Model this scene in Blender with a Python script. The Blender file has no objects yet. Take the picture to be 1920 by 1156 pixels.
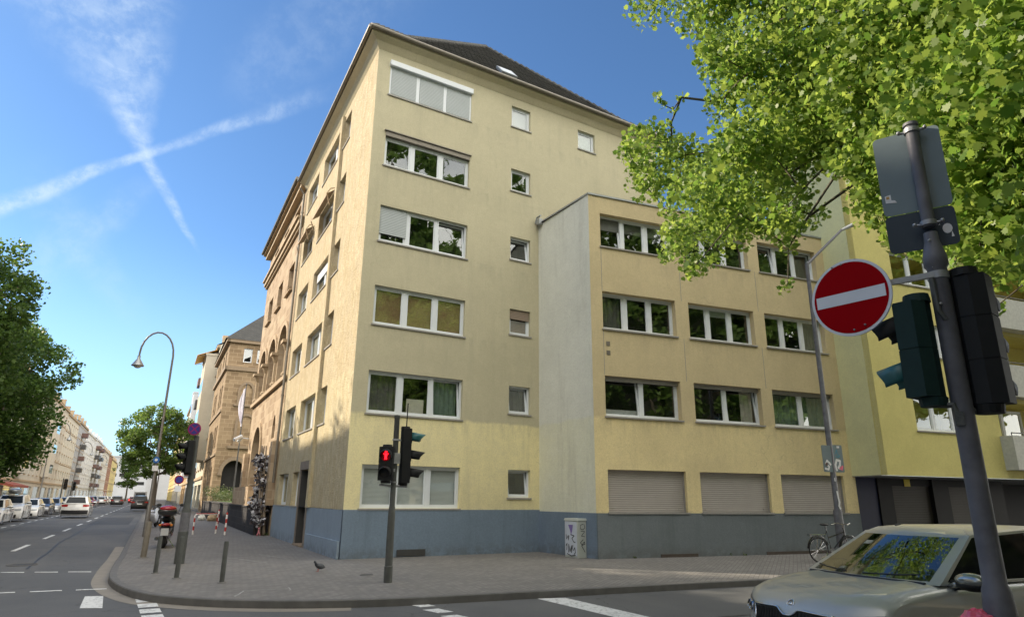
import bpy, bmesh, math, random
import numpy as np
from mathutils import Vector, Matrix
R = math.radians
C = bpy.context.scene.collection
sc = bpy.context.scene
# ------------------------------------------------------------ camera
cam = bpy.data.cameras.new('camera'); co = bpy.data.objects.new('camera', cam); C.objects.link(co); sc.camera = co
YAW, PITCH, ROLL = R(31.24849), R(16.31825), R(0.53761)
fv = Vector((math.sin(YAW)*math.cos(PITCH), math.cos(YAW)*math.cos(PITCH), math.sin(PITCH)))
r0 = Vector((math.cos(YAW), -math.sin(YAW), 0)); u0 = r0.cross(fv)
rv = r0*math.cos(ROLL)+u0*math.sin(ROLL); uv = -r0*math.sin(ROLL)+u0*math.cos(ROLL)
co.matrix_world = Matrix(((rv.x, uv.x, -fv.x, -5.803), (rv.y, uv.y, -fv.y, -18.431), (rv.z, uv.z, -fv.z, 1.6), (0, 0, 0, 1)))
cam.sensor_width = 36; cam.lens = 36*1220.08/1920; cam.clip_start = 0.05; cam.clip_end = 6000
# ------------------------------------------------------------ sun, sky, exposure
SUN_A, SUN_E = 46, 28.5          # azimuth from -x towards +y, elevation
sd = Vector((-math.cos(R(SUN_A))*math.cos(R(SUN_E)), math.sin(R(SUN_A))*math.cos(R(SUN_E)), math.sin(R(SUN_E))))
sl = bpy.data.lights.new('sun', 'SUN'); sl.energy = 3.2; sl.angle = R(0.55); sl.color = (1.0, .86, .66)
so = bpy.data.objects.new('sun', sl); C.objects.link(so); so.rotation_euler = sd.to_track_quat('Z', 'Y').to_euler()
sc.view_settings.view_transform = 'Standard'; sc.view_settings.look = 'None'; sc.view_settings.gamma = 1
sc.view_settings.exposure = 1.35
w = bpy.data.worlds.new("World"); sc.world = w; w.use_nodes = True
nt = w.node_tree; nt.nodes.clear()
def N(nt, t, **k):
    n = nt.nodes.new(t)
    for a, b in k.items(): setattr(n, a, b)
    return n
def math_(nt, op, a, b=None, c=None, clamp=False):
    n = N(nt, 'ShaderNodeMath', operation=op); n.use_clamp = clamp
    for i, v in enumerate((a, b, c)):
        if v is None: continue
        if isinstance(v, (int, float)): n.inputs[i].default_value = v
        else: nt.links.new(v, n.inputs[i])
    return n.outputs[0]
def vdot(nt, a, v):
    n = N(nt, 'ShaderNodeVectorMath', operation='DOT_PRODUCT'); nt.links.new(a, n.inputs[0]); n.inputs[1].default_value = v
    return n.outputs['Value']
def ramp(nt, x, a, b, lo=0., hi=1.):
    n = N(nt, 'ShaderNodeMapRange'); n.interpolation_type = 'SMOOTHSTEP'
    nt.links.new(x, n.inputs[0]); n.inputs[1].default_value = a; n.inputs[2].default_value = b
    n.inputs[3].default_value = lo; n.inputs[4].default_value = hi
    return n.outputs[0]
sky = N(nt, 'ShaderNodeTexSky', sky_type='NISHITA'); sky.sun_disc = False; sky.sun_elevation = R(SUN_E)
sky.sun_rotation = math.atan2(sd.x, sd.y); sky.air_density = 1.0; sky.dust_density = .25; sky.ozone_density = 2.5
hs = N(nt, 'ShaderNodeHueSaturation'); hs.inputs['Saturation'].default_value = 1.0; hs.inputs['Value'].default_value = 1.0
tint = N(nt, 'ShaderNodeMix', data_type='RGBA', blend_type='MULTIPLY'); tint.inputs[0].default_value = 1; nt.links.new(sky.outputs[0], tint.inputs[6]); tint.inputs[7].default_value = (.62, .81, .97, 1)
nt.links.new(tint.outputs[2], hs.inputs['Color'])
tc = N(nt, 'ShaderNodeTexCoord').outputs['Generated']
def sepz_(nt, c):
    n = N(nt, 'ShaderNodeSeparateXYZ'); nt.links.new(c, n.inputs[0]); return n.outputs[2]
def pxdir(x, y):                     # a direction in the sky, measured on the photograph
    return (fv*1220.08+rv*(x-960)-uv*(y-578)).normalized()
def noise(nt, vec, scale, detail=3, rough=.5, dim='3D', mapping=None):
    if mapping:
        m = N(nt, 'ShaderNodeMapping'); nt.links.new(vec, m.inputs[0]); m.inputs['Scale'].default_value = mapping; vec = m.outputs[0]
    n = N(nt, 'ShaderNodeTexNoise'); nt.links.new(vec, n.inputs['Vector']); n.inputs['Scale'].default_value = scale
    n.inputs['Detail'].default_value = detail; n.inputs['Roughness'].default_value = rough
    return n.outputs['Fac']
def combine(nt, a, b, c=0.):
    n = N(nt, 'ShaderNodeCombineXYZ')
    for i, v in enumerate((a, b, c)):
        if isinstance(v, (int, float)): n.inputs[i].default_value = v
        else: nt.links.new(v, n.inputs[i])
    return n.outputs[0]
def trail(p, q, w0, w1, strength, warp, fib, fade, seed, side=0., rlo=.32):
    a, b = pxdir(*p), pxdir(*q); nn = a.cross(b).normalized(); tt = (b-a).normalized(); m = tt.dot(a); M = tt.dot(b)
    d = vdot(nt, tc, nn); s = vdot(nt, tc, tt)
    t = math_(nt, 'DIVIDE', math_(nt, 'SUBTRACT', s, m), M-m)
    st = combine(nt, math_(nt, 'MULTIPLY', s, 1.), math_(nt, 'MULTIPLY', d, 1.), seed)
    wn = math_(nt, 'MULTIPLY', math_(nt, 'SUBTRACT', noise(nt, st, 11, 5, .6), .5), warp*1.6)
    d = math_(nt, 'ADD', d, wn)
    width = math_(nt, 'ADD', math_(nt, 'MULTIPLY', t, w1-w0), w0)
    width = math_(nt, 'MAXIMUM', width, .002)
    e = math_(nt, 'DIVIDE', math_(nt, 'ADD', d, math_(nt, 'MULTIPLY', width, side)), width)
    core = ramp(nt, math_(nt, 'ABSOLUTE', e), .15, 1., 1., 0.)
    # ribs across the trail, drawn out sideways
    rib = noise(nt, combine(nt, math_(nt, 'ADD', math_(nt, 'ADD', math_(nt, 'MULTIPLY', s, fib), math_(nt, 'MULTIPLY', d, fib*.75)), math_(nt, 'MULTIPLY', noise(nt, st, 7, 3), 5.)), math_(nt, 'MULTIPLY', d, fib*.22), seed+3), 1.0, 6, .62)
    rib = ramp(nt, rib, rlo, rlo+.36, .12, 1.)
    puff = ramp(nt, noise(nt, st, 26, 6, .68), .36, .66, .25, 1.); rib = math_(nt, 'MULTIPLY', math_(nt, 'ADD', math_(nt, 'MULTIPLY', rib, .6), .4), puff)
    ends = math_(nt, 'MULTIPLY', ramp(nt, t, fade[0], fade[1]), ramp(nt, t, fade[2], fade[3], 1., 0.))
    return math_(nt, 'MULTIPLY', math_(nt, 'MULTIPLY', core, rib), math_(nt, 'MULTIPLY', ends, strength))
tr = [trail((375, 475), (268, 285), .005, .013, .62, .009, 60, (-.05, .35, 1.2, 1.9), 1.),
      trail((268, 285), (180, 110), .010, .082, .66, .03, 46, (-.25, .1, 2.2, 3.2), 4.5, -.35, .42),
      trail((270, 290), (-40, 400), .008, .018, .58, .012, 55, (-.25, .1, 2., 3.), 8., 0., .18),
      trail((250, 297), (640, 165), .009, .020, .38, .014, 50, (-.1, .05, .45, 1.1), 12., 0., .2),
      trail((300, 330), (30, 540), .02, .05, .22, .02, 24, (-.1, .3, 1., 1.7), 15.),
      trail((60, 330), (230, 560), .05, .03, .16, .02, 18, (-.2, .3, .8, 1.4), 17.),
      trail((450, 180), (640, 0), .05, .08, .12, .03, 14, (-.2, .3, 1.4, 2.2), 21., 0., .2)]
cov = tr[0]
for x in tr[1:]: cov = math_(nt, 'SUBTRACT', math_(nt, 'ADD', cov, x), math_(nt, 'MULTIPLY', cov, x), clamp=True)
hz = N(nt, 'ShaderNodeMix', data_type='RGBA'); nt.links.new(ramp(nt, sepz_(nt, tc), .0, .36, .6, 0.), hz.inputs[0]); nt.links.new(hs.outputs[0], hz.inputs[6]); hz.inputs[7].default_value = (3.9, 6.0, 8.0, 1)
mx = N(nt, 'ShaderNodeMix', data_type='RGBA'); nt.links.new(cov, mx.inputs[0]); nt.links.new(hz.outputs[2], mx.inputs[6])
mx.inputs[7].default_value = (4.4, 5.2, 6.0, 1)
# unseen bright cloud bank added behind the viewer to fill the shaded fronts
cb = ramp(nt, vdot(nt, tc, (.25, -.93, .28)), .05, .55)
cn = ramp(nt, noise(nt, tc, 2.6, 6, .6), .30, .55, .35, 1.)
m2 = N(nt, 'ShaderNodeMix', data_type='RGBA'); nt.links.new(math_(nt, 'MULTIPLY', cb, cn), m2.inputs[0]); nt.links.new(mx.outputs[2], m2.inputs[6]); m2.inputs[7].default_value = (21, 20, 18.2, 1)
bg = N(nt, 'ShaderNodeBackground'); bg.inputs[1].default_value = 0.075
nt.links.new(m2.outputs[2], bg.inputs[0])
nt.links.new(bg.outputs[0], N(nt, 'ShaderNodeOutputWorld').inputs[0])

# ------------------------------------------------------------ materials
MATS = {}
def newmat(name):
    m = bpy.data.materials.new(name); m.use_nodes = True; MATS[name] = m
    nt = m.node_tree; b = nt.nodes['Principled BSDF']
    return m, nt, b
def mixc(nt, f, a, b):
    n = N(nt, 'ShaderNodeMix', data_type='RGBA')
    if isinstance(f, (int, float)): n.inputs[0].default_value = f
    else: nt.links.new(f, n.inputs[0])
    for i, v in ((6, a), (7, b)):
        if isinstance(v, tuple): n.inputs[i].default_value = (*v[:3], 1)
        else: nt.links.new(v, n.inputs[i])
    return n.outputs[2]
def bump(nt, b, h, strength=.3, dist=.02):
    n = N(nt, 'ShaderNodeBump'); n.inputs['Strength'].default_value = strength; n.inputs['Distance'].default_value = dist
    nt.links.new(h, n.inputs['Height']); nt.links.new(n.outputs[0], b.inputs['Normal'])
def objc(nt): return N(nt, 'ShaderNodeTexCoord').outputs['Object']
def plain(name, col, rough=.6, metal=0., var=.12, scale=6., spec=.5, bmp=0., coat=0.):
    m, nt, b = newmat(name); c = objc(nt)
    f = noise(nt, c, scale, 4)
    d = tuple(v*(1-var) for v in col); l = tuple(min(1, v*(1+var)) for v in col)
    nt.links.new(mixc(nt, f, d, l), b.inputs['Base Color'])
    b.inputs['Roughness'].default_value = rough; b.inputs['Metallic'].default_value = metal; b.inputs['Specular IOR Level'].default_value = spec
    if coat: b.inputs['Coat Weight'].default_value = coat; b.inputs['Coat Roughness'].default_value = .04
    if bmp: bump(nt, b, noise(nt, c, scale*12, 3), bmp, .01)
    return m
def sepz(nt, c):
    n = N(nt, 'ShaderNodeSeparateXYZ'); nt.links.new(c, n.inputs[0]); return n.outputs
def plaster(name, lo, hi, step=None, sills=False, bmp=.35, bscale=14., dirt=(.30, .28, .22), dirtamt=.35, graze_streak=False):
    """render coat: blotches, rain streaks, a tone step at height `step`: repaint, on the street wall a shadow edge"""
    m, nt, b = newmat(name); c = objc(nt); z = sepz(nt, c)[2]
    col = hi
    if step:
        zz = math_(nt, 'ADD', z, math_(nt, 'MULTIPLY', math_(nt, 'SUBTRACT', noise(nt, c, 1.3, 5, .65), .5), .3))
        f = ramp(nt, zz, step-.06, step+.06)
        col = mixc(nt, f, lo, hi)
    big = ramp(nt, noise(nt, c, .45, 5, .6), .38, .68)
    col = mixc(nt, math_(nt, 'MULTIPLY', big, .30), col, tuple(v*.76 for v in hi))
    rain = ramp(nt, noise(nt, c, 1.0, 5, .7, mapping=(2.2, 2.2, .22)), .48, .72)
    col = mixc(nt, math_(nt, 'MULTIPLY', rain, dirtamt*.55), col, dirt)
    patch = ramp(nt, noise(nt, c, 1.7, 6, .72), .50, .60); col = mixc(nt, math_(nt, 'MULTIPLY', patch, .16), col, tuple(min(1, v*1.2) for v in hi))
    splash = math_(nt, 'MULTIPLY', ramp(nt, z, .02, .42, 1., 0.), ramp(nt, noise(nt, c, 3.5, 5, .7), .36, .6)); col = mixc(nt, math_(nt, 'MULTIPLY', splash, .45), col, (.10, .095, .085))
    if sills:
        fz = math_(nt, 'FRACT', math_(nt, 'DIVIDE', math_(nt, 'ADD', z, -1.32), 2.665))
        under = math_(nt, 'MULTIPLY', ramp(nt, fz, .72, 1.0), ramp(nt, noise(nt, c, 2.4, 5, .7, mapping=(1.6, 1.6, .25)), .44, .66))
        col = mixc(nt, math_(nt, 'MULTIPLY', under, .28), col, dirt)
    vo = N(nt, 'ShaderNodeTexVoronoi'); vo.feature = 'DISTANCE_TO_EDGE'; vo.inputs['Scale'].default_value = .30; va = N(nt, 'ShaderNodeVectorMath', operation='ADD'); nt.links.new(c, va.inputs[0])
    nz = N(nt, 'ShaderNodeTexNoise'); nt.links.new(c, nz.inputs[0]); nz.inputs['Scale'].default_value = 1.6; nz.inputs['Detail'].default_value = 5; nt.links.new(nz.outputs['Color'], va.inputs[1]); nt.links.new(va.outputs[0], vo.inputs['Vector'])
    crk = math_(nt, 'MULTIPLY', ramp(nt, vo.outputs['Distance'], 0., .004, 1., 0.), ramp(nt, noise(nt, c, .5, 2), .5, .6)); col = mixc(nt, math_(nt, 'MULTIPLY', crk, .35), col, dirt)
    if graze_streak:  # light and dark streaks of grazing sun, mixed into the colour
        col = mixc(nt, math_(nt, 'MULTIPLY', ramp(nt, noise(nt, c, 3.2, 6, .72, mapping=(1, 1, .38)), .44, .60), .38), col, (.42, .32, .17))
        col = mixc(nt, math_(nt, 'MULTIPLY', ramp(nt, noise(nt, c, 7.5, 4, .7, mapping=(1, 1, .4)), .5, .66), .4), col, (.78, .68, .44))
    fine = noise(nt, c, 24, 4, .75)
    col = mixc(nt, math_(nt, 'MULTIPLY', ramp(nt, fine, .38, .66), .22), col, tuple(v*.55 for v in hi)); col = mixc(nt, math_(nt, 'MULTIPLY', ramp(nt, noise(nt, c, 5.5, 5, .7), .42, .66), .10), col, tuple(v*.6 for v in hi))
    nt.links.new(col, b.inputs['Base Color']); b.inputs['Roughness'].default_value = .93; b.inputs['Specular IOR Level'].default_value = .15
    h = math_(nt, 'ADD', noise(nt, c, bscale, 4, .7, mapping=(1, 1, .45) if graze_streak else None), math_(nt, 'MULTIPLY', noise(nt, c, bscale*6, 2), .35))
    bump(nt, b, h, bmp, .09 if graze_streak else .012)
    return m
def blocks(name, c1, c2, mortar, bw=.7, bh=.33, bmp=.5, off=.5, msize=.012, var=.5, scale=1.0, horiz=False, rough=.9):
    m, nt, b = newmat(name); c = objc(nt); s = sepz(nt, c)
    if horiz: v = combine(nt, s[0], s[1])
    else: v = combine(nt, math_(nt, 'ADD', s[0], s[1]), s[2])
    n = N(nt, 'ShaderNodeTexBrick'); nt.links.new(v, n.inputs['Vector']); n.offset = off
    n.inputs['Scale'].default_value = scale; n.inputs['Brick Width'].default_value = bw; n.inputs['Row Height'].default_value = bh
    n.inputs['Mortar Size'].default_value = msize; n.inputs['Color1'].default_value = (*c1, 1); n.inputs['Color2'].default_value = (*c2, 1); n.inputs['Mortar'].default_value = (*mortar, 1)
    n.inputs['Mortar Smooth'].default_value = .3
    g = noise(nt, c, 2.2, 5, .65)
    col = mixc(nt, math_(nt, 'MULTIPLY', ramp(nt, g, .35, .75), var), n.outputs['Color'], tuple(x*.55 for x in c1))
    f2 = noise(nt, c, 30, 3, .6)
    col = mixc(nt, math_(nt, 'MULTIPLY', f2, .25), col, tuple(x*.7 for x in c2))
    nt.links.new(col, b.inputs['Base Color']); b.inputs['Roughness'].default_value = rough; b.inputs['Specular IOR Level'].default_value = .2
    h = math_(nt, 'ADD', math_(nt, 'MULTIPLY', n.outputs['Fac'], -1.), math_(nt, 'MULTIPLY', g, .6))
    bump(nt, b, h, bmp, .015)
    return m
def glassy(name, tint=(.02, .025, .025), refl=.22, trans=.6, rough=.0):
    """pane: part mirror, part see-through, the rest dark"""
    m, nt, b = newmat(name); nt.nodes.remove(b); out = nt.nodes['Material Output']
    g = N(nt, 'ShaderNodeBsdfGlossy'); g.inputs['Roughness'].default_value = rough; g.inputs['Color'].default_value = (.9, .95, .95, 1)
    t = N(nt, 'ShaderNodeBsdfTransparent'); t.inputs[0].default_value = (trans, trans, trans*.97, 1)
    fr = N(nt, 'ShaderNodeLayerWeight'); fr.inputs[0].default_value = .5
    f = math_(nt, 'ADD', math_(nt, 'MULTIPLY', math_(nt, 'POWER', fr.outputs['Facing'], 4.), .9), refl, clamp=True)
    bn = N(nt, 'ShaderNodeBump'); bn.inputs['Strength'].default_value = .05; bn.inputs['Distance'].default_value = .05
    nt.links.new(noise(nt, objc(nt), 1.4, 2), bn.inputs['Height']); nt.links.new(bn.outputs[0], g.inputs['Normal'])
    ms = N(nt, 'ShaderNodeMixShader'); nt.links.new(f, ms.inputs[0]); nt.links.new(t.outputs[0], ms.inputs[1]); nt.links.new(g.outputs[0], ms.inputs[2])
    nt.links.new(ms.outputs[0], out.inputs[0])
    return m
def slats(name, col, pitch=.05, dark=.55, axis=2, rough=.6):
    m, nt, b = newmat(name); c = objc(nt); z = sepz(nt, c)[axis]
    fr = math_(nt, 'FRACT', math_(nt, 'DIVIDE', z, pitch))
    line = ramp(nt, fr, .0, .16, 0., 1.)
    g = noise(nt, c, 3, 4)
    base = mixc(nt, g, tuple(v*.85 for v in col), col)
    nt.links.new(mixc(nt, line, tuple(v*dark for v in col), base), b.inputs['Base Color']); b.inputs['Roughness'].default_value = rough
    h = math_(nt, 'SINE', math_(nt, 'MULTIPLY', fr, math.pi)); bump(nt, b, h, .6, .012)
    return m
def leafmat(name, c1, c2, trans=.45, rough=.45, spec=.5):
    m, nt, b = newmat(name); g = N(nt, 'ShaderNodeNewGeometry')
    n = N(nt, 'ShaderNodeValToRGB'); nt.links.new(g.outputs['Random Per Island'], n.inputs[0])
    n.color_ramp.elements[0].color = (*c1, 1); n.color_ramp.elements[1].color = (*c2, 1)
    nt.links.new(n.outputs[0], b.inputs['Base Color']); b.inputs['Roughness'].default_value = rough; b.inputs['Specular IOR Level'].default_value = spec
    t = N(nt, 'ShaderNodeBsdfTranslucent'); hs = N(nt, 'ShaderNodeHueSaturation'); hs.inputs['Hue'].default_value = .485; hs.inputs['Value'].default_value = 2.0; hs.inputs['Saturation'].default_value = 1.0
    nt.links.new(n.outputs[0], hs.inputs['Color']); nt.links.new(hs.outputs[0], t.inputs[0])
    ms = N(nt, 'ShaderNodeMixShader'); ms.inputs[0].default_value = trans
    nt.links.new(b.outputs[0], ms.inputs[1]); nt.links.new(t.outputs[0], ms.inputs[2]); nt.links.new(ms.outputs[0], nt.nodes['Material Output'].inputs[0])
    return m
def paint(name, col, rough=.28, flake=.0, coat=1.0, metal=0.):
    m, nt, b = newmat(name); c = objc(nt)
    f = noise(nt, c, 3, 5, .6); nt.links.new(mixc(nt, ramp(nt, f, .4, .8), col, tuple(v*.86+.02 for v in col)), b.inputs['Base Color'])
    b.inputs['Metallic'].default_value = metal; b.inputs['Roughness'].default_value = rough; b.inputs['Coat Weight'].default_value = coat; b.inputs['Coat Roughness'].default_value = .05
    return m
def glow(name, col, s):
    m, nt, b = newmat(name); b.inputs['Base Color'].default_value = (*col, 1); b.inputs['Emission Color'].default_value = (*col, 1); b.inputs['Emission Strength'].default_value = s
    return m

# ------------------------------------------------------------ mesh helpers
class MB:
    def __init__(s): s.v = []; s.f = []; s.m = []
    def face(s, pts, mi=0):
        n = len(s.v); s.v += [tuple(p) for p in pts]; s.f.append(tuple(range(n, n+len(pts)))); s.m.append(mi)
    def hexa(s, p, mi=0):      # p: 4 bottom, 4 top, counter-clockwise seen from above
        n = len(s.v); s.v += [tuple(q) for q in p]
        for f in ((3, 2, 1, 0), (4, 5, 6, 7), (0, 1, 5, 4), (1, 2, 6, 5), (2, 3, 7, 6), (3, 0, 4, 7)):
            s.f.append(tuple(n+i for i in f)); s.m.append(mi)
    def box(s, x0, x1, y0, y1, z0, z1, mi=0):
        s.hexa([(x0, y0, z0), (x1, y0, z0), (x1, y1, z0), (x0, y1, z0), (x0, y0, z1), (x1, y0, z1), (x1, y1, z1), (x0, y1, z1)], mi)
    def tube(s, pts, rad, n=10, mi=0, caps=True):
        pts = [Vector(p) for p in pts]; rs = rad if isinstance(rad, (list, tuple)) else [rad]*len(pts)
        base = len(s.v); prev = None
        for i, p in enumerate(pts):
            t = (pts[min(i+1, len(pts)-1)]-pts[max(i-1, 0)]).normalized()
            if prev is None: a = t.cross(Vector((0, 0, 1)) if abs(t.z) < .9 else Vector((1, 0, 0))).normalized()
            else: a = (prev-t*prev.dot(t)).normalized()
            prev = a; bb = t.cross(a)
            for k in range(n):
                an = 2*math.pi*k/n; s.v.append(tuple(p+(a*math.cos(an)+bb*math.sin(an))*rs[i]))
        for i in range(len(pts)-1):
            for k in range(n):
                q = base+i*n; s.f.append((q+k, q+(k+1) % n, q+n+(k+1) % n, q+n+k)); s.m.append(mi)
        if caps:
            s.f.append(tuple(base+k for k in range(n-1, -1, -1))); s.m.append(mi)
            q = base+(len(pts)-1)*n; s.f.append(tuple(q+k for k in range(n))); s.m.append(mi)
    def ring(s, c, ax, r, w, n=24, rr=8, mi=0):   # torus
        c = Vector(c); ax = Vector(ax).normalized(); a = ax.orthogonal().normalized(); b = ax.cross(a); base = len(s.v)
        for i in range(n):
            t = 2*math.pi*i/n; d = a*math.cos(t)+b*math.sin(t)
            for j in range(rr):
                q = 2*math.pi*j/rr; s.v.append(tuple(c+d*(r+w*math.cos(q))+ax*w*math.sin(q)))
        for i in range(n):
            for j in range(rr):
                s.f.append((base+i*rr+j, base+((i+1) % n)*rr+j, base+((i+1) % n)*rr+(j+1) % rr, base+i*rr+(j+1) % rr)); s.m.append(mi)
    def disc(s, c, ax, r, th, n=24, mi=0, r2=None):
        c = Vector(c); ax = Vector(ax).normalized(); s.tube([c-ax*th/2, c+ax*th/2], [r, r if r2 is None else r2], n, mi)
    def lathe(s, c, prof, n=16, mi=0, ax=(0, 0, 1)):
        c = Vector(c); ax = Vector(ax).normalized(); s.tube([c+ax*z for _, z in prof], [max(r, .0005) for r, _ in prof], n, mi)
    def blob(s, c, r, n=10, seed=0, rough=.0, mi=0):
        rnd = random.Random(seed); c = Vector(c); r = Vector(r) if not isinstance(r, (int, float)) else Vector((r, r, r)); base = len(s.v); m = n//2+1
        for i in range(m+1):
            th = math.pi*i/m
            for j in range(n):
                ph = 2*math.pi*j/n; k = 1+rnd.uniform(-rough, rough)
                s.v.append((c.x+r.x*k*math.sin(th)*math.cos(ph), c.y+r.y*k*math.sin(th)*math.sin(ph), c.z+r.z*k*math.cos(th)))
        for i in range(m):
            for j in range(n):
                s.f.append((base+i*n+j, base+(i+1)*n+j, base+(i+1)*n+(j+1) % n, base+i*n+(j+1) % n)); s.m.append(mi)
    def build(s, name, mats, parent=None, smooth=False, bevel=0., loc=None, rotz=0., merge=False):
        me = bpy.data.meshes.new(name); me.from_pydata(s.v, [], s.f)
        if not isinstance(mats, (list, tuple)): mats = [mats]
        for m in mats: me.materials.append(MATS[m] if isinstance(m, str) else m)
        me.polygons.foreach_set('material_index', s.m)
        if smooth: me.polygons.foreach_set('use_smooth', [True]*len(s.f))
        me.update(); o = bpy.data.objects.new(name, me); C.objects.link(o)
        if merge:
            bm_ = bmesh.new(); bm_.from_mesh(me); bmesh.ops.remove_doubles(bm_, verts=bm_.verts, dist=1e-5); bmesh.ops.recalc_face_normals(bm_, faces=bm_.faces); bm_.to_mesh(me); bm_.free()
        if smooth == 'auto':
            md = o.modifiers.new('split', 'EDGE_SPLIT'); md.split_angle = R(38)
        if bevel: md = o.modifiers.new('bevel', 'BEVEL'); md.width = bevel; md.segments = 2; md.limit_method = 'ANGLE'
        if parent is not None: o.parent = parent
        if loc is not None: o.location = loc
        o.rotation_euler.z = rotz
        return o
def tag(o, label=None, cat=None, group=None, kind=None):
    for k, v in (('label', label), ('category', cat), ('group', group), ('kind', kind)):
        if v: o[k] = v
    return o
def thing(name, label, cat, loc=(0, 0, 0), rotz=0., group=None):
    o = bpy.data.objects.new(name, None); C.objects.link(o); o.location = loc; o.rotation_euler = (0, 0, rotz); o.empty_display_size = .2
    return tag(o, label, cat, group)
def struct(o): o['kind'] = 'structure'; return o
def dup(root, loc, rotz, label, parts=None):
    def cp(o, par):
        c = o.copy(); C.objects.link(c); c.parent = par
        for ch in list(o.children): cp(ch, c)
        return c
    r = cp(root, None); r.location = loc; r.rotation_euler = (0, 0, rotz); r['label'] = label
    return r
TH = R(3.43851); DL = Vector((math.sin(TH), math.cos(TH), 0)); NL = Vector((math.cos(TH), -math.sin(TH), 0))
def LP(s, off, z=0.): return DL*s+NL*off+Vector((0, 0, z))     # along / across the long street
LROT = math.atan2(DL.y, DL.x)                                   # heading of the long street
# facade frame: (origin, direction, outward normal)
class Fr:
    def __init__(s, P, d, n): s.P = Vector((P[0], P[1], 0)); s.d = Vector((d[0], d[1], 0)).normalized(); s.n = Vector((n[0], n[1], 0)).normalized()
    def p(s, a, z, o=0.): q = s.P+s.d*a+s.n*o; return (q.x, q.y, z)
    def box(s, mb, a0, a1, z0, z1, o0, o1, mi=0):
        lo, hi = (o0, o1)
        p = [s.p(a0, z0, hi), s.p(a1, z0, hi), s.p(a1, z0, lo), s.p(a0, z0, lo), s.p(a0, z1, hi), s.p(a1, z1, hi), s.p(a1, z1, lo), s.p(a0, z1, lo)]
        if s.d.cross(s.n).z > 0: p = [p[i] for i in (3, 2, 1, 0, 7, 6, 5, 4)]
        mb.hexa(p, mi)
def wall(mb, F, a0, a1, z0, z1, holes, depth=.22, back=.9, mi=0, mback=1):
    """a wall face with rectangular openings, their reveals and a dark room behind each"""
    As = sorted({a0, a1, *[h[0] for h in holes], *[h[1] for h in holes]}); Zs = sorted({z0, z1, *[h[2] for h in holes], *[h[3] for h in holes]})
    As = [a for a in As if a0 <= a <= a1]; Zs = [z for z in Zs if z0 <= z <= z1]
    for i in range(len(As)-1):
        for j in range(len(Zs)-1):
            ca, cz = (As[i]+As[i+1])/2, (Zs[j]+Zs[j+1])/2
            if any(h[0] < ca < h[1] and h[2] < cz < h[3] for h in holes): continue
            q = [F.p(As[i], Zs[j]), F.p(As[i+1], Zs[j]), F.p(As[i+1], Zs[j+1]), F.p(As[i], Zs[j+1])]
            if F.d.cross(F.n).z > 0: q.reverse()
            mb.face(q, mi)
    for h in holes:
        x0, x1, y0, y1 = h[:4]; D = -depth
        for q in ([(x0, y0), (x1, y0)], [(x1, y0), (x1, y1)], [(x1, y1), (x0, y1)], [(x0, y1), (x0, y0)]):
            (a, b), (c, d) = q
            mb.face([F.p(a, b), F.p(c, d), F.p(c, d, D), F.p(a, b, D)], mi)
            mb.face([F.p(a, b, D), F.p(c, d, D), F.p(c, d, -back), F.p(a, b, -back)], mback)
        mb.face([F.p(x0, y0, -back), F.p(x1, y0, -back), F.p(x1, y1, -back), F.p(x0, y1, -back)], mback)
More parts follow.
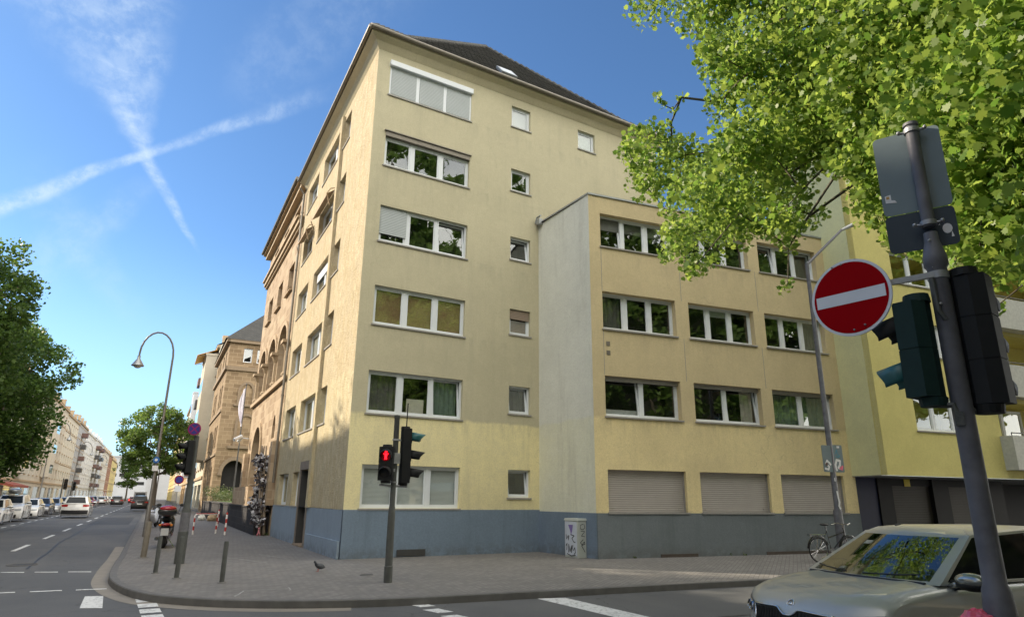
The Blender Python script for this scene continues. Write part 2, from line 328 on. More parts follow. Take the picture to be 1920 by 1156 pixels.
def window(par, F, a0, a1, z0, z1, n=3, rec=.10, fw=.055, glass='pane', frame='white_frame', inside=None, sill='sill_stone', tilt=(), split=None, sproud=.04, mull=.12, name='window'):
    """frame mesh, one pane mesh, sill and whatever hangs behind the glass"""
    mb = MB(); T = .05
    cuts = split or [a0+(a1-a0)*i/n for i in range(n+1)]; n = len(cuts)-1
    F.box(mb, a0, a1, z0, z0+fw, -rec-.07, -rec); F.box(mb, a0, a1, z1-fw, z1, -rec-.07, -rec)
    F.box(mb, a0, a0+fw, z0+fw, z1-fw, -rec-.07, -rec); F.box(mb, a1-fw, a1, z0+fw, z1-fw, -rec-.07, -rec)
    for c in cuts[1:-1]: F.box(mb, c-mull/2, c+mull/2, z0+fw, z1-fw, -rec-.07, -rec-.002)
    gl = MB()
    for i in range(n):
        l = cuts[i]+(fw if i == 0 else mull/2); r_ = cuts[i+1]-(fw if i == n-1 else mull/2); b, t = z0+fw, z1-fw
        if i in tilt:                     # tilted sash: top leans into the room
            k = .11
            def q(a, z): return F.p(a, z, -rec-.02-k*(z-b)/(t-b))
            for (p0, p1, y0, y1) in ((l, r_, b, b+T), (l, r_, t-T, t), (l, l+T, b+T, t-T), (r_-T, r_, b+T, t-T)):
                fr = [q(p0, y0), q(p1, y0), q(p1, y1), q(p0, y1)]; bk = [(Vector(p)-F.n*.04) for p in fr]
                mb.face(fr); mb.face(bk); 
                for e in range(4): mb.face([fr[e], fr[(e+1) % 4], bk[(e+1) % 4], bk[e]])
            gl.face([Vector(q(a, z))-F.n*.02 for a, z in ((l+T, b+T), (r_-T, b+T), (r_-T, t-T), (l+T, t-T))])
        else:
            F.box(mb, l, r_, b, b+T, -rec-.06, -rec-.015); F.box(mb, l, r_, t-T, t, -rec-.06, -rec-.015)
            F.box(mb, l, l+T, b+T, t-T, -rec-.06, -rec-.015); F.box(mb, r_-T, r_, b+T, t-T, -rec-.06, -rec-.015)
            gl.face([F.p(a, z, -rec-.04) for a, z in ((l+T, b+T), (r_-T, b+T), (r_-T, t-T), (l+T, t-T))])
    o = mb.build(name, frame, par); gl.build('pane', glass, o)
    if sill:
        s = MB(); F.box(s, a0-.04, a1+.04, z0-.05, z0-.004, -rec+.0, sproud); s.build('sill', sill, o)
    if inside:
        for k, (kind, mat, l, r_, b, t) in enumerate(inside):
            s = MB(); L, Rr = a0+(a1-a0)*l, a0+(a1-a0)*r_; B, Tp = z0+(z1-z0)*b, z0+(z1-z0)*t
            if kind == 'curtain':
                nf = max(6, int((Rr-L)/.05))
                for i in range(nf):
                    x0, x1 = L+(Rr-L)*i/nf, L+(Rr-L)*(i+1)/nf
                    o0, o1 = -rec-.2-.03*math.sin(i*1.9), -rec-.2-.03*math.sin((i+1)*1.9)
                    s.face([F.p(x0, B, o0), F.p(x1, B, o1), F.p(x1, Tp, o1), F.p(x0, Tp, o0)])
                s.build('curtain', mat, o)
            else:
                D = -rec-.085 if kind == 'blind' else -rec+.012
                F.box(s, L, Rr, B, Tp, D-.012, D); s.build(kind, mat, o)
    return o
# ------------------------------------------------------------ material instances
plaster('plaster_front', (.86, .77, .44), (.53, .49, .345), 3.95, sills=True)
plaster('plaster_street', (.56, .50, .34), (.52, .445, .31), 5.25, bmp=1.0, bscale=4.5, dirt=(.42, .33, .2), dirtamt=.3, graze_streak=True)  # wall's shadow edge put into the colour as a tone step
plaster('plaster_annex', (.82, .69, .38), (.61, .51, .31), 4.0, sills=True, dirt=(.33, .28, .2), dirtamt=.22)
plaster('plaster_annex_side', (.76, .76, .60), (.74, .75, .67), 4.0, bmp=.7, bscale=7, dirt=(.36, .35, .3), dirtamt=.5)
plaster('plinth_blue', (.19, .25, .325), (.19, .25, .325), bmp=.5, bscale=16, dirt=(.1, .13, .15), dirtamt=.5)
plaster('plinth_teal', (.175, .20, .215), (.175, .20, .215), bmp=.5, bscale=16, dirt=(.08, .1, .1), dirtamt=.5)
plaster('plinth_light', (.27, .34, .42), (.27, .34, .42), bmp=.5, bscale=16, dirt=(.16, .19, .22), dirtamt=.4)
plaster('plaster_yellow', (.70, .63, .25), (.70, .63, .25), bmp=.25, dirtamt=.12, dirt=(.35, .31, .12))
plaster('plaster_pale', (.74, .73, .42), (.74, .73, .42), bmp=.25, dirtamt=.12, dirt=(.4, .4, .25))
plaster('trim_cream', (.60, .54, .38), (.60, .54, .38), bmp=.2, dirtamt=.2)
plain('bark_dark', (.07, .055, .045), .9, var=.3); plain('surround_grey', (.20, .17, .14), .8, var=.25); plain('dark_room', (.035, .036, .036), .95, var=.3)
plain('white_frame', (.68, .72, .76), .4, var=.05)
plain('grey_metal', (.35, .37, .38), .45, .5, var=.15)
plain('sill_stone', (.30, .29, .27), .8, var=.2, scale=14)
plain('gutter', (.20, .18, .15), .5, .4, var=.25)
plain('dark_frame', (.05, .05, .05), .5, var=.2)
plain('eave_wood', (.42, .36, .24), .7, var=.2)
glassy('pane_clear', refl=.12, trans=.97); glassy('pane', refl=.16, trans=.86); glassy('pane_brown', refl=.24, trans=.9); glassy('pane_far', refl=.24, trans=.3)
slats('shutter_grey', (.40, .44, .45), .055, .72); slats('shutter_taupe', (.40, .37, .34), .062, .45); slats('blind_grey', (.50, .555, .575), .035, .8)
slats('shutter_brown', (.27, .21, .16), .05, .6); slats('garage_slat', (.085, .078, .068), .06, .6)
plain('curtain_white', (.55, .55, .5), .9, var=.25, scale=9); plain('curtain_green', (.18, .26, .22), .9, var=.4, scale=9); plain('curtain_brown', (.30, .22, .11), .9, var=.15)
plain('curtain_dark', (.14, .15, .14), .9, var=.4)
m, nt, b = newmat('roof_tile'); c = objc(nt); s = sepz(nt, c)
br = N(nt, 'ShaderNodeTexBrick'); nt.links.new(combine(nt, math_(nt, 'ADD', s[0], s[1]), s[2]), br.inputs['Vector']); br.offset = 0
br.inputs['Scale'].default_value = 1; br.inputs['Brick Width'].default_value = .26; br.inputs['Row Height'].default_value = .27; br.inputs['Mortar Size'].default_value = .022
br.inputs['Color1'].default_value = (.055, .053, .052, 1); br.inputs['Color2'].default_value = (.085, .08, .076, 1); br.inputs['Mortar'].default_value = (.015, .015, .015, 1)
nt.links.new(mixc(nt, math_(nt, 'MULTIPLY', noise(nt, c, 3, 4), .5), br.outputs['Color'], (.05, .055, .045)), b.inputs['Base Color']); b.inputs['Roughness'].default_value = .75
bump(nt, b, math_(nt, 'FRACT', math_(nt, 'DIVIDE', s[2], .27)), .9, .04)
blocks('sandstone', (.52, .41, .285), (.30, .215, .14), (.48, .38, .27), .7, .38, var=.2, msize=.022)
blocks('sandstone_brown', (.36, .265, .165), (.22, .155, .095), (.44, .34, .22), .7, .38, var=.3, msize=.02)
blocks('basalt', (.035, .035, .04), (.055, .052, .055), (.08, .075, .07), .75, .3, var=.3)
plain('stone_trim', (.40, .30, .19), .85, var=.25, scale=8, bmp=.3)
plain('stone_dark_trim', (.24, .18, .12), .85, var=.25, scale=8, bmp=.3)
# ------------------------------------------------------------ ground
m, nt, b = newmat('asphalt'); c = objc(nt)
p1 = ramp(nt, noise(nt, c, .22, 4, .6), .35, .7); p2 = noise(nt, c, 90, 2, .7); p3 = ramp(nt, noise(nt, c, 1.0, 5, .7, mapping=(.9, .12, 1)), .45, .75)
col = mixc(nt, p1, (.075, .078, .082), (.105, .107, .108)); col = mixc(nt, math_(nt, 'MULTIPLY', p3, .3), col, (.15, .148, .14))
col = mixc(nt, math_(nt, 'MULTIPLY', ramp(nt, p2, .5, .8), .35), col, (.24, .23, .21))
vor = N(nt, 'ShaderNodeTexVoronoi'); vor.feature = 'DISTANCE_TO_EDGE'; vor.inputs['Scale'].default_value = .35
wv = N(nt, 'ShaderNodeVectorMath', operation='ADD'); nt.links.new(c, wv.inputs[0])
nn_ = N(nt, 'ShaderNodeTexNoise'); nt.links.new(c, nn_.inputs[0]); nn_.inputs['Scale'].default_value = 1.2; nn_.inputs['Detail'].default_value = 4
nt.links.new(nn_.outputs['Color'], wv.inputs[1]); nt.links.new(wv.outputs[0], vor.inputs['Vector'])
crack = ramp(nt, vor.outputs['Distance'], 0., .008, .5, 0.); col = mixc(nt, crack, col, (.03, .03, .03))
nt.links.new(col, b.inputs['Base Color']); b.inputs['Roughness'].default_value = .8; bump(nt, b, p2, .35, .006)
m, nt, b = newmat('paving'); c = objc(nt)
mp = N(nt, 'ShaderNodeMapping'); nt.links.new(c, mp.inputs[0]); mp.inputs['Rotation'].default_value = (0, 0, R(-36))
br = N(nt, 'ShaderNodeTexBrick'); nt.links.new(mp.outputs[0], br.inputs['Vector']); br.inputs['Scale'].default_value = 1; br.inputs['Brick Width'].default_value = .2; br.inputs['Row Height'].default_value = .1
br.inputs['Mortar Size'].default_value = .006; br.inputs['Color1'].default_value = (.20, .19, .18, 1); br.inputs['Color2'].default_value = (.145, .14, .135, 1); br.inputs['Mortar'].default_value = (.085, .08, .07, 1)
g = noise(nt, c, .8, 6, .65); col = mixc(nt, ramp(nt, g, .35, .7, 0., .45), br.outputs['Color'], (.11, .105, .1))
col = mixc(nt, math_(nt, 'MULTIPLY', ramp(nt, noise(nt, c, 5.5, 4, .6), .62, .72), .3), col, (.26, .25, .23))
nt.links.new(col, b.inputs['Base Color']); b.inputs['Roughness'].default_value = .85
bump(nt, b, math_(nt, 'ADD', math_(nt, 'MULTIPLY', br.outputs['Fac'], -1.), noise(nt, c, 60, 2)), .4, .006)
plain('kerb_stone', (.115, .112, .108), .8, var=.35, scale=5, bmp=.4)
plain('gutter_strip', (.22, .20, .17), .8, var=.25, scale=4, bmp=.3)
m, nt, b = newmat('road_paint'); c = objc(nt)
nt.links.new(mixc(nt, ramp(nt, noise(nt, c, 14, 5, .75), .50, .66), (.62, .63, .62), (.22, .22, .22)), b.inputs['Base Color']); b.inputs['Roughness'].default_value = .7
g = MB(); g.face([(-2500, -1500, -.12), (2500, -1500, -.12), (2500, 3500, -.12), (-2500, 3500, -.12)])
struct(g.build('road', 'asphalt'))
A10 = R(10); DA = Vector((math.cos(A10), -math.sin(A10), 0)); NA = Vector((-math.sin(A10), -math.cos(A10), 0))   # annex front: along / outward
PA0 = Vector((6.49, -2.95, 0))
def AP(s, o=0., z=0.): return PA0+DA*s+NA*o+Vector((0, 0, z))
def smooth_curve(pts, n=8):
    out = []
    for i in range(len(pts)-1):
        p0, p1, p2_, p3_ = [Vector(pts[max(0, min(len(pts)-1, k))]) for k in (i-1, i, i+1, i+2)]
        for j in range(n):
            t = j/n; out.append(.5*((2*p1)+(-p0+p2_)*t+(2*p0-5*p1+4*p2_-p3_)*t*t+(-p0+3*p1-3*p2_+p3_)*t**3))
    out.append(Vector(pts[-1])); return out
far = LP(420, -5.28)
kerb = [far.xy, LP(200, -5.28).xy, LP(60, -5.28).xy, LP(24, -5.28).xy, LP(9, -5.28).xy]+[Vector(p) for p in smooth_curve([(-5.04, 3.85), (-5.28, 0.4), (-5.35, -2.35), (-4.99, -4.56), (-4.31, -5.77), (-3.24, -6.67), (-1.73, -7.3), (.2, -7.62), (3.46, -8.02), (6.76, -8.47), (16.3, -10.05)], 6)]
kerb += [Vector((16.3, -10.05))+DA.xy*k for k in (20, 60, 160)]
def slab(name, edge, close, z0=-.2, z1=0., mat='paving', kerbmat=True):
    """paved area with its kerb stones along `edge`; edge runs with the paving on its left"""
    mb = MB(); k = MB()
    nrm = []
    for i in range(len(edge)):
        a, b_ = edge[max(0, i-1)], edge[min(len(edge)-1, i+1)]; t = (b_-a).normalized(); nrm.append(Vector((-t.y, t.x)))
    inner = [e+n*.14 for e, n in zip(edge, nrm)]
    poly = [(p.x, p.y, z1) for p in inner]+[(p[0], p[1], z1) for p in close]
    mb.face(poly)
    o = struct(mb.build(name, mat))
    for i in range(len(edge)-1):
        a, b_ = edge[i], edge[i+1]; ia, ib = inner[i], inner[i+1]; zt = z1+.006
        k.face([(a.x, a.y, z0), (b_.x, b_.y, z0), (b_.x, b_.y, zt-.015), (a.x, a.y, zt-.015)]); na_, nb_ = nrm[i]*.015, nrm[i+1]*.015
        k.face([(a.x, a.y, zt-.015), (b_.x, b_.y, zt-.015), (b_.x+nb_.x, b_.y+nb_.y, zt), (a.x+na_.x, a.y+na_.y, zt)])
        k.face([(a.x+na_.x, a.y+na_.y, zt), (b_.x+nb_.x, b_.y+nb_.y, zt), (ib.x, ib.y, zt), (ia.x, ia.y, zt)])
        k.face([(ia.x, ia.y, zt), (ib.x, ib.y, zt), (ib.x, ib.y, z0), (ia.x, ia.y, z0)])
    struct(k.build('kerb', 'kerb_stone'))
    return nrm
kn = slab('pavement', kerb, [(260, 60), (260, 500), tuple(LP(420, 60).xy)])
gs = MB()
for i in range(4, 40):
    if i+1 >= len(kerb): break
    a, b_ = kerb[i], kerb[i+1]; wa = .30; oa, ob = a-kn[i]*wa, b_-kn[i+1]*wa
    gs.face([(oa.x, oa.y, -.116), (ob.x, ob.y, -.116), (b_.x, b_.y, -.116), (a.x, a.y, -.116)])
struct(gs.build('gutter_channel', 'gutter_strip'))
nk = [Vector((160, -45.2)), Vector((40, -23.4)), Vector((6, -17.3)), Vector((-2.2, -15.85))]+[Vector(p) for p in smooth_curve([(-2.2, -15.85), (-4.6, -15.7), (-6.4, -16.9), (-7.4, -19), (-8.0, -24)], 5)[1:]]+[Vector((-13, -120))]
slab('pavement', nk, [(160, -120)])
lk = [Vector(LP(-2, -40).xy), Vector(LP(-2, -20).xy), Vector(LP(0, -14.6).xy), Vector(LP(2, -14.0).xy), Vector(LP(420, -14.0).xy)]
slab('pavement', lk, [tuple(LP(420, -60).xy), tuple(LP(-2, -60).xy)])
lk2 = [Vector(LP(-160, -14.0).xy), Vector(LP(-20, -14.0).xy), Vector(LP(-18, -14.6).xy), Vector(LP(-16, -20).xy), Vector(LP(-16, -40).xy)]
slab('pavement', lk2, [tuple(LP(-160, -60).xy)])
# markings, one sheet 4 mm above the asphalt
rm = MB(); Z = -.115
def quad(pts): rm.face([(p[0], p[1], Z) for p in pts])
def ldash(s0, s1, off, w=.12): quad([LP(s0, off-w/2), LP(s0, off+w/2), LP(s1, off+w/2), LP(s1, off-w/2)])
for k in range(55): ldash(8.0+k*6.9, 11.2+k*6.9, -8.35, .14)
for k in range(90): ldash(20.6+k*2.9, 22.0+k*2.9, -11.6, .12)
for k in range(11):
    x = -5.68-k*.66; quad([(x, .62-(x+5.68)*.42*-1*-1*.95-.06, 0), (x, .74-(x+5.68)*.4, 0), (x-.46, .74-(x-.46+5.68)*.4, 0), (x-.46, .62-(x-.46+5.68)*.4, 0)])
    x = -5.4-k*.72; quad([(x, -2.92-(x+5.4)*.13), (x, -2.80-(x+5.4)*.13), (x-.5, -2.80-(x-.5+5.4)*.13), (x-.5, -2.92-(x-.5+5.4)*.13)])
quad([(-5.79, -5.28), (-5.48, -5.43), (-5.46, -3.92), (-5.74, -3.83)])
for k in range(4): y = -4.62-k*.62; quad([(-4.99, y-.42), (-4.70, y-.42), (-4.70, y), (-4.99, y)])
for k in range(9): y = -7.3-k*.66; quad([(-1.0+k*.01, y-.40), (-.72, y-.40), (-.80, y), (-1.08, y)])
quad([(1.24, -7.78), (1.75, -7.95), (1.70, -11.7), (1.22, -11.6)])
for k in range(30): quad([AP(14+k*3, 7.9)+Vector(), AP(15.4+k*3, 7.9), AP(15.4+k*3, 8.02), AP(14+k*3, 8.02)])
struct(rm.build('road_markings', 'road_paint'))
# bright worn seams on the pavement and patches in the road
plain('patch_asphalt', (.05, .05, .052), .75, var=.2, scale=10, bmp=.4)
pm = MB()
for pts in ([LP(30, -8.0), LP(30, -5.75), LP(46, -5.75), LP(46, -8.0)],): pm.face([(p.x, p.y, -.1165) for p in pts])
struct(pm.build('road_patch', 'patch_asphalt'))
# manhole covers on the pavement
def manhole(x, y, r, z=.004, lab=''):
    t = thing('manhole_cover', lab, 'manhole cover', (x, y, z)); a = MB(); a.ring((0, 0, 0), (0, 0, 1), r, .012, 28, 4); a.build('rim', 'kerb_stone', t)
    a = MB(); a.disc((0, 0, 0), (0, 0, 1), r-.015, .006, 28); a.build('lid', 'patch_asphalt', t)
manhole(-.6, -3.9, .14, .004, 'small round iron cover in the paving in front of the blue plinth')
manhole(-7.2, 3.2, .33, -.113, 'round manhole cover in the road near the dashed lines')
plain('tar', (.018, .018, .02), .6); plain('chalk', (.30, .30, .29), .9, var=.3, scale=20)
def stripe(pts, w_, z, mat, name):
    mb = MB(); r_ = random.Random(len(pts))
    P_ = []
    for (a, b_) in zip(pts, pts[1:]):
        for k in range(6): t = k/6; P_.append(Vector((a[0]+(b_[0]-a[0])*t+r_.uniform(-.03, .03), a[1]+(b_[1]-a[1])*t+r_.uniform(-.03, .03), z)))
    P_.append(Vector((*pts[-1][:2], z)))
    for a, b_ in zip(P_, P_[1:]):
        n_ = Vector((-(b_-a).y, (b_-a).x, 0)).normalized()*w_/2; mb.face([a-n_, b_-n_, b_+n_, a+n_])
    return struct(mb.build(name, mat))
stripe([(-5.6, 26), (-9, 24.6), (-14, 24.2)], .05, -.1145, 'tar', 'tar_seam'); stripe([(-7.0, 2), (-6.8, 12), (-5.9, 30), (-4, 60)], .05, -.1145, 'tar', 'tar_seam'); stripe([(-3.5, -9.8), (2, -10.6), (9, -11.9), (20, -13.9)], .05, -.1145, 'tar', 'tar_seam'); stripe([(-10.5, 12), (-9.6, 20), (-8.9, 40)], .04, -.1145, 'tar', 'tar_seam')
stripe([(-3.62, -6.0), (-3.35, -5.3)], .03, .004, 'chalk', 'chalk_mark'); stripe([(-3.35, -5.3), (-2.6, -5.35)], .02, .004, 'chalk', 'chalk_mark'); stripe([(-2.62, -5.65), (-2.55, -5.2)], .02, .004, 'chalk', 'chalk_mark'); stripe([(-2.6, 2.0), (-1.9, -.2)], .03, .004, 'chalk', 'chalk_mark'); stripe([(-1.6, 2.6), (-1.2, .9)], .02, .004, 'chalk', 'chalk_mark')
# ------------------------------------------------------------ main apartment building
FS = Fr((0, 0), (1, 0), (0, -1)); FW = Fr((0, 0), DL, -NL)
mainb = thing('apartment_building', 'tall cream rendered corner block with dark tiled hip roof and blue plinth', 'building', (0, 0, 0))
mb = MB(); LX, LY = 12.6, 12.15; HT = 16.25; PZ = 1.28
ROWS = [(1.32, 2.52), (3.98, 5.24), (6.66, 7.89), (9.36, 10.58), (12.0, 13.23), (14.64, 15.87)]
front = [(.45, 3.57, a, b_) for a, b_ in ROWS]+[(5.29, 6.13, a, b_) for a, b_ in ((1.65, 2.51), (4.31, 5.23), (7.0, 7.9), (9.72, 10.58), (12.39, 13.27), (15.03, 15.91))]+[(8.4, 9.25, 15.06, 15.9)]
wall(mb, FS, 0, LX, PZ, HT, front)
side = [(9.15, 11.35, 1.3, 2.52), (6.95, 8.15, 1.3, 2.52)]
for a, b_ in ROWS[1:]: side += [(9.1, 11.35, a, b_), (5.05, 8.0, a, b_), (3.4, 4.4, a, b_)]
wmb = MB(); wall(wmb, FW, 0, LY, PZ, HT, side+[(4.97, 6.4, PZ, 2.55)], depth=.3)
q = lambda s, o: LP(s, o).xy
mb.face([(LX, 0, 0), (LX, 13, 0), (LX, 13, HT), (LX, 0, HT)]); e = LP(LY, 0)
mb.face([(LX, 13, 0), (e.x, e.y, 0), (e.x, e.y, HT), (LX, 13, HT)])
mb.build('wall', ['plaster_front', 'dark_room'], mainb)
wmb.build('wall', ['plaster_street', 'dark_room'], mainb)
mb = MB(); FS.box(mb, .0, 6.49, -.3, PZ, -.3, .025); o = mb.build('plinth', 'plinth_blue', mainb)
mb = MB()
wall(mb, Fr((-.025*NL.x, -.025*NL.y), DL, -NL), -.02, LY, -.3, PZ-.003, [(4.97, 6.4, -.3, PZ)], depth=.3)
FW.box(mb, .0, 4.4, -.3, .46, .03, .09)
mb.build('plinth', ['plinth_light', 'dark_room'], mainb)
# vents in the plinth base
for x0, x1, z in ((1.62, 2.5, .0),):
    mb = MB(); FS.box(mb, x0, x1, .02, .2, .026, .05); mb.build('cellar_vent', 'dark_frame', mainb)
# pilaster strip and recess shading line on the street side, door surround
mb = MB(); FW.box(mb, 4.42, 4.72, PZ+.002, 16.1, .0, .11); mb.build('pilaster', 'plaster_street', mainb)
mb = MB(); FW.box(mb, 4.80, 4.97, .0, 2.84, .0, .05); FW.box(mb, 6.4, 6.57, 0, 2.84, .0, .05); FW.box(mb, 4.97, 6.4, 2.55, 2.84, .0, .05); mb.build('door_surround', 'surround_grey', mainb)
mb = MB(); FW.box(mb, 4.99, 6.38, .05, 2.53, -.36, -.3); d_ = mb.build('door', 'dark_frame', mainb)
mb = MB(); FW.box(mb, 6.36, 6.398, .05, 2.53, -.3, .02); FW.box(mb, 4.975, 5.01, .05, 2.53, -.3, .02); mb.build('jamb', 'dark_frame', d_)
mb = MB(); mb.face([FW.p(5.2, .5, -.295), FW.p(6.1, .5, -.295), FW.p(6.1, 2.3, -.295), FW.p(5.2, 2.3, -.295)]); mb.build('door_glass', 'pane_far', d_)
mb = MB(); mb.tube([FW.p(6.2, .8, -.2), FW.p(6.2, 1.7, -.2)], .015, 8); mb.tube([FW.p(6.2, .9, -.2), FW.p(6.2, .9, -.3)], .01, 6); mb.tube([FW.p(6.2, 1.6, -.2), FW.p(6.2, 1.6, -.3)], .01, 6); mb.build('handle', 'grey_metal', d_)
mb = MB(); FW.box(mb, 5.0, 6.37, -.02, .05, -.5, .12); mb.build('door_step', 'stone_dark_trim', mainb)
# front windows, storey by storey
W = lambda *a, **k: window(mainb, FS, *a, **k)
r = ROWS
W(.45, 3.57, *r[0], inside=[('blind', 'blind_grey', .02, .33, .05, .97), ('blind', 'blind_grey', .345, .65, .05, .97), ('blind', 'blind_grey', .67, .98, .05, .97)], glass='pane_clear')
W(.45, 3.57, *r[1], inside=[('curtain', 'curtain_dark', .02, .32, .02, .98), ('blind', 'curtain_white', .42, .6, .02, .42), ('curtain', 'curtain_green', .68, .97, .02, .98)], tilt=(2,))
W(.45, 3.57, *r[2], inside=[('blind', 'curtain_brown', .02, .98, .02, .98)], glass='pane_brown')
o = W(.45, 3.57, *r[3], tilt=(2,), split=[.45, 1.42, 2.48, 3.57]); mb = MB(); FS.box(mb, .47, 1.38, r[3][0]+.28, r[3][1], -.095, -.07); mb.build('roller_shutter', 'shutter_grey', o)
o = W(.45, 3.57, r[4][0], r[4][1]-.17, split=[.45, 1.44, 2.5, 3.57]); mb = MB(); FS.box(mb, .45, 3.57, r[4][1]-.165, r[4][1]-.003, -.16, .03); mb.build('shutter_box', 'gutter', o)
mb = MB(); FS.box(mb, .4, 3.62, r[4][1]-.0, r[4][1]+.035, 0., .07); mb.build('lintel_cap', 'gutter', o)
o = W(.45, 3.57, r[5][0], r[5][1]-.15, rec=.02, inside=[('shutter', 'shutter_grey', .022, .312, .05, .96), ('shutter', 'shutter_grey', .355, .645, .05, .96), ('shutter', 'shutter_grey', .688, .978, .05, .96)])
mb = MB(); FS.box(mb, .42, 3.6, r[5][1]-.15, r[5][1]+.06, -.05, .11); mb.build('shutter_box', 'white_frame', o, bevel=.02)
for (a, b_), kw in zip(((1.65, 2.51), (4.31, 5.23), (7.0, 7.9), (9.72, 10.58), (12.39, 13.27), (15.03, 15.91)),
    (dict(tilt=(0,)), dict(tilt=(0,), inside=[('curtain', 'curtain_dark', .05, .95, .05, .95)]), dict(inside=[('blind', 'shutter_brown', .03, .97, .02, .6)], glass='pane_brown'), dict(tilt=(0,)), dict(), dict(inside=[('blind', 'blind_grey', .05, .95, .05, .95)]))):
    o = W(5.29, 6.13, a, b_, n=1, **kw)
    if a == 7.0: mb = MB(); FS.box(mb, 5.31, 6.1, 7.55, 7.88, -.09, -.06); mb.build('roller_shutter', 'shutter_brown', o)
W(8.4, 9.25, 15.06, 15.9, n=1, inside=[('blind', 'curtain_green', .05, .95, .05, .95)])
# street-side windows
V = lambda *a, **k: window(mainb, FW, *a, rec=.18, **k)
V(9.15, 11.35, 1.3, 2.52, n=2, inside=[('curtain', 'curtain_white', .03, .97, .02, .98)]); V(6.95, 8.15, 1.3, 2.52, n=1, inside=[('curtain', 'curtain_white', .05, .95, .02, .98)])
for k, (a, b_) in enumerate(ROWS[1:]):
    V(9.1, 11.35, a, b_, n=2, inside=[('curtain', 'curtain_white', .03, .97, .02, .98)] if k % 2 else [('blind', 'blind_grey', .03, .97, .4, .98)])
    o = V(5.05, 8.0, a, b_, n=2, inside=[('curtain', 'curtain_white', .03, .97, .02, .98)] if k != 1 else [('blind', 'blind_grey', .03, .97, .05, .98)])
    if k == 2: mb = MB(); FW.box(mb, 5.1, 7.95, b_-.42, b_-.01, -.17, -.14); mb.build('roller_shutter', 'white_frame', o)
    V(3.4, 4.4, a, b_, n=1)
# awning hoods over two street windows of the fourth floor
plain('awning_stripe', (.34, .24, .15), .8, var=.3)
for a0, a1 in ((5.05, 8.0), (9.1, 11.3)):
    mb = MB(); mb.face([FW.p(a0, 13.2, .02), FW.p(a1, 13.2, .02), FW.p(a1, 12.95, .34), FW.p(a0, 12.95, .34)]); mb.face([FW.p(a0, 12.95, .34), FW.p(a1, 12.95, .34), FW.p(a1, 12.83, .36), FW.p(a0, 12.83, .36)])
    for a in (a0, a1): mb.tube([FW.p(a, 13.25, .05), FW.p(a, 13.2, .2), FW.p(a, 12.95, .34), FW.p(a, 12.5, .2)], .02, 6)
    mb.build('awning', 'awning_stripe', mainb)
# drainpipe between the two buildings, camera and cables
mb = MB(); p = [FW.p(12.1, 16.3, .35), FW.p(12.1, 16.0, .12), FW.p(12.1, 2.2, .12)]; mb.tube(p, .055, 10)
for z in (3, 6, 9, 12, 15): mb.tube([FW.p(12.1, z, .12), FW.p(12.1, z+.05, .12)], .07, 10)
mb.build('drainpipe', 'gutter', mainb)
# cove, gutter and hipped roof
mb = MB(); ov = .42
pts_w = [LP(LY, 0), Vector((0, 0, 0)), Vector((LX, 0, 0))]
def ring_at(o, z): # outline pushed outward by o
    a = LP(LY, -o, z); c0 = Vector((-o*1.06, -o, z)); c1 = Vector((LX+o, -o, z)); d0 = Vector((LX+o, 13+0*o, z)); e0 = LP(LY, -o, z); return [a, c0, c1, d0]
prof = [(.0, HT), (.05, HT+.06), (.16, HT+.22), (.36, HT+.33), (.36, HT+.40)]
for (o0, z0), (o1, z1) in zip(prof, prof[1:]):
    A_, B_ = ring_at(o0+.004, z0), ring_at(o1+.004, z1)
    for i in range(3): mb.face([A_[i], A_[i+1], B_[i+1], B_[i]])
mb.build('cornice', 'trim_cream', mainb)
mb = MB(); g0, g1 = ring_at(.44, HT+.44), None
for i in range(3): mb.tube([g0[i], g0[i+1]], .075, 10)
mb.build('rain_gutter', 'gutter', mainb)
mb = MB(); rings = [ring_at(.40, HT+.44)]
apex = Vector((7.3, 6.0, 23.3)); apex2 = Vector((7.5, 7.5, 23.3)); 
base = rings[0]; inner = []
for p_ in base:
    ap = apex if p_.y < 6 and True else apex2
    inner.append(p_+(ap-p_)*.22-Vector((0, 0, .28)))
for i in range(3):
    mb.face([base[i], base[i+1], inner[i+1], inner[i]])
mb.face([inner[1], inner[2], apex]); mb.face([inner[0], inner[1], apex, apex2]); mb.face([inner[2], inner[3], apex2, apex])
mb.face([base[3], base[0], inner[0], inner[3]]); mb.face([inner[3], inner[0], apex2])
rf = mb.build('roof', 'roof_tile', mainb)
mb = MB()
for a, b_ in ((inner[1], apex), (inner[2], apex), (base[1], inner[1]), (base[2], inner[2]), (apex, apex2)):
    n_ = int((b_-a).length/.34)
    for i in range(n_):
        p0, p1 = a+(b_-a)*(i/n_), a+(b_-a)*((i+1.1)/n_); mb.tube([p0+Vector((0, 0, .02)), p1+Vector((0, 0, .06))], [.09, .12], 8)
mb.build('ridge_tiles', 'roof_tile', rf)
# rows of tiles as real steps on the front slope
mb = MB(); n_ = 26
for k in range(n_):
    t0 = k/n_; a = inner[1]+(apex-inner[1])*t0; b_ = inner[2]+(apex-inner[2])*t0; nn = Vector((0, -.8, .6))*.03
    mb.tube([a+nn, b_+nn], .028, 4, caps=False)
mb.build('tile_courses', 'roof_tile', rf)
cw = (inner[1]*.62+inner[2]*.38); up = (apex-(inner[1]+inner[2])/2).normalized(); rt = Vector((1, 0, 0)); nrm_ = rt.cross(up).normalized()
c0 = cw+up*.5+Vector((.25, 0, 0)); mb = MB()
pp = [c0, c0+rt*.75, c0+rt*.75+up*.95, c0+up*.95]; mb.hexa([p_+nrm_*.02 for p_ in pp]+[p_+nrm_*.14 for p_ in pp]); sk = mb.build('skylight', 'grey_metal', rf)
mb = MB(); pp = [c0+rt*.08+up*.08, c0+rt*.67+up*.08, c0+rt*.67+up*.87, c0+rt*.08+up*.87]
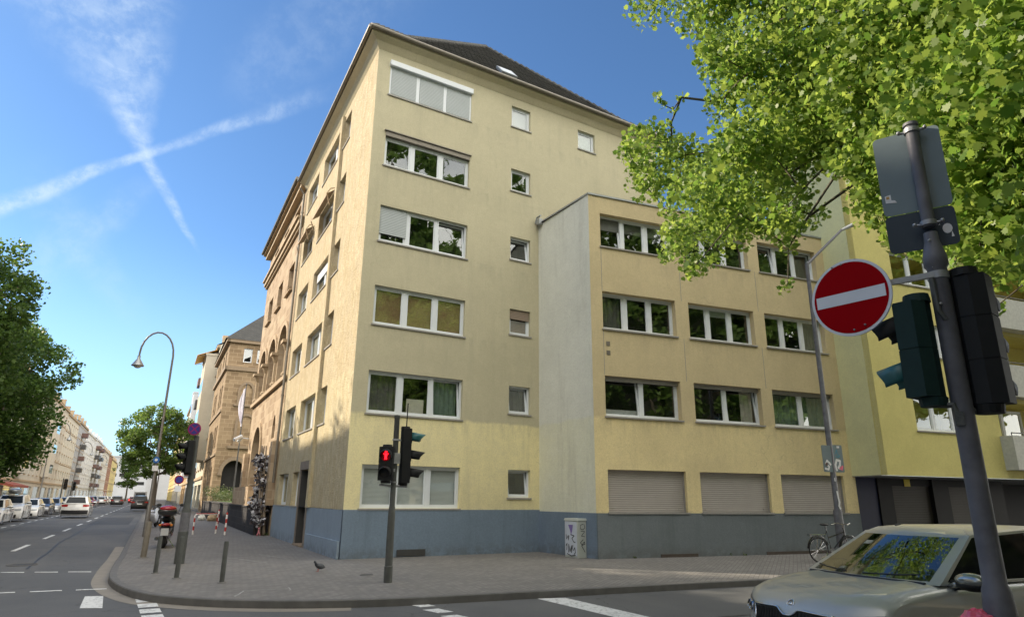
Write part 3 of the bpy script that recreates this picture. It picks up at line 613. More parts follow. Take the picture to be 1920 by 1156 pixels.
plain('skylight_sheet', (.6, .63, .65), .35, var=.1); mb.face([p_+nrm_*.145 for p_ in pp]); mb.build('skylight_pane', 'skylight_sheet', rf)
# ------------------------------------------------------------ annex
FA = Fr((6.49, -2.95), DA, NA); FAS = Fr((6.49, -.0), (0, -1), (-1, 0))
anx = thing('annex_building', 'low yellow wing with flat roof, grey-green end wall and three taupe shutters', 'building', (0, 0, 0))
AROW = [(1.26, 2.47), (4.04, 5.28), (6.77, 8.0), (9.54, 10.7)]; ACOL = [(.42, 3.17), (3.69, 6.42), (6.9, 9.64)]
mb = MB(); holes = [(a, b_, c_, d_) for (c_, d_) in AROW for (a, b_) in ACOL]
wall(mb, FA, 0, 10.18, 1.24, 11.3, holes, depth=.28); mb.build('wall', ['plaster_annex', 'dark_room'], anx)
mb = MB(); FAS.box(mb, 0, 2.95, 1.24, 11.3, -.3, 0.0); mb.build('end_wall', 'plaster_annex_side', anx)
mb = MB(); FAS.box(mb, .0, 2.95, -.3, 1.237, -.3, .02); mb.build('plinth', 'plinth_blue', anx)
mb = MB(); FA.box(mb, .02, 10.18, -.3, 1.24, -.3, .02); mb.build('plinth', 'plinth_teal', anx)
mb = MB(); c3 = AP(10.18, -8); mb.face([(6.4, .0, 11.28), tuple(AP(0, 0, 11.28)), tuple(AP(10.18, 0, 11.28)), (c3.x, 8, 11.28), (6.4, 8, 11.28)]); mb.build('flat_roof', 'patch_asphalt', anx)
mb = MB(); FA.box(mb, -.03, 10.18, 11.3, 11.36, -.2, .04); FAS.box(mb, .0, 2.96, 11.3, 11.36, -.2, .03); mb.build('parapet_cap', 'grey_metal', anx)
mb = MB(); mb.tube([(6.35, -.35, 11.5), (6.35, -.1, 11.5), (6.35, -.02, 11.3)], .035, 8); mb.box(6.32, 6.46, -.3, -.12, 11.2, 11.42); mb.build('roof_outlet', 'grey_metal', anx)
X = lambda *a, **k: window(anx, FA, *a, **dict(dict(rec=.2, sproud=.05), **k))
for i, (a, b_) in enumerate(ACOL):
    o = X(a, b_, *AROW[1], n=2, tilt=((0,), (1,), ())[i], inside=([('blind', 'blind_grey', .02, .48, .02, .2)], [('curtain', 'curtain_white', .78, .95, .05, .95)], [('curtain', 'curtain_green', .03, .97, .03, .97)])[i])
    mb = MB(); FA.box(mb, a+.01, b_-.01, AROW[1][1]-.13, AROW[1][1]-.003, -.2, -.12); mb.build('shutter_box', 'sill_stone', o)
    o = X(a, b_, *AROW[2], n=3, inside=([('curtain', 'curtain_dark', .02, .3, .02, .98)], [('blind', 'blind_grey', .35, .65, .75, .98)], [('curtain', 'curtain_dark', .68, .98, .02, .98)])[i])
    o = X(a, b_, *AROW[3], n=3, inside=([('blind', 'curtain_dark', .02, .98, .6, .98)], [], [])[i], tilt=((0,), (), (0, 2))[i])
    mb = MB(); FA.box(mb, a+.003, b_-.003, AROW[0][0]+.0, AROW[0][1]-.003, -.16, -.13)
    for z in (AROW[0][0]+.02,): FA.box(mb, a+.003, b_-.003, z, z+.05, -.13, -.115)
    for q_ in (a+.2, b_-.25): FA.box(mb, q_, q_+.06, AROW[0][0]+.08, AROW[0][0]+.12, -.13, -.11)
    o = mb.build('roller_shutter', 'shutter_taupe', anx)
    mb = MB(); FA.box(mb, a+.004, a+.05, AROW[0][0]+.0, AROW[0][1]-.003, -.129, -.10); mb.build('guide_rail', 'sill_stone', o); mb = MB(); FA.box(mb, b_-.05, b_-.004, AROW[0][0]+.0, AROW[0][1]-.003, -.129, -.10); mb.build('guide_rail', 'sill_stone', o)
    mb = MB(); FA.box(mb, a-.03, b_+.04, 1.215, 1.262, -.14, .05); mb.build('sill', 'sill_stone', anx)
mb = MB()
for a in (.42, 3.43, 6.66):
    for z0, z1 in ((5.3, 6.72), (8.02, 9.5)): FA.box(mb, a-.008, a+.008, z0, z1, .0, .004)
mb.build('expansion_joint', 'sill_stone', anx)
mb = MB()
for z in (5.93, 6.22): FA.box(mb, .51, .64, z, z+.14, .0, .012)
mb.build('air_vent', 'gutter', anx)
mb = MB()
for a0, a1 in ((2.1, 3.4), (6.0, 9.0)): FA.box(mb, a0, a1, .0, .09, .02, .05)
mb.build('base_stones', 'bark_dark', anx)
# ------------------------------------------------------------ yellow house with overhanging storeys
yb = thing('yellow_building', 'yellow block whose upper floors overhang dark garages, white balconies at its right', 'building', (0, 0, 0))
P1 = AP(10.05, 1.16); FY = Fr((P1.x, P1.y), DA, NA); FYS = Fr((AP(10.05, -2.5).x, AP(10.05, -2.5).y), NA, -DA); HY = 16.6
mb = MB(); YR = [(4.03+2.72*k, 5.28+2.72*k) for k in range(5)]
holes = [(2.05, 5.1, a, b_) for a, b_ in YR]+[(6.45, 12.2, 3.0+2.68*k, 5.3+2.68*k) for k in range(6)]
holes = [h for h in holes if h[3] < HY]
wall(mb, FY, 0, 13, 2.48, HY, holes, depth=.15, back=1.3, mback=0); mb.build('wall', ['plaster_yellow', 'dark_room'], yb)
mb = MB(); FYS.box(mb, 0, 3.66, 2.48, HY, -.3, .0); mb.build('side_wall', 'plaster_pale', yb)
mb = MB(); FY.box(mb, -.0, 30, 2.46, 2.478, -9, .0); FY.box(mb, 0, 30, HY, HY+.2, -3.7, .3); mb.build('slab', 'grey_metal', yb)
for a, b_ in YR: window(yb, FY, 2.05, 5.1, a, b_, n=3, rec=.1)
for k in range(6):
    z = 2.9+2.68*k; mb = MB(); FY.box(mb, 6.3, 12.6, z, z+1.1, .35, .45); FY.box(mb, 6.3, 6.4, z, z+1.1, 0., .35); FY.box(mb, 6.3, 12.6, z-.12, z, -.1, .45)
    o = mb.build('balcony', 'curtain_white', yb); mb = MB(); mb.tube([FY.p(6.35, z+1.2, .4), FY.p(12.6, z+1.2, .4)], .02, 8); mb.tube([FY.p(6.35, z+1.1, .4), FY.p(6.35, z+1.2, .4)], .015, 6); mb.build('railing', 'dark_frame', o)
    if k < 5: window(yb, FY, 7.2, 9.6, z+.3, z+2.3, n=2, rec=1.1, sill=None)
mb = MB(); FGv = Fr((AP(10.18, -.5).x, AP(10.18, -.5).y), DA, NA)
plain('navy_wall', (.008, .014, .06), .6, var=.2); plain('dark_pillar', (.008, .008, .009), .7, var=.3)
FGv.box(mb, .0, 1.55, -.2, 2.47, -.3, .0); mb.build('navy_wall_panel', 'navy_wall', yb)
mb = MB(); FGv.box(mb, 1.55, 2.25, -.2, 2.47, -.3, .05); FGv.box(mb, 4.35, 5.2, -.2, 2.47, -.3, .05); FGv.box(mb, 7.4, 8.3, -.2, 2.47, -.3, .05); FGv.box(mb, 8.3, 30, -.2, 2.47, -3.3, -3); mb.build('pillar', 'dark_pillar', yb)
for a0, a1 in ((2.25, 4.35), (5.2, 7.4)):
    mb = MB(); FGv.box(mb, a0, a1, -.1, 2.2, -.3, -.12); FGv.box(mb, a0, a1, 2.2, 2.47, -.3, -.05, 1); mb.build('garage_door', ['garage_slat', 'dark_pillar'], yb)
plain('yellow_plate', (.7, .55, .02), .5, var=.05)
mb = MB(); FGv.box(mb, 3.0, 3.3, 2.18, 2.44, -.04, -.03); mb.build('warning_plate', 'yellow_plate', yb)
# ------------------------------------------------------------ arches helper
def arch_fill(mb, F, a0, a1, zs, z1, o=0., depth=.25, mi=0, n=14, pointed=1.0):
    """masonry filling the corners between an arch and its rectangular opening, plus the curved soffit"""
    c, rx, rz = (a0+a1)/2, (a1-a0)/2, z1-zs-.02
    P = [(c-rx*math.cos(math.pi*i/n), zs+rz*(math.sin(math.pi*i/n)**pointed)) for i in range(n+1)]
    for i in range(n):
        (xa, za), (xb, zb) = P[i], P[i+1]
        mb.face([F.p(xa, za, o), F.p(xb, zb, o), F.p(xb, z1, o), F.p(xa, z1, o)], mi)
        mb.face([F.p(xa, za, o), F.p(xb, zb, o), F.p(xb, zb, o-depth), F.p(xa, za, o-depth)], mi)
def arch_band(mb, F, a0, a1, zs, z1, w=.22, o0=0., o1=.06, mi=0, n=14, legs=None):
    c, rx, rz = (a0+a1)/2, (a1-a0)/2, z1-zs
    for i in range(n):
        t0, t1 = math.pi*i/n, math.pi*(i+1)/n
        q = [(c-r_*math.cos(t), zs+h*math.sin(t)) for t, r_, h in ((t0, rx, rz), (t1, rx, rz), (t1, rx+w, rz+w), (t0, rx+w, rz+w))]
        f = [F.p(a, z, o1) for a, z in q]; k = [F.p(a, z, o0) for a, z in q]
        mb.face(f, mi); mb.face([f[3], f[2], k[2], k[3]], mi); mb.face([f[0], f[1], k[1], k[0]], mi)
    if legs is not None:
        F.box(mb, a0-w, a0, legs, zs, o0, o1, mi); F.box(mb, a1, a1+w, legs, zs, o0, o1, mi)
# ------------------------------------------------------------ sandstone hall beside the corner block
hall = thing('stone_hall', 'reddish sandstone hall with tall round arches next to the cream corner block', 'building')
mb = MB(); s0, s1 = 12.22, 24.0; CX = (14.35, 17.75, 21.2)
holes = [(c-.8, c+.8, 15.02, 16.12) for c in CX]+[(c-.8, c+.8, 11.5, 13.0) for c in CX]+[(c-1.35, c+1.35, 7.15, 9.8) for c in CX]+[(18.4, 21.5, 2.25, 5.3), (14.2, 15.1, 4.3, 5.45)]
wall(mb, FW, s0, s1, 0, 16.6, holes, depth=.45)
for c in CX: arch_fill(mb, FW, c-1.35, c+1.35, 8.55, 9.8, depth=.45)
arch_fill(mb, FW, 18.4, 21.5, 3.9, 5.3, depth=.45); arch_fill(mb, FW, 14.2, 15.1, 4.75, 5.45, depth=.45, pointed=1.6)
e0, e1, e2 = LP(s1, 0), LP(s1, 14), LP(s0, 14)
mb.face([tuple(e0), tuple(e1), (e1.x, e1.y, 16.6), (e0.x, e0.y, 16.6)])
mb.build('wall', ['sandstone', 'dark_room'], hall)
mb = MB()
FW.box(mb, s0, s1+.1, 14.55, 14.8, 0, .22); FW.box(mb, s0, s1+.1, 14.8, 14.92, 0, .32); FW.box(mb, s0, s1+.1, 14.42, 14.55, 0, .12)
FW.box(mb, s0, s1+.1, 6.78, 6.98, 0, .16); FW.box(mb, s0, s1+.2, 16.45, 16.7, 0, .3); FW.box(mb, s0, s1+.3, 16.7, 16.82, 0, .45)
mb.build('cornice', 'stone_trim', hall)
for c in CX: mb = MB(); arch_band(mb, FW, c-1.35, c+1.35, 8.55, 9.8, .22, 0, .09); mb.build('arch_surround', 'stone_trim', hall)
mb = MB(); arch_band(mb, FW, 18.4, 21.5, 3.9, 5.3, .25, 0, .09, legs=2.25); mb.build('arch_surround', 'stone_trim', hall)
for x in (12.75, 16.05, 19.48, 22.85):
    mb = MB(); P = Vector(FW.p(x, 7.0, -.02)); mb.lathe(P, [(.24, 0), (.24, .12), (.17, .2), (.16, 1.2), (.19, 1.26), (.3, 1.5), (.32, 1.56)], 12); FW.box(mb, x-.36, x+.36, 8.55, 8.7, -.2, .32)
    mb.build('column', 'stone_trim', hall)
for c in CX:
    for z0, z1 in ((15.02, 16.12), (11.5, 13.0)):
        o = window(hall, FW, c-.8, c+.8, z0, z1, n=2, rec=.3, frame='stone_dark_trim', sill='stone_trim', sproud=.14, mull=.2, glass='pane_far')
    o = window(hall, FW, c-1.35, c+1.35, 7.15, 9.75, n=2, rec=.42, frame='dark_frame', sill=None, glass='pane_far')
window(hall, FW, 18.4, 21.5, 2.25, 5.25, n=3, rec=.42, frame='dark_frame', sill='stone_trim', glass='pane_far')
mb = MB(); FW.box(mb, 17.0, 23.9, 1.25, 2.1, .0, .55); FW.box(mb, 15.6, 24.0, 0, 1.24, 0, .6)
for a, b_ in ((12.3, 12.9), (22.6, 23.4)): FW.box(mb, a, b_, 1.25, 4.0, 0, .3)
mb.build('buttress', 'sandstone', hall)
mb = MB(); FW.box(mb, s0, 24.3, 16.82, 16.9, -3, .5); a, b_ = LP(s0, -.5, 16.9), LP(24.3, -.5, 16.9); c_, d_ = LP(24.3, 5, 20.2), LP(s0, 5, 20.2); mb.face([a, b_, c_, d_]); mb.build('roof', 'roof_tile', hall)
mb = MB(); mb.tube([LP(s0, -.52, 16.86), LP(24.3, -.52, 16.86)], .08, 8); mb.build('rain_gutter', 'gutter', hall)
# security cameras on the far corner of the hall
cm = thing('security_camera', 'white security camera and lamp on the lower corner of the sandstone hall', 'camera', LP(23.9, -.45, 4.95))
mb = MB(); mb.tube([(0.4, 0, 0), (-.1, 0, .05)], .03, 8); mb.build('bracket', 'white_frame', cm)
mb = MB(); mb.tube([(-.45, -.2, -.12), (.0, .05, .12)], [.10, .12], 12); mb.tube([(-.15, .2, -.2), (.05, .1, .05)], [.1, .08], 12); mb.build('camera_body', 'white_frame', cm, smooth='auto')
# ------------------------------------------------------------ low basalt wall with its planting strip
lw = thing('garden_wall', 'low dark basalt wall with pale coping edging the raised lawn', 'wall')
mb = MB(); FW.box(mb, 12.9, 49.0, 0, 1.12, -.32, .62); mb.build('masonry', 'basalt', lw)
mb = MB(); FW.box(mb, 12.88, 49.05, 1.12, 1.2, -.36, .66); mb.build('coping', 'basalt', lw)
mb = MB(); lp = [LP(24, .3, 1.21), LP(49.3, .3, 1.21), LP(49.3, 14, 1.3), LP(24, 14, 1.3)]; mb.face(lp)
plain('lawn_green', (.06, .11, .02), .9, var=.4, scale=3, bmp=.6); struct(mb.build('lawn', 'lawn_green'))
# ------------------------------------------------------------ brown stone wing, its end wall faces the corner
wing = thing('stone_wing', 'brown sandstone wing with dark round doorway behind the flagpole', 'building')
WS = 49.6; FE = Fr(LP(WS, 0).xy, NL, -DL); FWS = Fr(LP(WS, 0).xy, DL, -NL)
mb = MB(); WL, WW, WH = 15, 16, 16.3
wall(mb, FE, 0, WW, 0, WH, [(.75, 2.75, 1.9, 4.9), (1.35, 2.15, 14.35, 15.75), (2.6, 3.4, 14.35, 15.75), (4.8, 5.6, 14.35, 15.75)], depth=.5, back=1.2)
arch_fill(mb, FE, .75, 2.75, 3.7, 4.9, depth=.5)
wh = [(s, s+1.3, z, z+2.1) for s in (2.2, 4.2, 9, 11) for z in (2.2, 6.2, 10.2)]+[(s, s+1.2, 14.2, 15.7) for s in (2.3, 5, 9, 11.5)]
wall(mb, FWS, 0, WL, 0, WH, wh, depth=.3)
mb.build('wall', ['sandstone_brown', 'dark_room'], wing)
mb = MB(); arch_band(mb, FE, .75, 2.75, 3.7, 4.9, .35, 0, .12); FE.box(mb, .35, .75, 3.5, 3.7, 0, .2); FE.box(mb, 2.75, 3.15, 3.5, 3.7, 0, .2); FE.box(mb, .3, 3.2, 1.7, 1.88, 0, .3); FE.box(mb, -.2, WW, 13.45, 13.85, 0, .22); FWS.box(mb, -.22, WL, 13.45, 13.85, 0, .22)
FE.box(mb, -.3, WW, 16.2, 16.5, 0, .35); FWS.box(mb, -.35, WL, 16.2, 16.5, 0, .35); FWS.box(mb, 0, WL, 5.3, 5.5, 0, .12); FWS.box(mb, 0, WL, 9.4, 9.6, 0, .12)
arch_band(mb, FE, 1.5, 2.6, 11.4, 12.2, .25, 0, .12, legs=10.2); FE.box(mb, 1.0, 3.1, 10.0, 10.2, 0, .22)
FE.box(mb, .9, 3.6, 6.0, 6.25, 0, .25); arch_band(mb, FE, 1.6, 3.0, 8.4, 9.1, .25, 0, .12, legs=6.25)
FE.box(mb, .0, WW, .0, 1.0, 0, .3)
mb.build('stone_mouldings', 'stone_dark_trim', wing)
for a in (1.35, 2.6, 4.8): window(wing, FE, a, a+.8, 14.35, 15.75, n=1, rec=.12, glass='pane_far', sill='stone_dark_trim')
for h in wh: window(wing, FWS, *h, n=1, rec=.2, glass='pane_far', sill='stone_dark_trim', frame='stone_dark_trim')
mb = MB(); FE.box(mb, .75, 2.75, 1.9, 4.9, -.9, -.8); mb.build('door', 'dark_pillar', wing)
mb = MB(); rb = [FE.p(-.5, 16.5, .4), FE.p(WW, 16.5, .4), tuple(LP(WS+WL, WW, 16.5)), tuple(LP(WS+WL, -.4, 16.5))]; ra = [tuple(LP(WS+4, 4.5, 21.5)), tuple(LP(WS+4, WW, 21.5)), tuple(LP(WS+WL, WW, 21.5)), tuple(LP(WS+WL, 4.5, 21.5))]
for i in range(4): j = (i+1) % 4; mb.face([rb[i], rb[j], ra[j], ra[i]])
mb.face(ra); ro = mb.build('roof', 'roof_tile', wing)
plain('copper_green', (.12, .2, .17), .6, var=.3); mb = MB(); p = LP(WS+3.5, 1.6, 17.2); mb.box(p.x-.6, p.x+.6, p.y-.6, p.y+.6, 16.9, 18.3); mb.build('dormer', 'copper_green', ro)
# flagpole
fp = thing('flagpole', 'dark flagpole with a limp white flag standing on the raised lawn', 'flagpole', LP(45.5, 1.55, 1.2))
mb = MB(); mb.tube([(0, 0, 0), (0, 0, 4), (0, 0, 10.3)], [.07, .06, .04], 8); mb.blob((0, 0, 10.35), .08, 8); mb.build('pole', 'dark_frame', fp)
plain('flag_cloth', (.72, .68, .74), .8, var=.15, scale=2)
mb = MB(); n_ = 12
for i in range(n_):
    for j in range(18):
        def fq(i, j):
            u, v = i/n_, j/18; wd = .75*(math.sin(math.pi*min(1, .12+v*.95))**.7); a = u*wd
            return (-.05-a*.6*(1 if v < .9 else .8)+.04*math.sin(u*9+v*4), -.04-a*.4+.12*math.sin(u*11), 10.1-v*3.6-u*.5*(1-v))
        mb.face([fq(i, j), fq(i+1, j), fq(i+1, j+1), fq(i, j+1)])
mb.build('flag', 'flag_cloth', fp, smooth=True, merge=True)
# ------------------------------------------------------------ generic street house
def house(label, s0, s1, off, z, side, wallm, rows, cols, wsz=(1.1, 1.6), oriel=None, roofm='roof_tile', balconies=None, roof_h=3.2, ground=None, trim='stone_trim', glass='pane_far', frame='white_frame', parap=False, endwall=True):
    """side -1: right row (faces the street to the left), +1: left row"""
    t = thing('town_house', label, 'house', LP(s0, off)); base = LP(s0, off)
    P = (0, 0); F = Fr(P, DL, -NL if side < 0 else NL); L = s1-s0; D = 11
    holes = []; gh = 3.9; fh = (z-gh-.5)/rows
    for r_ in range(rows):
        for c_ in range(cols):
            cx = (c_+.5)*L/cols; zz = gh+.8+r_*fh; holes.append((cx-wsz[0]/2, cx+wsz[0]/2, zz, min(zz+wsz[1], z-.5)))
    sh = [((c_+.12)*L/max(2, cols//2), (c_+.88)*L/max(2, cols//2), .3, 2.9) for c_ in range(max(2, cols//2))]
    mb = MB(); wall(mb, F, 0, L, 0, z, holes+sh, depth=.2, back=.6)
    n_ = F.n*-D
    for a in ((0,) if endwall else ()):
        mb.face([F.p(a, 0), tuple(Vector(F.p(a, 0))+n_), tuple(Vector(F.p(a, z))+n_), F.p(a, z)])
        mb.face([F.p(a, z), tuple(Vector(F.p(a, z))+n_), tuple(Vector(F.p(a, z+roof_h))+n_*.5)])
    mb.face([F.p(L, 0), tuple(Vector(F.p(L, 0))+n_), tuple(Vector(F.p(L, z))+n_), F.p(L, z)])
    mb.build('wall', [wallm, 'dark_room'], t)
    mb = MB(); F.box(mb, -.02, L+.02, z-.3, z, 0, .3); F.box(mb, 0, L, gh-.4, gh-.1, 0, .15)
    for r_ in range(1, rows, 2): F.box(mb, 0, L, gh+.35+r_*fh, gh+.5+r_*fh, 0, .08)
    for h in holes: F.box(mb, h[0]-.12, h[1]+.12, h[3], h[3]+.18, 0, .1); F.box(mb, h[0]-.1, h[1]+.1, h[2]-.14, h[2], 0, .12)
    mb.build('mouldings', trim, t)
    fm, gm = MB(), MB()
    for h in holes:
        c_ = (h[0]+h[1])/2; fm_w = .07
        F.box(fm, h[0], h[1], h[2], h[2]+fm_w, -.18, -.12); F.box(fm, h[0], h[1], h[3]-fm_w, h[3], -.18, -.12); F.box(fm, c_-.04, c_+.04, h[2]+fm_w, h[3]-fm_w, -.18, -.12)
        w_ = MB(); F.box(w_, h[0], h[0]+fm_w, h[2]+fm_w, h[3]-fm_w, -.18, -.12); F.box(w_, h[1]-fm_w, h[1], h[2]+fm_w, h[3]-fm_w, -.18, -.12)
        F.box(w_, h[0], h[1], h[2], h[2]+fm_w, -.18, -.12); F.box(w_, h[0], h[1], h[3]-fm_w, h[3], -.18, -.12); F.box(w_, c_-.04, c_+.04, h[2]+fm_w, h[3]-fm_w, -.18, -.12)
        w_.face([F.p(h[0], h[2], -.16), F.p(h[1], h[2], -.16), F.p(h[1], h[3], -.16), F.p(h[0], h[3], -.16)], 1)
        w_.build('window', [frame, glass], t)
    for h in sh:
        w_ = MB(); w_.face([F.p(h[0], h[2], -.15), F.p(h[1], h[2], -.15), F.p(h[1], h[3], -.15), F.p(h[0], h[3], -.15)]); w_.build('shop_window', glass, t)
    if not parap:
        mb = MB(); a, b_ = Vector(F.p(-.05, z, .35)), Vector(F.p(L+.05, z, .35)); up = Vector((0, 0, roof_h)); c_, d_ = b_+n_*.5-F.n*.35+up, a+n_*.5-F.n*.35+up
        mb.face([a, b_, c_, d_]); mb.face([d_, c_, b_+n_, a+n_]); ro = mb.build('roof', roofm, t)
        nd = max(1, cols//2)
        for k in range(nd):
            x = (k+.5)*L/nd; dm = MB(); F.box(dm, x-.7, x+.7, z+.1, z+1.9, -1.6, -.3); dd = dm.build('dormer', trim, ro)
            dm = MB(); dm.face([F.p(x-.5, z+.5, -.29), F.p(x+.5, z+.5, -.29), F.p(x+.5, z+1.6, -.29), F.p(x-.5, z+1.6, -.29)]); dm.build('dormer_window', glass, ro)
        dm = MB(); F.box(dm, L*.7, L*.7+.9, z+roof_h-.8, z+roof_h+1.2, -5.6, -4.8); dm.build('chimney', 'sandstone_brown', ro)
    if oriel:
        a, b_, z0, z1, o_, mt = oriel; mb = MB(); F.box(mb, a, b_, z0, z1, 0, o_); F.box(mb, a-.08, b_+.08, z1, z1+.25, 0, o_+.08)
        oo = mb.build('oriel', mt, t); g_ = MB(); nr = int((z1-z0)/fh)
        for k in range(nr): g_.face([F.p(a+.4, z0+.7+k*fh, o_+.01), F.p(b_-.4, z0+.7+k*fh, o_+.01), F.p(b_-.4, z0+2.2+k*fh, o_+.01), F.p(a+.4, z0+2.2+k*fh, o_+.01)])
        g_.build('oriel_window', glass, oo)
    if balconies:
        for r_ in range(rows):
            for (a, b_) in balconies:
                zz = gh+.3+r_*fh; mb = MB(); F.box(mb, a, b_, zz, zz+.16, 0, 1.3); F.box(mb, a, b_, zz+.16, zz+1.05, 1.22, 1.3); F.box(mb, a, a+.06, zz+.16, zz+1.05, 0, 1.22); F.box(mb, b_-.06, b_, zz+.16, zz+1.05, 0, 1.22); mb.build('balcony', 'dark_frame' if r_ % 2 else 'balcony_red', t)
    return t
plain('balcony_red', (.13, .075, .065), .7, var=.2)
for n_, c_ in {'stucco_beige': (.60, .56, .47), 'stucco_white': (.66, .68, .70), 'stucco_cream': (.62, .58, .48), 'stucco_blue': (.32, .44, .55), 'stucco_orange': (.50, .34, .19), 'stucco_grey': (.42, .43, .44), 'stucco_tan': (.54, .49, .40), 'stucco_yellow': (.62, .50, .22), 'stucco_brown': (.30, .16, .10)}.items():
    plaster(n_, c_, c_, bmp=.3, dirtamt=.25, dirt=tuple(v*.6 for v in c_))
# right row beyond the wing
house('pale tan house with a big projecting oriel beyond the stone wing', 64.8, 80, 0, 19.0, -1, 'stucco_cream', 4, 4, oriel=(1.0, 8.5, 5.6, 17.8, 1.3, 'stucco_tan'))
aw = thing('awning', 'sunlit orange awning spread out below the roof beside the stone wing', 'awning', LP(66, 0, 18.6)); mb = MB()
plain('awning_orange', (.65, .40, .12), .8, var=.1)
mb.hexa([LP(0, -.2, 0), LP(6.5, -.2, 0), LP(6.5, -2.3, -.9), LP(0, -2.3, -.9), LP(0, -.2, .06), LP(6.5, -.2, .06), LP(6.5, -2.3, -.84), LP(0, -2.3, -.84)]); mb.build('cloth', 'awning_orange', aw)
mb = MB(); mb.tube([LP(.3, 0, -.3), LP(.3, -2.2, -.95)], .03, 6); mb.tube([LP(6.2, 0, -.3), LP(6.2, -2.2, -.95)], .03, 6); mb.build('arm', 'grey_metal', aw)
house('light blue fronted house with white ground floor, second beyond the stone wing', 80, 92, 0, 19.6, -1, 'stucco_blue', 5, 3, balconies=[(1, 4)])
house('grey house with red shop fascia, third beyond the stone wing', 92, 108, 0, 20.5, -1, 'stucco_grey', 5, 4, oriel=(9, 13, 4.5, 18, 1.0, 'stucco_white'))
house('ochre orange house on the right side, half hidden by the round tree', 108, 126, 0, 18.5, -1, 'stucco_orange', 4, 5)
house('cream house far along the right side of the street just before the vanishing point', 126, 150, 0, 19.5, -1, 'stucco_cream', 5, 6)
house('tan house at the far end of the right row', 150, 190, 0, 18, -1, 'stucco_tan', 4, 8)
house('yellow house closing the right row at the far end', 190, 260, 0, 19, -1, 'stucco_yellow', 5, 12)
# left row
LO = -22.6
house('broad beige stucco house with ornate mouldings behind the big dark tree', 84, 118, LO, 17.6, 1, 'stucco_beige', 4, 8, oriel=(14, 19, 4.6, 15, 1.0, 'stucco_beige'))
house('beige ornate house behind the curved street lamp at left', 118, 146, LO, 18.4, 1, 'stucco_tan', 4, 7, oriel=(6, 11, 4.6, 15.5, 1.1, 'stucco_beige'), roof_h=3.6)
house('cream house with grey loft between the ornate beige fronts and the white block', 146, 170, LO, 18.0, 1, 'stucco_cream', 4, 6)
house('pale grey house left of the plain white block', 170, 192, LO, 18.6, 1, 'stucco_grey', 5, 6, balconies=[(9, 12)])
house('plain white block with small dark square windows', 192, 226, LO, 18.2, 1, 'stucco_white', 5, 6, wsz=(1.5, 1.5), trim='stucco_white')
house('white block with stacked dark red balconies', 226, 262, LO, 18.6, 1, 'stucco_white', 5, 8, balconies=[(2, 9), (16, 24)], trim='stucco_white')
house('beige house following the block with the red balconies', 262, 300, LO, 17.6, 1, 'stucco_beige', 5, 8)
house('narrow brown house far down the left row', 300, 325, LO, 17.8, 1, 'stucco_brown', 5, 5)
house('ochre house closing the left row', 325, 372, LO, 17, 1, 'stucco_yellow', 5, 8)
house('cream corner house opposite the crossing, outside the left edge of the view', -52, -20, LO, 17, 1, 'stucco_cream', 4, 7)
house('tall beige corner house hidden behind the near dark tree at left', -14, 36, LO, 19.9, 1, 'stucco_beige', 5, 10, parap=True)
house('cream house hidden behind the two dark trees at left', 36, 84, LO, 16.5, 1, 'stucco_cream', 4, 10)
# far end of the street
fe = thing('office_block', 'long pale office block closing the street at its far end', 'building', LP(470, -14)); mb = MB(); Fx = Fr((0, 0), NL, -DL)
hs_ = [(x, x+6.4, z, z+2) for x in range(-27, 38, 8) for z in (8, 13, 18)]
wall(mb, Fx, -30, 40, 0, 25, hs_, depth=.3, back=1); mb.build('wall', ['stucco_grey', 'dark_room'], fe)
mb = MB(); Fx.box(mb, -30.5, 40.5, 25, 26, -20, .6); mb.build('roof', 'grey_metal', fe)
fe = thing('gabled_building', 'grey gabled end wall in front of the far office block', 'building', LP(330, -3)); mb = MB()
mb.face([Fx.p(-5, 0), Fx.p(9, 0), Fx.p(9, 8), Fx.p(1, 16), Fx.p(-5, 9)]); mb.face([Fx.p(-5, 0), Fx.p(-5, 9), Fx.p(-5, 9, -20), Fx.p(-5, 0, -20)]); mb.build('wall', 'stucco_grey', fe)
mb = MB(); mb.face([Fx.p(1, 16.1, .3), Fx.p(9.3, 7.9, .3), Fx.p(9.3, 7.9, -20), Fx.p(1, 16.1, -20)]); mb.face([Fx.p(1, 16.1, .3), Fx.p(-5.3, 8.9, .3), Fx.p(-5.3, 8.9, -20), Fx.p(1, 16.1, -20)]); mb.build('roof', 'roof_tile', fe)
# house behind the camera, seen only mirrored in panes
hb = house('long tan house on the near side of the side street, behind the viewer', 0, 64, 0, 18, 1, 'stucco_tan', 5, 14); hb.location = (34, -33, 0); hb.rotation_euler.z = R(88)
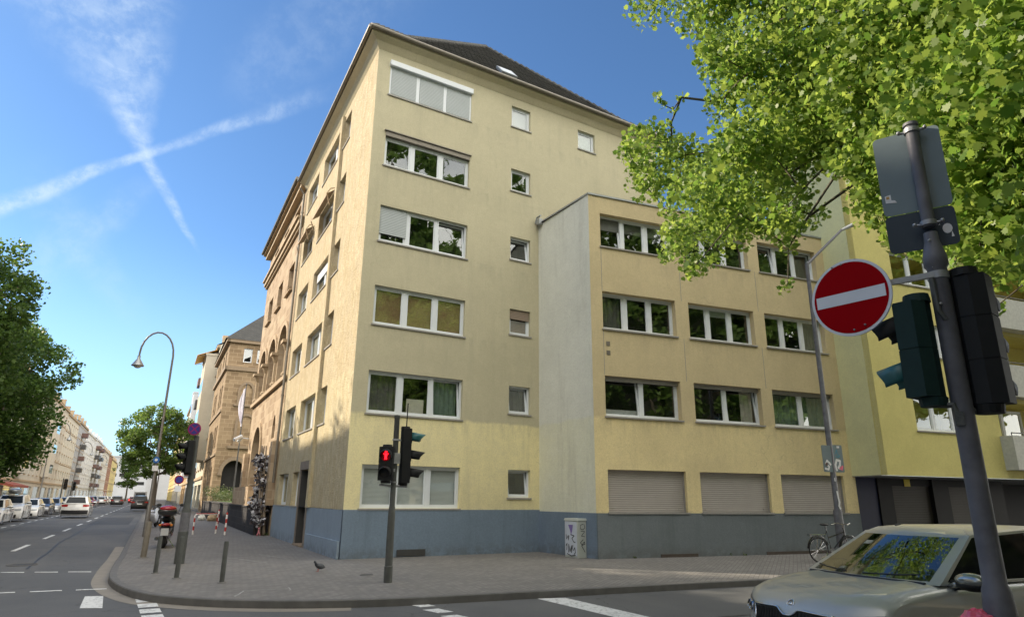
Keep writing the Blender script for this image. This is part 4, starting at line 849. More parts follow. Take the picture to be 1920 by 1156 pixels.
# ------------------------------------------------------------ street furniture
plain('galv', (.36, .37, .38), .5, .6, var=.25, scale=10, bmp=.15)
plain('galv_old', (.145, .145, .16), .6, .2, var=.5, scale=9, bmp=.08)
plain('post_dark', (.085, .09, .085), .6, .2, var=.35, scale=9, bmp=.2)
plain('signal_green', (.010, .032, .030), .6, var=.2, scale=20, spec=.25); plain('signal_black', (.014, .015, .016), .6, var=.2, scale=20, spec=.25)
plain('visor_green', (.025, .12, .125), .4, var=.2); plain('lens_dark', (.02, .02, .02), .15, var=.3)
plain('sign_red', (.34, .0005, .004), .6, var=.06, scale=3, spec=.05); plain('sign_white', (.72, .76, .82), .4, var=.04, coat=.3); plain('sign_back', (.17, .22, .24), .6, .2, var=.15, scale=4); plain('sign_back_dark', (.035, .05, .065), .6, .2, var=.2)
plain('sign_blue', (.03, .03, .22), .4, var=.1); plain('sticker_white', (.75, .75, .76), .5, var=.25, scale=20); plain('sticker_ink', (.03, .03, .04), .6, var=.2); plain('sticker_violet', (.22, .16, .42), .6, var=.3); plain('sticker_orange', (.6, .35, .1), .6); plain('sticker_cyan', (.05, .25, .35), .6)
glow('man_red', (1, .004, .008), 4); plain('lens_halo', (.35, .0, .01), .2, var=.1)
FSIG = {}
def signal_head(par, F_, o, dirn, z0, lens, size=.3, pitch=.3, w=.32, dep=.22, visor='signal_black', body='signal_black', on=None, name='signal_head', vis_len=.24, upper_visor=None):
    """F_: unit vector the lenses look along; o: (x, y) of the housing centre"""
    f = Vector((dirn[0], dirn[1], 0)).normalized(); s_ = Vector((-f.y, f.x, 0)); c = Vector((o[0], o[1], 0)); n_ = lens
    mb = MB(); H_ = pitch*n_; k = .045
    def ringz(z, sc_=1.):
        pts = [(-w/2, -dep*.5+k), (-w/2+k*1.6, -dep*.5), (w/2-k*1.6, -dep*.5), (w/2, -dep*.5+k), (w/2, dep*.5), (-w/2, dep*.5)]
        return [c+s_*(a*sc_)+f*(b_*sc_)+Vector((0, 0, z)) for a, b_ in pts]
    for i in range(n_):
        for (za, zb, sa) in ((z0+i*pitch+.004, z0+(i+1)*pitch-.004, 1.), (z0+(i+1)*pitch-.004, z0+(i+1)*pitch+.004, .96)):
            A_, B_ = ringz(za, sa), ringz(zb, sa)
            for j in range(6): mb.face([A_[j], A_[(j+1) % 6], B_[(j+1) % 6], B_[j]])
            mb.face(B_); mb.face(A_[::-1])
    mb.tube([c+f*-.02+Vector((0, 0, z0+H_)), c+f*-.02+Vector((0, 0, z0+H_+.05))], [w*.36, w*.33], 16)
    mb.tube([c+f*-.02+Vector((0, 0, z0-.05)), c+f*-.02+Vector((0, 0, z0))], [w*.33, w*.36], 16)
    hd = mb.build(name, body, par)
    for i in range(n_):
        cz = z0+(i+.5)*pitch; lc = c+f*(dep*.5+.004)+Vector((0, 0, cz)); rr = min(pitch, w)*.40
        mb = MB(); mb.disc(lc, f, rr, .02, 20); mb.build('lens', 'lens_halo' if on == i else 'lens_dark', hd)
        mb = MB(); m_ = 14
        for j in range(m_):
            def vp(j, t):
                a = math.pi*(-.12+1.24*j/m_); q_ = f*(vis_len*t*(.62+.38*math.sin(max(0, min(math.pi, a))))); rad = (rr+.015)*(1-.12*t)
                return lc+s_*(rad*math.cos(a))+Vector((0, 0, rad*math.sin(a)-.03*t))+q_
            mb.face([vp(j, 0), vp(j+1, 0), vp(j+1, 1), vp(j, 1)])
        vv = mb.build('visor', (upper_visor if upper_visor and i == n_-1 else visor), hd, smooth=True, merge=True); sdf = vv.modifiers.new('solid', 'SOLIDIFY'); sdf.thickness = .008
        if on == i:
            mb = MB(); fc = lc+f*.014
            def g2(a, b_): return fc+s_*a+Vector((0, 0, b_))
            mb.face([g2(.022*math.cos(t*math.pi/5), .062+.022*math.sin(t*math.pi/5)) for t in range(10)])
            mb.face([g2(-.05, .036), g2(.05, .036), g2(.05, .018), g2(.026, .012), g2(.02, -.03), g2(.022, -.085), g2(.004, -.085), g2(0, -.03), g2(-.004, -.085), g2(-.022, -.085), g2(-.02, -.03), g2(-.026, .012), g2(-.05, .018)])
            mb.build('red_man', 'man_red', hd)
    return hd
# pole with the red man in front of the cream facade
px, py = -.66, -5.31
pp_ = thing('traffic_light', 'grey pole with lit red pedestrian light standing before the corner block', 'traffic light', (px, py, 0))
mb = MB(); mb.lathe((0, 0, 0), [(.085, 0), (.085, .3), (.075, .31), (.072, 1.25), (.062, 1.42), (.056, 1.45), (.056, 3.22), (.062, 3.23), (.062, 3.28), (.0, 3.3)], 20); mb.build('pole', 'post_dark', pp_, smooth='auto')
mb = MB(); mb.lathe((0, 0, 2.75), [(.07, 0), (.07, .04)], 16); mb.box(-.07, .14, -.02, .02, 2.75, 2.79); mb.box(-.08, .0, -.06, .05, 2.12, 2.18); mb.tube([(-.3, 0, 1.86), (-.05, 0, 1.84), (.3, 0, 1.84)], .025, 8); mb.lathe((0, 0, 1.9), [(.068, 0), (.068, .03)], 16); mb.box(-.05, .09, -.075, .0, 2.28, 2.5); mb.build('clamps', 'galv', pp_, bevel=.004)
vdir = Vector((-5.803-px, -18.431-py, 0)).normalized()
signal_head(pp_, None, (-.20, -.06), (vdir.x*.9-.25, vdir.y), 1.94, 2, pitch=.335, w=.29, dep=.2, on=1, vis_len=.12)
signal_head(pp_, None, (.235, .02), (.93, -.30), 1.9, 3, pitch=.37, w=.28, dep=.22, upper_visor='visor_green', vis_len=.30)
mb = MB(); mb.tube([(.16, -.05, 2.28), (.2, -.05, 2.9), (.21, -.05, 3.55)], .012, 6); mb.build('loose_cable', 'signal_black', pp_)
# big foreground mast
fx, fy = -1.562, -16.541
fm_ = thing('traffic_light', 'large weathered mast in the right foreground, signal heads seen from behind', 'traffic light', (fx, fy, 0))
mb = MB(); mb.lathe((0, 0, -.12), [(.095, 0), (.088, 1.0), (.074, 1.20), (.069, 1.27), (.058, 1.30), (.056, 1.6), (.054, 3.12), (.068, 3.14), (.066, 3.20), (.052, 3.26), (.042, 3.3), (.039, 3.36)], 28)
mb.lathe((0, 0, 3.28), [(.038, 0), (.037, .72), (.046, .725), (.044, .745), (.0, .755)], 28); mb.build('mast', 'galv_old', fm_, smooth='auto')
f_ = Vector((-5.803-fx, -18.431-fy, 0)).normalized(); s_ = Vector((-f_.y, f_.x, 0))      # towards the camera / across (to the right)
if s_.dot(Vector((rv.x, rv.y, 0))) < 0: s_ = -s_
def FQ(a, b_, z): return s_*a+f_*b_+Vector((0, 0, z))
# sign panel seen from the back, two plates bolted one below the other
mb = MB(); Fp = Fr((0, 0), s_, f_)
def plate(mb, Fp, a0, a1, z0, z1, o, th, rc=.03, mi=0):
    pts = []
    for (cx, cz, t0) in ((a1-rc, z0+rc, -90), (a1-rc, z1-rc, 0), (a0+rc, z1-rc, 90), (a0+rc, z0+rc, 180)):
        for k in range(5): t = R(t0+k*22.5); pts.append((cx+rc*math.cos(t), cz+rc*math.sin(t)))
    mb.face([Fp.p(a, z, o+th) for a, z in pts], mi); mb.face([Fp.p(a, z, o) for a, z in pts][::-1], mi)
    for i in range(len(pts)):
        j = (i+1) % len(pts); mb.face([Fp.p(*pts[i], o), Fp.p(*pts[j], o), Fp.p(*pts[j], o+th), Fp.p(*pts[i], o+th)], mi)
plate(mb, Fp, -.235, .150, 3.425, 4.0, -.056, .004); mb.build('sign_plate', 'sign_back', fm_)
mb = MB(); plate(mb, Fp, -.235, .150, 3.16, 3.42, -.057, .004); sp2 = mb.build('sign_plate', 'sign_back_dark', fm_)
mb = MB()
for z in (3.29, 3.955): mb.lathe((0, 0, z), [(.047, 0), (.047, .03)], 20); mb.tube([FQ(-.08, 0, z+.015), FQ(.08, 0, z+.015)], .009, 8); mb.blob(FQ(-.075, .015, z+.015), .014, 8); mb.blob(FQ(.075, .015, z+.015), .014, 8)
mb.lathe((0, 0, 2.93), [(.06, 0), (.06, .045)], 24)
for z in (2.76, 3.17): mb.blob(FQ(-.012, .066, z), .010, 8)
for z in (3.0, 3.05, 3.1): mb.blob(FQ(-.02, .053, z), .004, 6)
mb.build('clamps', 'galv', fm_, smooth='auto')
mb = MB(); Fp2 = Fp; mb.face([Fp.p(.095+.022*math.cos(t)*1.2, 3.27+.034*math.sin(t), -.05) for t in [k*.5 for k in range(13)]]); mb.face([Fp.p(.11, 3.21, -.05), Fp.p(.125, 3.21, -.05), Fp.p(.115, 3.25, -.05)]); mb.face([Fp.p(.05, 3.3, -.0505), Fp.p(.062, 3.3, -.0505), Fp.p(.058, 3.31, -.0505)]); mb.build('sticker', 'sticker_white', sp2)
mb = MB(); mb.face([Fp.p(-.215, 3.52, -.05), Fp.p(-.15, 3.51, -.05), Fp.p(-.16, 3.53, -.05), Fp.p(-.18, 3.535, -.05), Fp.p(-.18, 3.575, -.05), Fp.p(-.215, 3.57, -.05)]); mb.face([Fp.p(-.208, 3.545, -.0495), Fp.p(-.19, 3.545, -.0495), Fp.p(-.19, 3.565, -.0495), Fp.p(-.208, 3.565, -.0495)], 1); mb.build('sticker', ['sticker_white', 'sticker_orange'], fm_)
# round no-entry plate on a bracket
sc_c = FQ(-.495, .03, 2.89); SR = .258
nt_ = thing('no_entry_sign', 'round red no-entry sign with a white bar clamped to the foreground mast', 'road sign', (fx, fy, 0))
mb = MB(); dn = (f_*.95+s_*-.30).normalized(); us = dn.cross(Vector((0, 0, 1))).normalized()
if us.dot(s_) < 0: us = -us
def sp(a, b_, o=0.): return sc_c+us*a+Vector((0, 0, b_))+dn*o
NC = 56; T_ = [2*math.pi*k/NC for k in range(NC)]
for (rr, o_, m_) in ((SR, .004, 0), (SR*.93, .0055, 1)):
    mb.face([sp(rr*math.cos(t), rr*math.sin(t), o_) for t in T_], m_)
for i in range(NC): a, b_ = T_[i], T_[(i+1) % NC]; mb.face([sp(SR*math.cos(a), SR*math.sin(a), .004), sp(SR*math.cos(b_), SR*math.sin(b_), .004), sp(SR*math.cos(b_), SR*math.sin(b_), -.008), sp(SR*math.cos(a), SR*math.sin(a), -.008)], 0)
mb.face([sp(SR*math.cos(t), SR*math.sin(t), -.008) for t in T_], 2)
mb.face([sp(-.222, -.04, .0075), sp(.222, -.04, .0075), sp(.222, .04, .0075), sp(-.222, .04, .0075)], 0)
mb.build('disc', ['sign_white', 'sign_red', 'sign_back'], nt_)
mb = MB()
for a, b_ in ((-.03, .235), (-.09, .228), (.0, -.22), (.07, -.2)): mb.blob(sp(a, b_, .01), .007, 8)
mb.build('bolt', 'galv', nt_, smooth=True)
mb = MB(); mb.hexa([sp(.15, .03, -.03), FQ(-.02, .03, 2.935), FQ(-.02, .06, 2.935), sp(.15, .03, -.012), sp(.15, .065, -.03), FQ(-.02, .03, 2.97), FQ(-.02, .06, 2.97), sp(.15, .065, -.012)]); mb.build('bracket', 'galv', nt_)
# signal heads: a two-lens one looking left, a three-lens one to the right
lf = (s_*-.93+f_*-.36).normalized()
signal_head(fm_, None, FQ(-.155, .02, 0)[:2], lf, 2.2, 2, pitch=.295, w=.215, dep=.16, body='signal_green', visor='visor_green', upper_visor='signal_black', vis_len=.19)
rt_ = (s_*.30+f_*-.95).normalized()
signal_head(fm_, None, FQ(.135, -.07, 0)[:2], rt_, 2.15, 3, pitch=.262, w=.22, dep=.17, body='signal_black', vis_len=.22)
mb = MB(); mb.tube([FQ(-.14, .02, 2.16), FQ(-.04, .05, 2.15), FQ(-.03, .055, 2.08)], .018, 8); Fp.box(mb, -.045, .0, 2.03, 2.11, .045, .07); mb.tube([FQ(.03, -.02, 2.12), FQ(.14, -.07, 2.12)], .02, 8); mb.tube([FQ(-.035, .055, 2.93), FQ(-.03, .06, 2.72), FQ(.0, .05, 2.66)], .016, 8); mb.build('head_bracket', 'post_dark', fm_)
# pink bag on the mast foot
plain('pink_plastic', (.75, .12, .2), .35, var=.25, scale=14)
mb = MB(); mb.blob((0, 0, 0), (.08, .07, .055), 16, 5, .16); pk = mb.build('plastic_bag', 'pink_plastic', None, loc=(fx+FQ(-.105, .08, 0).x, fy+FQ(-.105, .08, 0).y, 1.0)); tag(pk, 'crumpled pink plastic bag stuffed beside the foreground mast', 'bag')
# left mast with signal and violet sign
lx, ly = -3.86, .51
lt = thing('traffic_light', 'dark mast with signal visors and a round stopping sign, left end of the pavement', 'traffic light', (lx, ly, 0))
mb = MB(); mb.lathe((0, 0, 0), [(.12, 0), (.12, .75), (.11, .76), (.105, 1.25), (.08, 1.35), (.07, 2.0), (.06, 3.1), (.0, 3.12)], 18); mb.build('mast', 'post_dark', lt, smooth='auto')
mb = MB(); mb.lathe((0, 0, .76), [(.114, 0), (.11, .45)], 18); mb.build('green_sleeve', 'galv_old', lt)
signal_head(lt, None, (-.13, -.1), (-.96, -.28), 2.17, 3, pitch=.255, w=.24, dep=.18, visor='signal_black', vis_len=.22)
plain('sign_violet', (.28, .01, .10), .4, var=.1); mb = MB(); cc = Vector((-.09, -.09, 3.27)); dn = Vector((-.35, -.93, 0)).normalized(); mb.disc(cc, dn, .16, .012, 28); mb.disc(cc+dn*.008, dn, .13, .004, 28, 1)
cr = dn.cross(Vector((0, 0, 1))); 
for q_ in (1, -1): a = (cr*q_+Vector((0, 0, 1))).normalized(); b_ = (cr*-q_+Vector((0, 0, 1))).normalized(); mb.face([cc+dn*(.0115+q_*.001)+a*.12*k1+b_*.013*k2 for k1, k2 in ((-1, -1), (1, -1), (1, 1), (-1, 1))], 0)
mb.build('round_sign', ['sign_violet', 'sign_blue'], lt)
# ------------------------------------------------------------ lamps, posts
plain('lamp_pole', (.17, .16, .15), .5, .4, var=.25, scale=8); plain('lamp_shade', (.30, .31, .31), .4, .6); plain('lamp_glass', (.6, .6, .55), .2)
def arc_lamp(label, loc, h, ang, reach=1.25, group='street lamps with a curved neck', detail=True, rot=0):
    t = thing('street_lamp', label, 'street lamp', loc, rot, group); mb = MB()
    pts = [(0, 0, 0), (0, 0, 1.2), (0, 0, 1.25), (0, 0, h-1.0)]; rs = [.10, .09, .065, .042]
    r_ = reach/2
    for k in range(1, 12):
        a = math.pi*k/11; pts.append((r_*(1-math.cos(a))*ang[0], r_*(1-math.cos(a))*ang[1], h-1.0+r_*1.55*math.sin(a))); rs.append(.038)
    pts.append((reach*ang[0], reach*ang[1], h-1.15)); rs.append(.035); mb.tube(pts, rs, 10); mb.build('pole', 'lamp_pole', t, smooth='auto')
    mb = MB(); mb.lathe((reach*ang[0], reach*ang[1], h-1.55), [(.24, 0), (.25, .02), (.10, .26), (.06, .32), (.06, .45)], 18); mb.build('shade', 'lamp_shade', t, smooth='auto')
    mb = MB(); mb.blob((reach*ang[0], reach*ang[1], h-1.55), (.15, .15, .1), 12); mb.build('bulb', 'lamp_glass', t, smooth=True)
    return t
ll = arc_lamp('slender curved-neck street lamp rising in front of the stone wing, blue disc on its pole', (-3.95, 13.38, 0), 8.5, (-.99, .1), 1.3)
mb = MB(); mb.disc((-.02, -.12, 3.05), (-.35, -.93, 0), .13, .01, 20, 0); mb.disc((-.026, -.128, 3.05), (-.35, -.93, 0), .06, .01, 12, 1); mb.build('round_sign', ['sign_blue2', 'sign_white'], ll) if False else None
plain('sign_blue2', (.03, .14, .4), .4); mb.build('round_sign', ['sign_blue2', 'sign_white'], ll)
mb = MB(); mb.box(-.13, .09, -.125, -.11, 2.6, 2.82); mb.build('sticker_plate', 'sticker_white', ll)
arc_lamp('curved-neck street lamp before the beige houses across the street', LP(60, -14.3), 8.4, (.99, .1), 1.5)
arc_lamp('second curved-neck lamp across the street, smaller behind the first', LP(88, -14.3), 8.4, (.99, .1), 1.5)
arc_lamp('far curved-neck lamp in front of the pale grey houses', LP(122, -14.3), 8.4, (.99, .1), 1.5)
arc_lamp('curved-neck lamp on the right pavement beyond the round tree', LP(62, -4.4), 8.4, (-.99, .1), 1.3)
# lamp mast with an angled arm beside the yellow wing
q0 = AP(6.62, 2.4); rl = thing('street_lamp', 'grey mast with an angled arm between the yellow wing and the parked silver car', 'street lamp', (q0.x, q0.y, 0))
mb = MB(); mb.tube([(0, 0, 0), (0, 0, 1.35), (0, 0, 1.42), (0, 0, 9.0)], [.135, .125, .085, .06], 16)
ar = AP(8.75, 2.4)-AP(7.0, 2.4); mb.tube([(0, 0, 8.95), (ar.x, ar.y, 10.45)], [.045, .04], 10); mb.build('pole', 'galv_old', rl, smooth='auto')
mb = MB(); mb.tube([(ar.x, ar.y, 10.45), (ar.x*1.3, ar.y*1.3, 10.72)], [.045, .07], 12); mb.build('lamp_head', 'lamp_shade', rl)
Fl = Fr((0, 0), DA, NA); mb = MB(); plate(mb, Fl, -.40, -.02, 2.45, 3.22, .06, .006, .04); o1 = mb.build('sign_plate', 'sign_back', rl)
mb = MB(); plate(mb, Fl, .03, .40, 2.45, 3.24, .062, .006, .04); o2 = mb.build('sign_plate', 'sign_back', rl)
def scrawl(F, pts, o, w, mat, par, name='sticker'):
    mb = MB()
    for (a, b_), (c_, d_) in zip(pts, pts[1:]):
        L_ = math.hypot(c_-a, d_-b_) or 1; nx, nz = -(d_-b_)/L_*w, (c_-a)/L_*w; ex, ez = (c_-a)/L_*w*.5, (d_-b_)/L_*w*.5
        mb.face([F.p(a-nx-ex, b_-nz-ez, o), F.p(c_-nx+ex, d_-nz+ez, o), F.p(c_+nx+ex, d_+nz+ez, o), F.p(a+nx-ex, b_+nz-ez, o)]); o += .0003
    return mb.build(name, mat, par)
scrawl(Fl, [(-.34, 2.55), (-.22, 2.52), (-.18, 2.6), (-.3, 2.68), (-.24, 2.78), (-.12, 2.66), (-.16, 2.72)], .068, .03, 'sticker_white', o1)
scrawl(Fl, [(-.3, 2.66), (-.26, 2.7), (-.27, 2.64)], .074, .03, 'balcony_red', o1)
scrawl(Fl, [(.1, 2.5), (.07, 2.66), (.13, 2.8), (.26, 2.78), (.24, 2.66), (.17, 2.58), (.3, 2.54)], .07, .035, 'sticker_white', o2)
scrawl(Fl, [(.22, 2.55), (.33, 2.62), (.29, 2.52)], .077, .03, 'pink_plastic', o2)
scrawl(Fl, [(.12, 2.98), (.18, 3.1), (.2, 2.96), (.28, 2.92), (.2, 2.88), (.13, 2.92)], .07, .014, 'sticker_cyan', o2); scrawl(Fl, [(.21, 3.18), (.28, 3.18)], .07, .03, 'sticker_white', o2)
scrawl(Fl, [(-.04, 1.9), (-.02, 1.72), (.0, 1.6), (-.03, 1.5), (.01, 1.42)], .105, .03, 'sticker_white', rl); scrawl(Fl, [(-.06, 2.2), (-.06, 2.28)], .1, .02, 'sticker_white', rl)
# bollards
def post(label, x, y, h, r_=.045, mat='post_dark', group='dark bollards on the corner pavement', lean=(0, 0)):
    t = thing('bollard', label, 'bollard', (x, y, 0), 0, group); mb = MB(); mb.tube([(0, 0, -.02), (lean[0]*h, lean[1]*h, h-.03), (lean[0]*h, lean[1]*h, h)], [r_, r_, r_*.85], 16); mb.build('shaft', mat, t, smooth='auto')
    mb = MB(); mb.lathe((0, 0, 0), [(r_*1.8, 0), (r_*1.7, .012), (r_, .02)], 16); mb.build('foot_ring', 'kerb_stone', t)
    return t
post('dark bollard alone in the middle of the corner pavement, nearest the red man light', -3.52, -3.95, .76, .045)
post('dark bollard at the kerb, the nearest one to the road corner', -4.21, -2.82, .80, .048, lean=(.01, 0))
post('dark bollard standing just before the rear wheel of the scooter', -4.51, -1.58, .76, .045)
post('thicker pale brown post at the kerb left of the scooter', -4.53, 2.67, .93, .075, 'galv_brown', lean=(.02, .0)) if plain('galv_brown', (.17, .15, .12), .7, var=.3, scale=8) else None
# red and white barriers
m, nt, b = newmat('red_white'); z_ = sepz(nt, objc(nt))[2]; f_r = math_(nt, 'GREATER_THAN', math_(nt, 'FRACT', math_(nt, 'DIVIDE', z_, .34)), .5); nt.links.new(mixc(nt, f_r, (.7, .68, .66), (.42, .03, .02)), b.inputs['Base Color']); b.inputs['Roughness'].default_value = .5
hp = thing('hoop_barrier', 'red and white tubular hoop standing across the pavement behind the scooter', 'barrier', (-2.04, 14.55, 0)); mb = MB()
mb.tube([(0, 0, 0), (0, 0, .78), (.06, .03, .84), (.95, .5, .84), (1.0, .53, .78), (1.0, .53, 0)], .035, 10); mb.build('tube', 'red_white', hp, smooth='auto')
for lab, x, y, h in (('red and white marker post nearest the dark garden wall', -.95, 13.1, .95), ('red and white marker post furthest down the pavement, left of its twin', -.1, 21.4, .90), ('short red and white marker post just left of the tubular hoop', -2.45, 13.8, .85)):
    t = thing('marker_post', lab, 'post', (x, y, 0), 0, 'striped marker posts on the pavement'); mb = MB(); mb.tube([(0, 0, 0), (0, 0, h-.03), (0, 0, h)], [.04, .04, .025], 12); mb.build('shaft', 'red_white', t, smooth='auto'); mb = MB(); mb.lathe((0, 0, 0), [(.08, 0), (.07, .02)], 14); mb.build('base_plate', 'kerb_stone', t)
# utility cabinet with graffiti
cb = thing('utility_cabinet', 'pale grey cabinet scrawled with graffiti against the blue plinth of the annex', 'utility cabinet', (6.14, -2.36, 0))
plain('cabinet_grey', (.46, .49, .46), .5, var=.12); plain('cabinet_face', (.55, .60, .68), .5, var=.15)
mb = MB(); mb.box(0, .32, -.14, .48, 0, 1.02); mb.build('body', 'cabinet_grey', cb, bevel=.01); mb = MB(); mb.hexa([(-.02, -.16, 1.02), (.34, -.16, 1.02), (.34, .5, 1.02), (-.02, .5, 1.02), (.0, -.14, 1.08), (.32, -.14, 1.08), (.32, .48, 1.08), (.0, .48, 1.08)]); mb.build('lid', 'cabinet_grey', cb)
mb = MB(); mb.box(-.012, -.001, -.11, .45, .06, .99); mb.build('door', 'cabinet_face', cb)
FC = Fr((-.013, .45), (0, -1), (-1, 0)); FCb = Fr((0, -.141), (1, 0), (0, -1))
scrawl(FC, [(.06, .62), (.08, .5), (.16, .6), (.17, .47), (.2, .6)], .002, .012, 'sticker_ink', cb, 'graffiti'); scrawl(FC, [(.28, .63), (.45, .6), (.34, .53), (.42, .44), (.5, .42)], .002, .013, 'sticker_ink', cb, 'graffiti')
scrawl(FC, [(.08, .2), (.1, .38), (.05, .32)], .002, .014, 'sticker_ink', cb, 'graffiti'); scrawl(FC, [(.17, .14), (.18, .36), (.24, .16), (.32, .33), (.31, .14), (.38, .34)], .002, .014, 'sticker_ink', cb, 'graffiti'); scrawl(FC, [(.4, .2), (.47, .28), (.5, .15), (.44, .1)], .002, .013, 'sticker_ink', cb, 'graffiti'); scrawl(FC, [(.1, .1), (.3, .05), (.5, .08)], .002, .012, 'sticker_ink', cb, 'graffiti')
mb = MB(); mb.face([FC.p(.16, .9, .003), FC.p(.4, .9, .003), FC.p(.36, .74, .003), FC.p(.3, .62, .003), FC.p(.26, .74, .003)]); mb.build('graffiti', 'sticker_violet', cb)
scrawl(FCb, [(.22, .93), (.12, .9), (.1, .8), (.2, .77), (.27, .83), (.24, .92)], .002, .008, 'sticker_ink', cb, 'graffiti'); scrawl(FCb, [(.12, .74), (.26, .72), (.14, .6), (.26, .58)], .002, .008, 'sticker_ink', cb, 'graffiti'); scrawl(FCb, [(.2, .5), (.1, .42), (.16, .36), (.24, .44), (.26, .38), (.14, .34), (.22, .22), (.26, .16)], .002, .010, 'sticker_ink', cb, 'graffiti')
# pigeon and litter
plain('pigeon_grey', (.06, .065, .075), .7, var=.5, scale=30); plain('pigeon_red', (.4, .1, .06), .6)
pg = thing('pigeon', 'dark grey pigeon standing on the paving before the blue plinth', 'pigeon', (-1.33, -2.75, 0), R(200))
mb = MB(); mb.lathe((-.13, 0, .09), [(.004, -.06), (.03, -.02), (.055, .04), (.062, .1), (.05, .16), (.028, .2), (.002, .22)], 14, ax=(1, 0, .25)); mb.tube([(.06, 0, .15), (.085, 0, .19), (.1, 0, .21)], [.035, .024, .024], 10); mb.blob((.105, 0, .215), .026, 10); mb.tube([(.125, 0, .213), (.15, 0, .208)], [.008, .002], 6); mb.build('body', 'pigeon_grey', pg, smooth=True)
for s in (-1, 1): mb = MB(); mb.tube([(0, s*.02, .06), (.01, s*.022, 0), (.04, s*.024, .004)], [.007, .005, .004], 6); mb.build('leg', 'pigeon_red', pg)
plain('pink_cloth', (.62, .22, .26), .8); sc_ = thing('knotted_cloth', 'small pink and white knotted cloth lying at the foot of the dark garden wall', 'cloth', (.28, 12.35, 0)); mb = MB(); mb.tube([(-.06, 0, 0), (-.02, 0, .12), (.0, 0, .26), (.03, 0, .12), (.09, 0, 0)], [.03, .025, .03, .025, .03], 8); mb.blob((0, 0, .3), .04, 8); mb.build('cloth', 'pink_cloth', sc_, smooth=True)
rk = random.Random(4)
for k, (x, y, s, m_) in enumerate(((.95, 31.5, .35, 'stone_trim'), (.55, 33.4, .28, 'curtain_white'), (1.3, 34.2, .42, 'basalt'))):
    mb = MB(); mb.blob((0, 0, s*.6), (s, s*.8, s*.7), 10, k, .15); o = mb.build('boulder', m_, None, loc=(x, y, 0)); tag(o, ('tan boulder', 'pale boulder', 'dark boulder')[k]+' lying beside the garden wall, '+('nearest', 'middle', 'furthest')[k]+' of three', 'rock', 'boulders by the garden wall')
# ------------------------------------------------------------ scooter
plain('rubber', (.02, .02, .02), .8, var=.3); plain('scooter_black', (.02, .02, .023), .25, coat=.8); plain('chrome', (.6, .6, .6), .15, 1.0, var=.05); plain('red_lens', (.32, .01, .012), .2, coat=.5); plain('orange_lens', (.6, .18, .02), .25); plain('plate_white', (.65, .66, .66), .4); plain('seat_black', (.02, .02, .02), .6)
st = thing('motor_scooter', 'black scooter with a red-lidded top case parked on the pavement edge', 'scooter', (-3.72, 6.9, 0), R(83))
mb = MB(); mb.ring((-.65, 0, .26), (0, 1, 0), .19, .07, 22, 8); mb.build('rear_wheel', 'rubber', st, smooth=True); mb = MB(); mb.ring((.72, 0, .26), (0, 1, 0), .19, .06, 22, 8); mb.build('front_wheel', 'rubber', st, smooth=True)
mb = MB(); mb.disc((-.65, 0, .26), (0, 1, 0), .14, .06, 14); mb.disc((.72, 0, .26), (0, 1, 0), .14, .05, 14); mb.build('rim', 'chrome', st)
mb = MB(); mb.lathe((-.98, 0, .66), [(.03, 0), (.15, .08), (.2, .3), (.19, .6), (.15, .85), (.1, .98)], 14, ax=(1, 0, -.06)); mb.tube([(-.2, 0, .38), (.35, 0, .3), (.55, 0, .45), (.62, 0, .85), (.55, 0, 1.02)], [.17, .18, .2, .2, .1], 12); mb.tube([(-.85, 0, .45), (-.5, 0, .42), (-.2, 0, .36)], [.1, .16, .16], 12); mb.box(-.98, -.9, -.1, .1, .42, .62); mb.build('bodywork', 'scooter_black', st, smooth='auto')
mb = MB(); mb.blob((-.3, 0, .86), (.5, .17, .09), 14); mb.blob((-.65, 0, .9), (.22, .16, .09), 12); mb.build('seat', 'seat_black', st, smooth=True)
mb = MB(); mb.blob((-.92, 0, 1.12), (.24, .29, .17), 16); mb.build('top_case', 'scooter_black', st, smooth=True); mb = MB(); mb.blob((-.93, 0, 1.21), (.24, .25, .105), 16); mb.build('top_case_lid', 'red_lens', st, smooth=True)
mb = MB(); mb.tube([(-.95, -.2, .95), (-.6, -.17, .92)], .015, 6); mb.tube([(-.95, .2, .95), (-.6, .17, .92)], .015, 6); mb.build('rack', 'chrome', st)
mb = MB(); mb.blob((-1.0, 0, .73), (.05, .14, .05), 10); mb.build('tail_light', 'red_lens', st, smooth=True)
for s in (-1, 1): mb = MB(); mb.blob((-.96, s*.16, .71), (.05, .05, .04), 8); mb.build('indicator', 'orange_lens', st, smooth=True)
mb = MB(); mb.hexa([(-1.03, -.11, .4), (-1.02, -.11, .4), (-1.02, .11, .4), (-1.03, .11, .4), (-1.08, -.11, .62), (-1.07, -.11, .62), (-1.07, .11, .62), (-1.08, .11, .62)]); mb.build('number_plate', 'plate_white', st)
mb = MB(); mb.tube([(.5, -.34, 1.02), (.52, -.1, 1.05), (.52, .1, 1.05), (.5, .34, 1.02)], .018, 8); mb.build('handlebar', 'seat_black', st)
for s in (-1, 1):
    mb = MB(); mb.tube([(.5, s*.26, 1.03), (.52, s*.32, 1.28)], .008, 6); mb.blob((.52, s*.35, 1.31), (.02, .08, .05), 10); mb.build('mirror', 'seat_black', st, smooth=True)
glassy('visor_glass', refl=.2, trans=.7); mb = MB()
for i in range(6):
    y0, y1 = -.22+.44*i/6, -.22+.44*(i+1)/6
    def wf(y, t): return (.68-.25*t-1.2*y*y*(1-.2*t), y*(1-.25*t), .95+.5*t)
    mb.face([wf(y0, 0), wf(y1, 0), wf(y1, 1), wf(y0, 1)])
mb.build('windscreen', 'visor_glass', st, smooth=True)
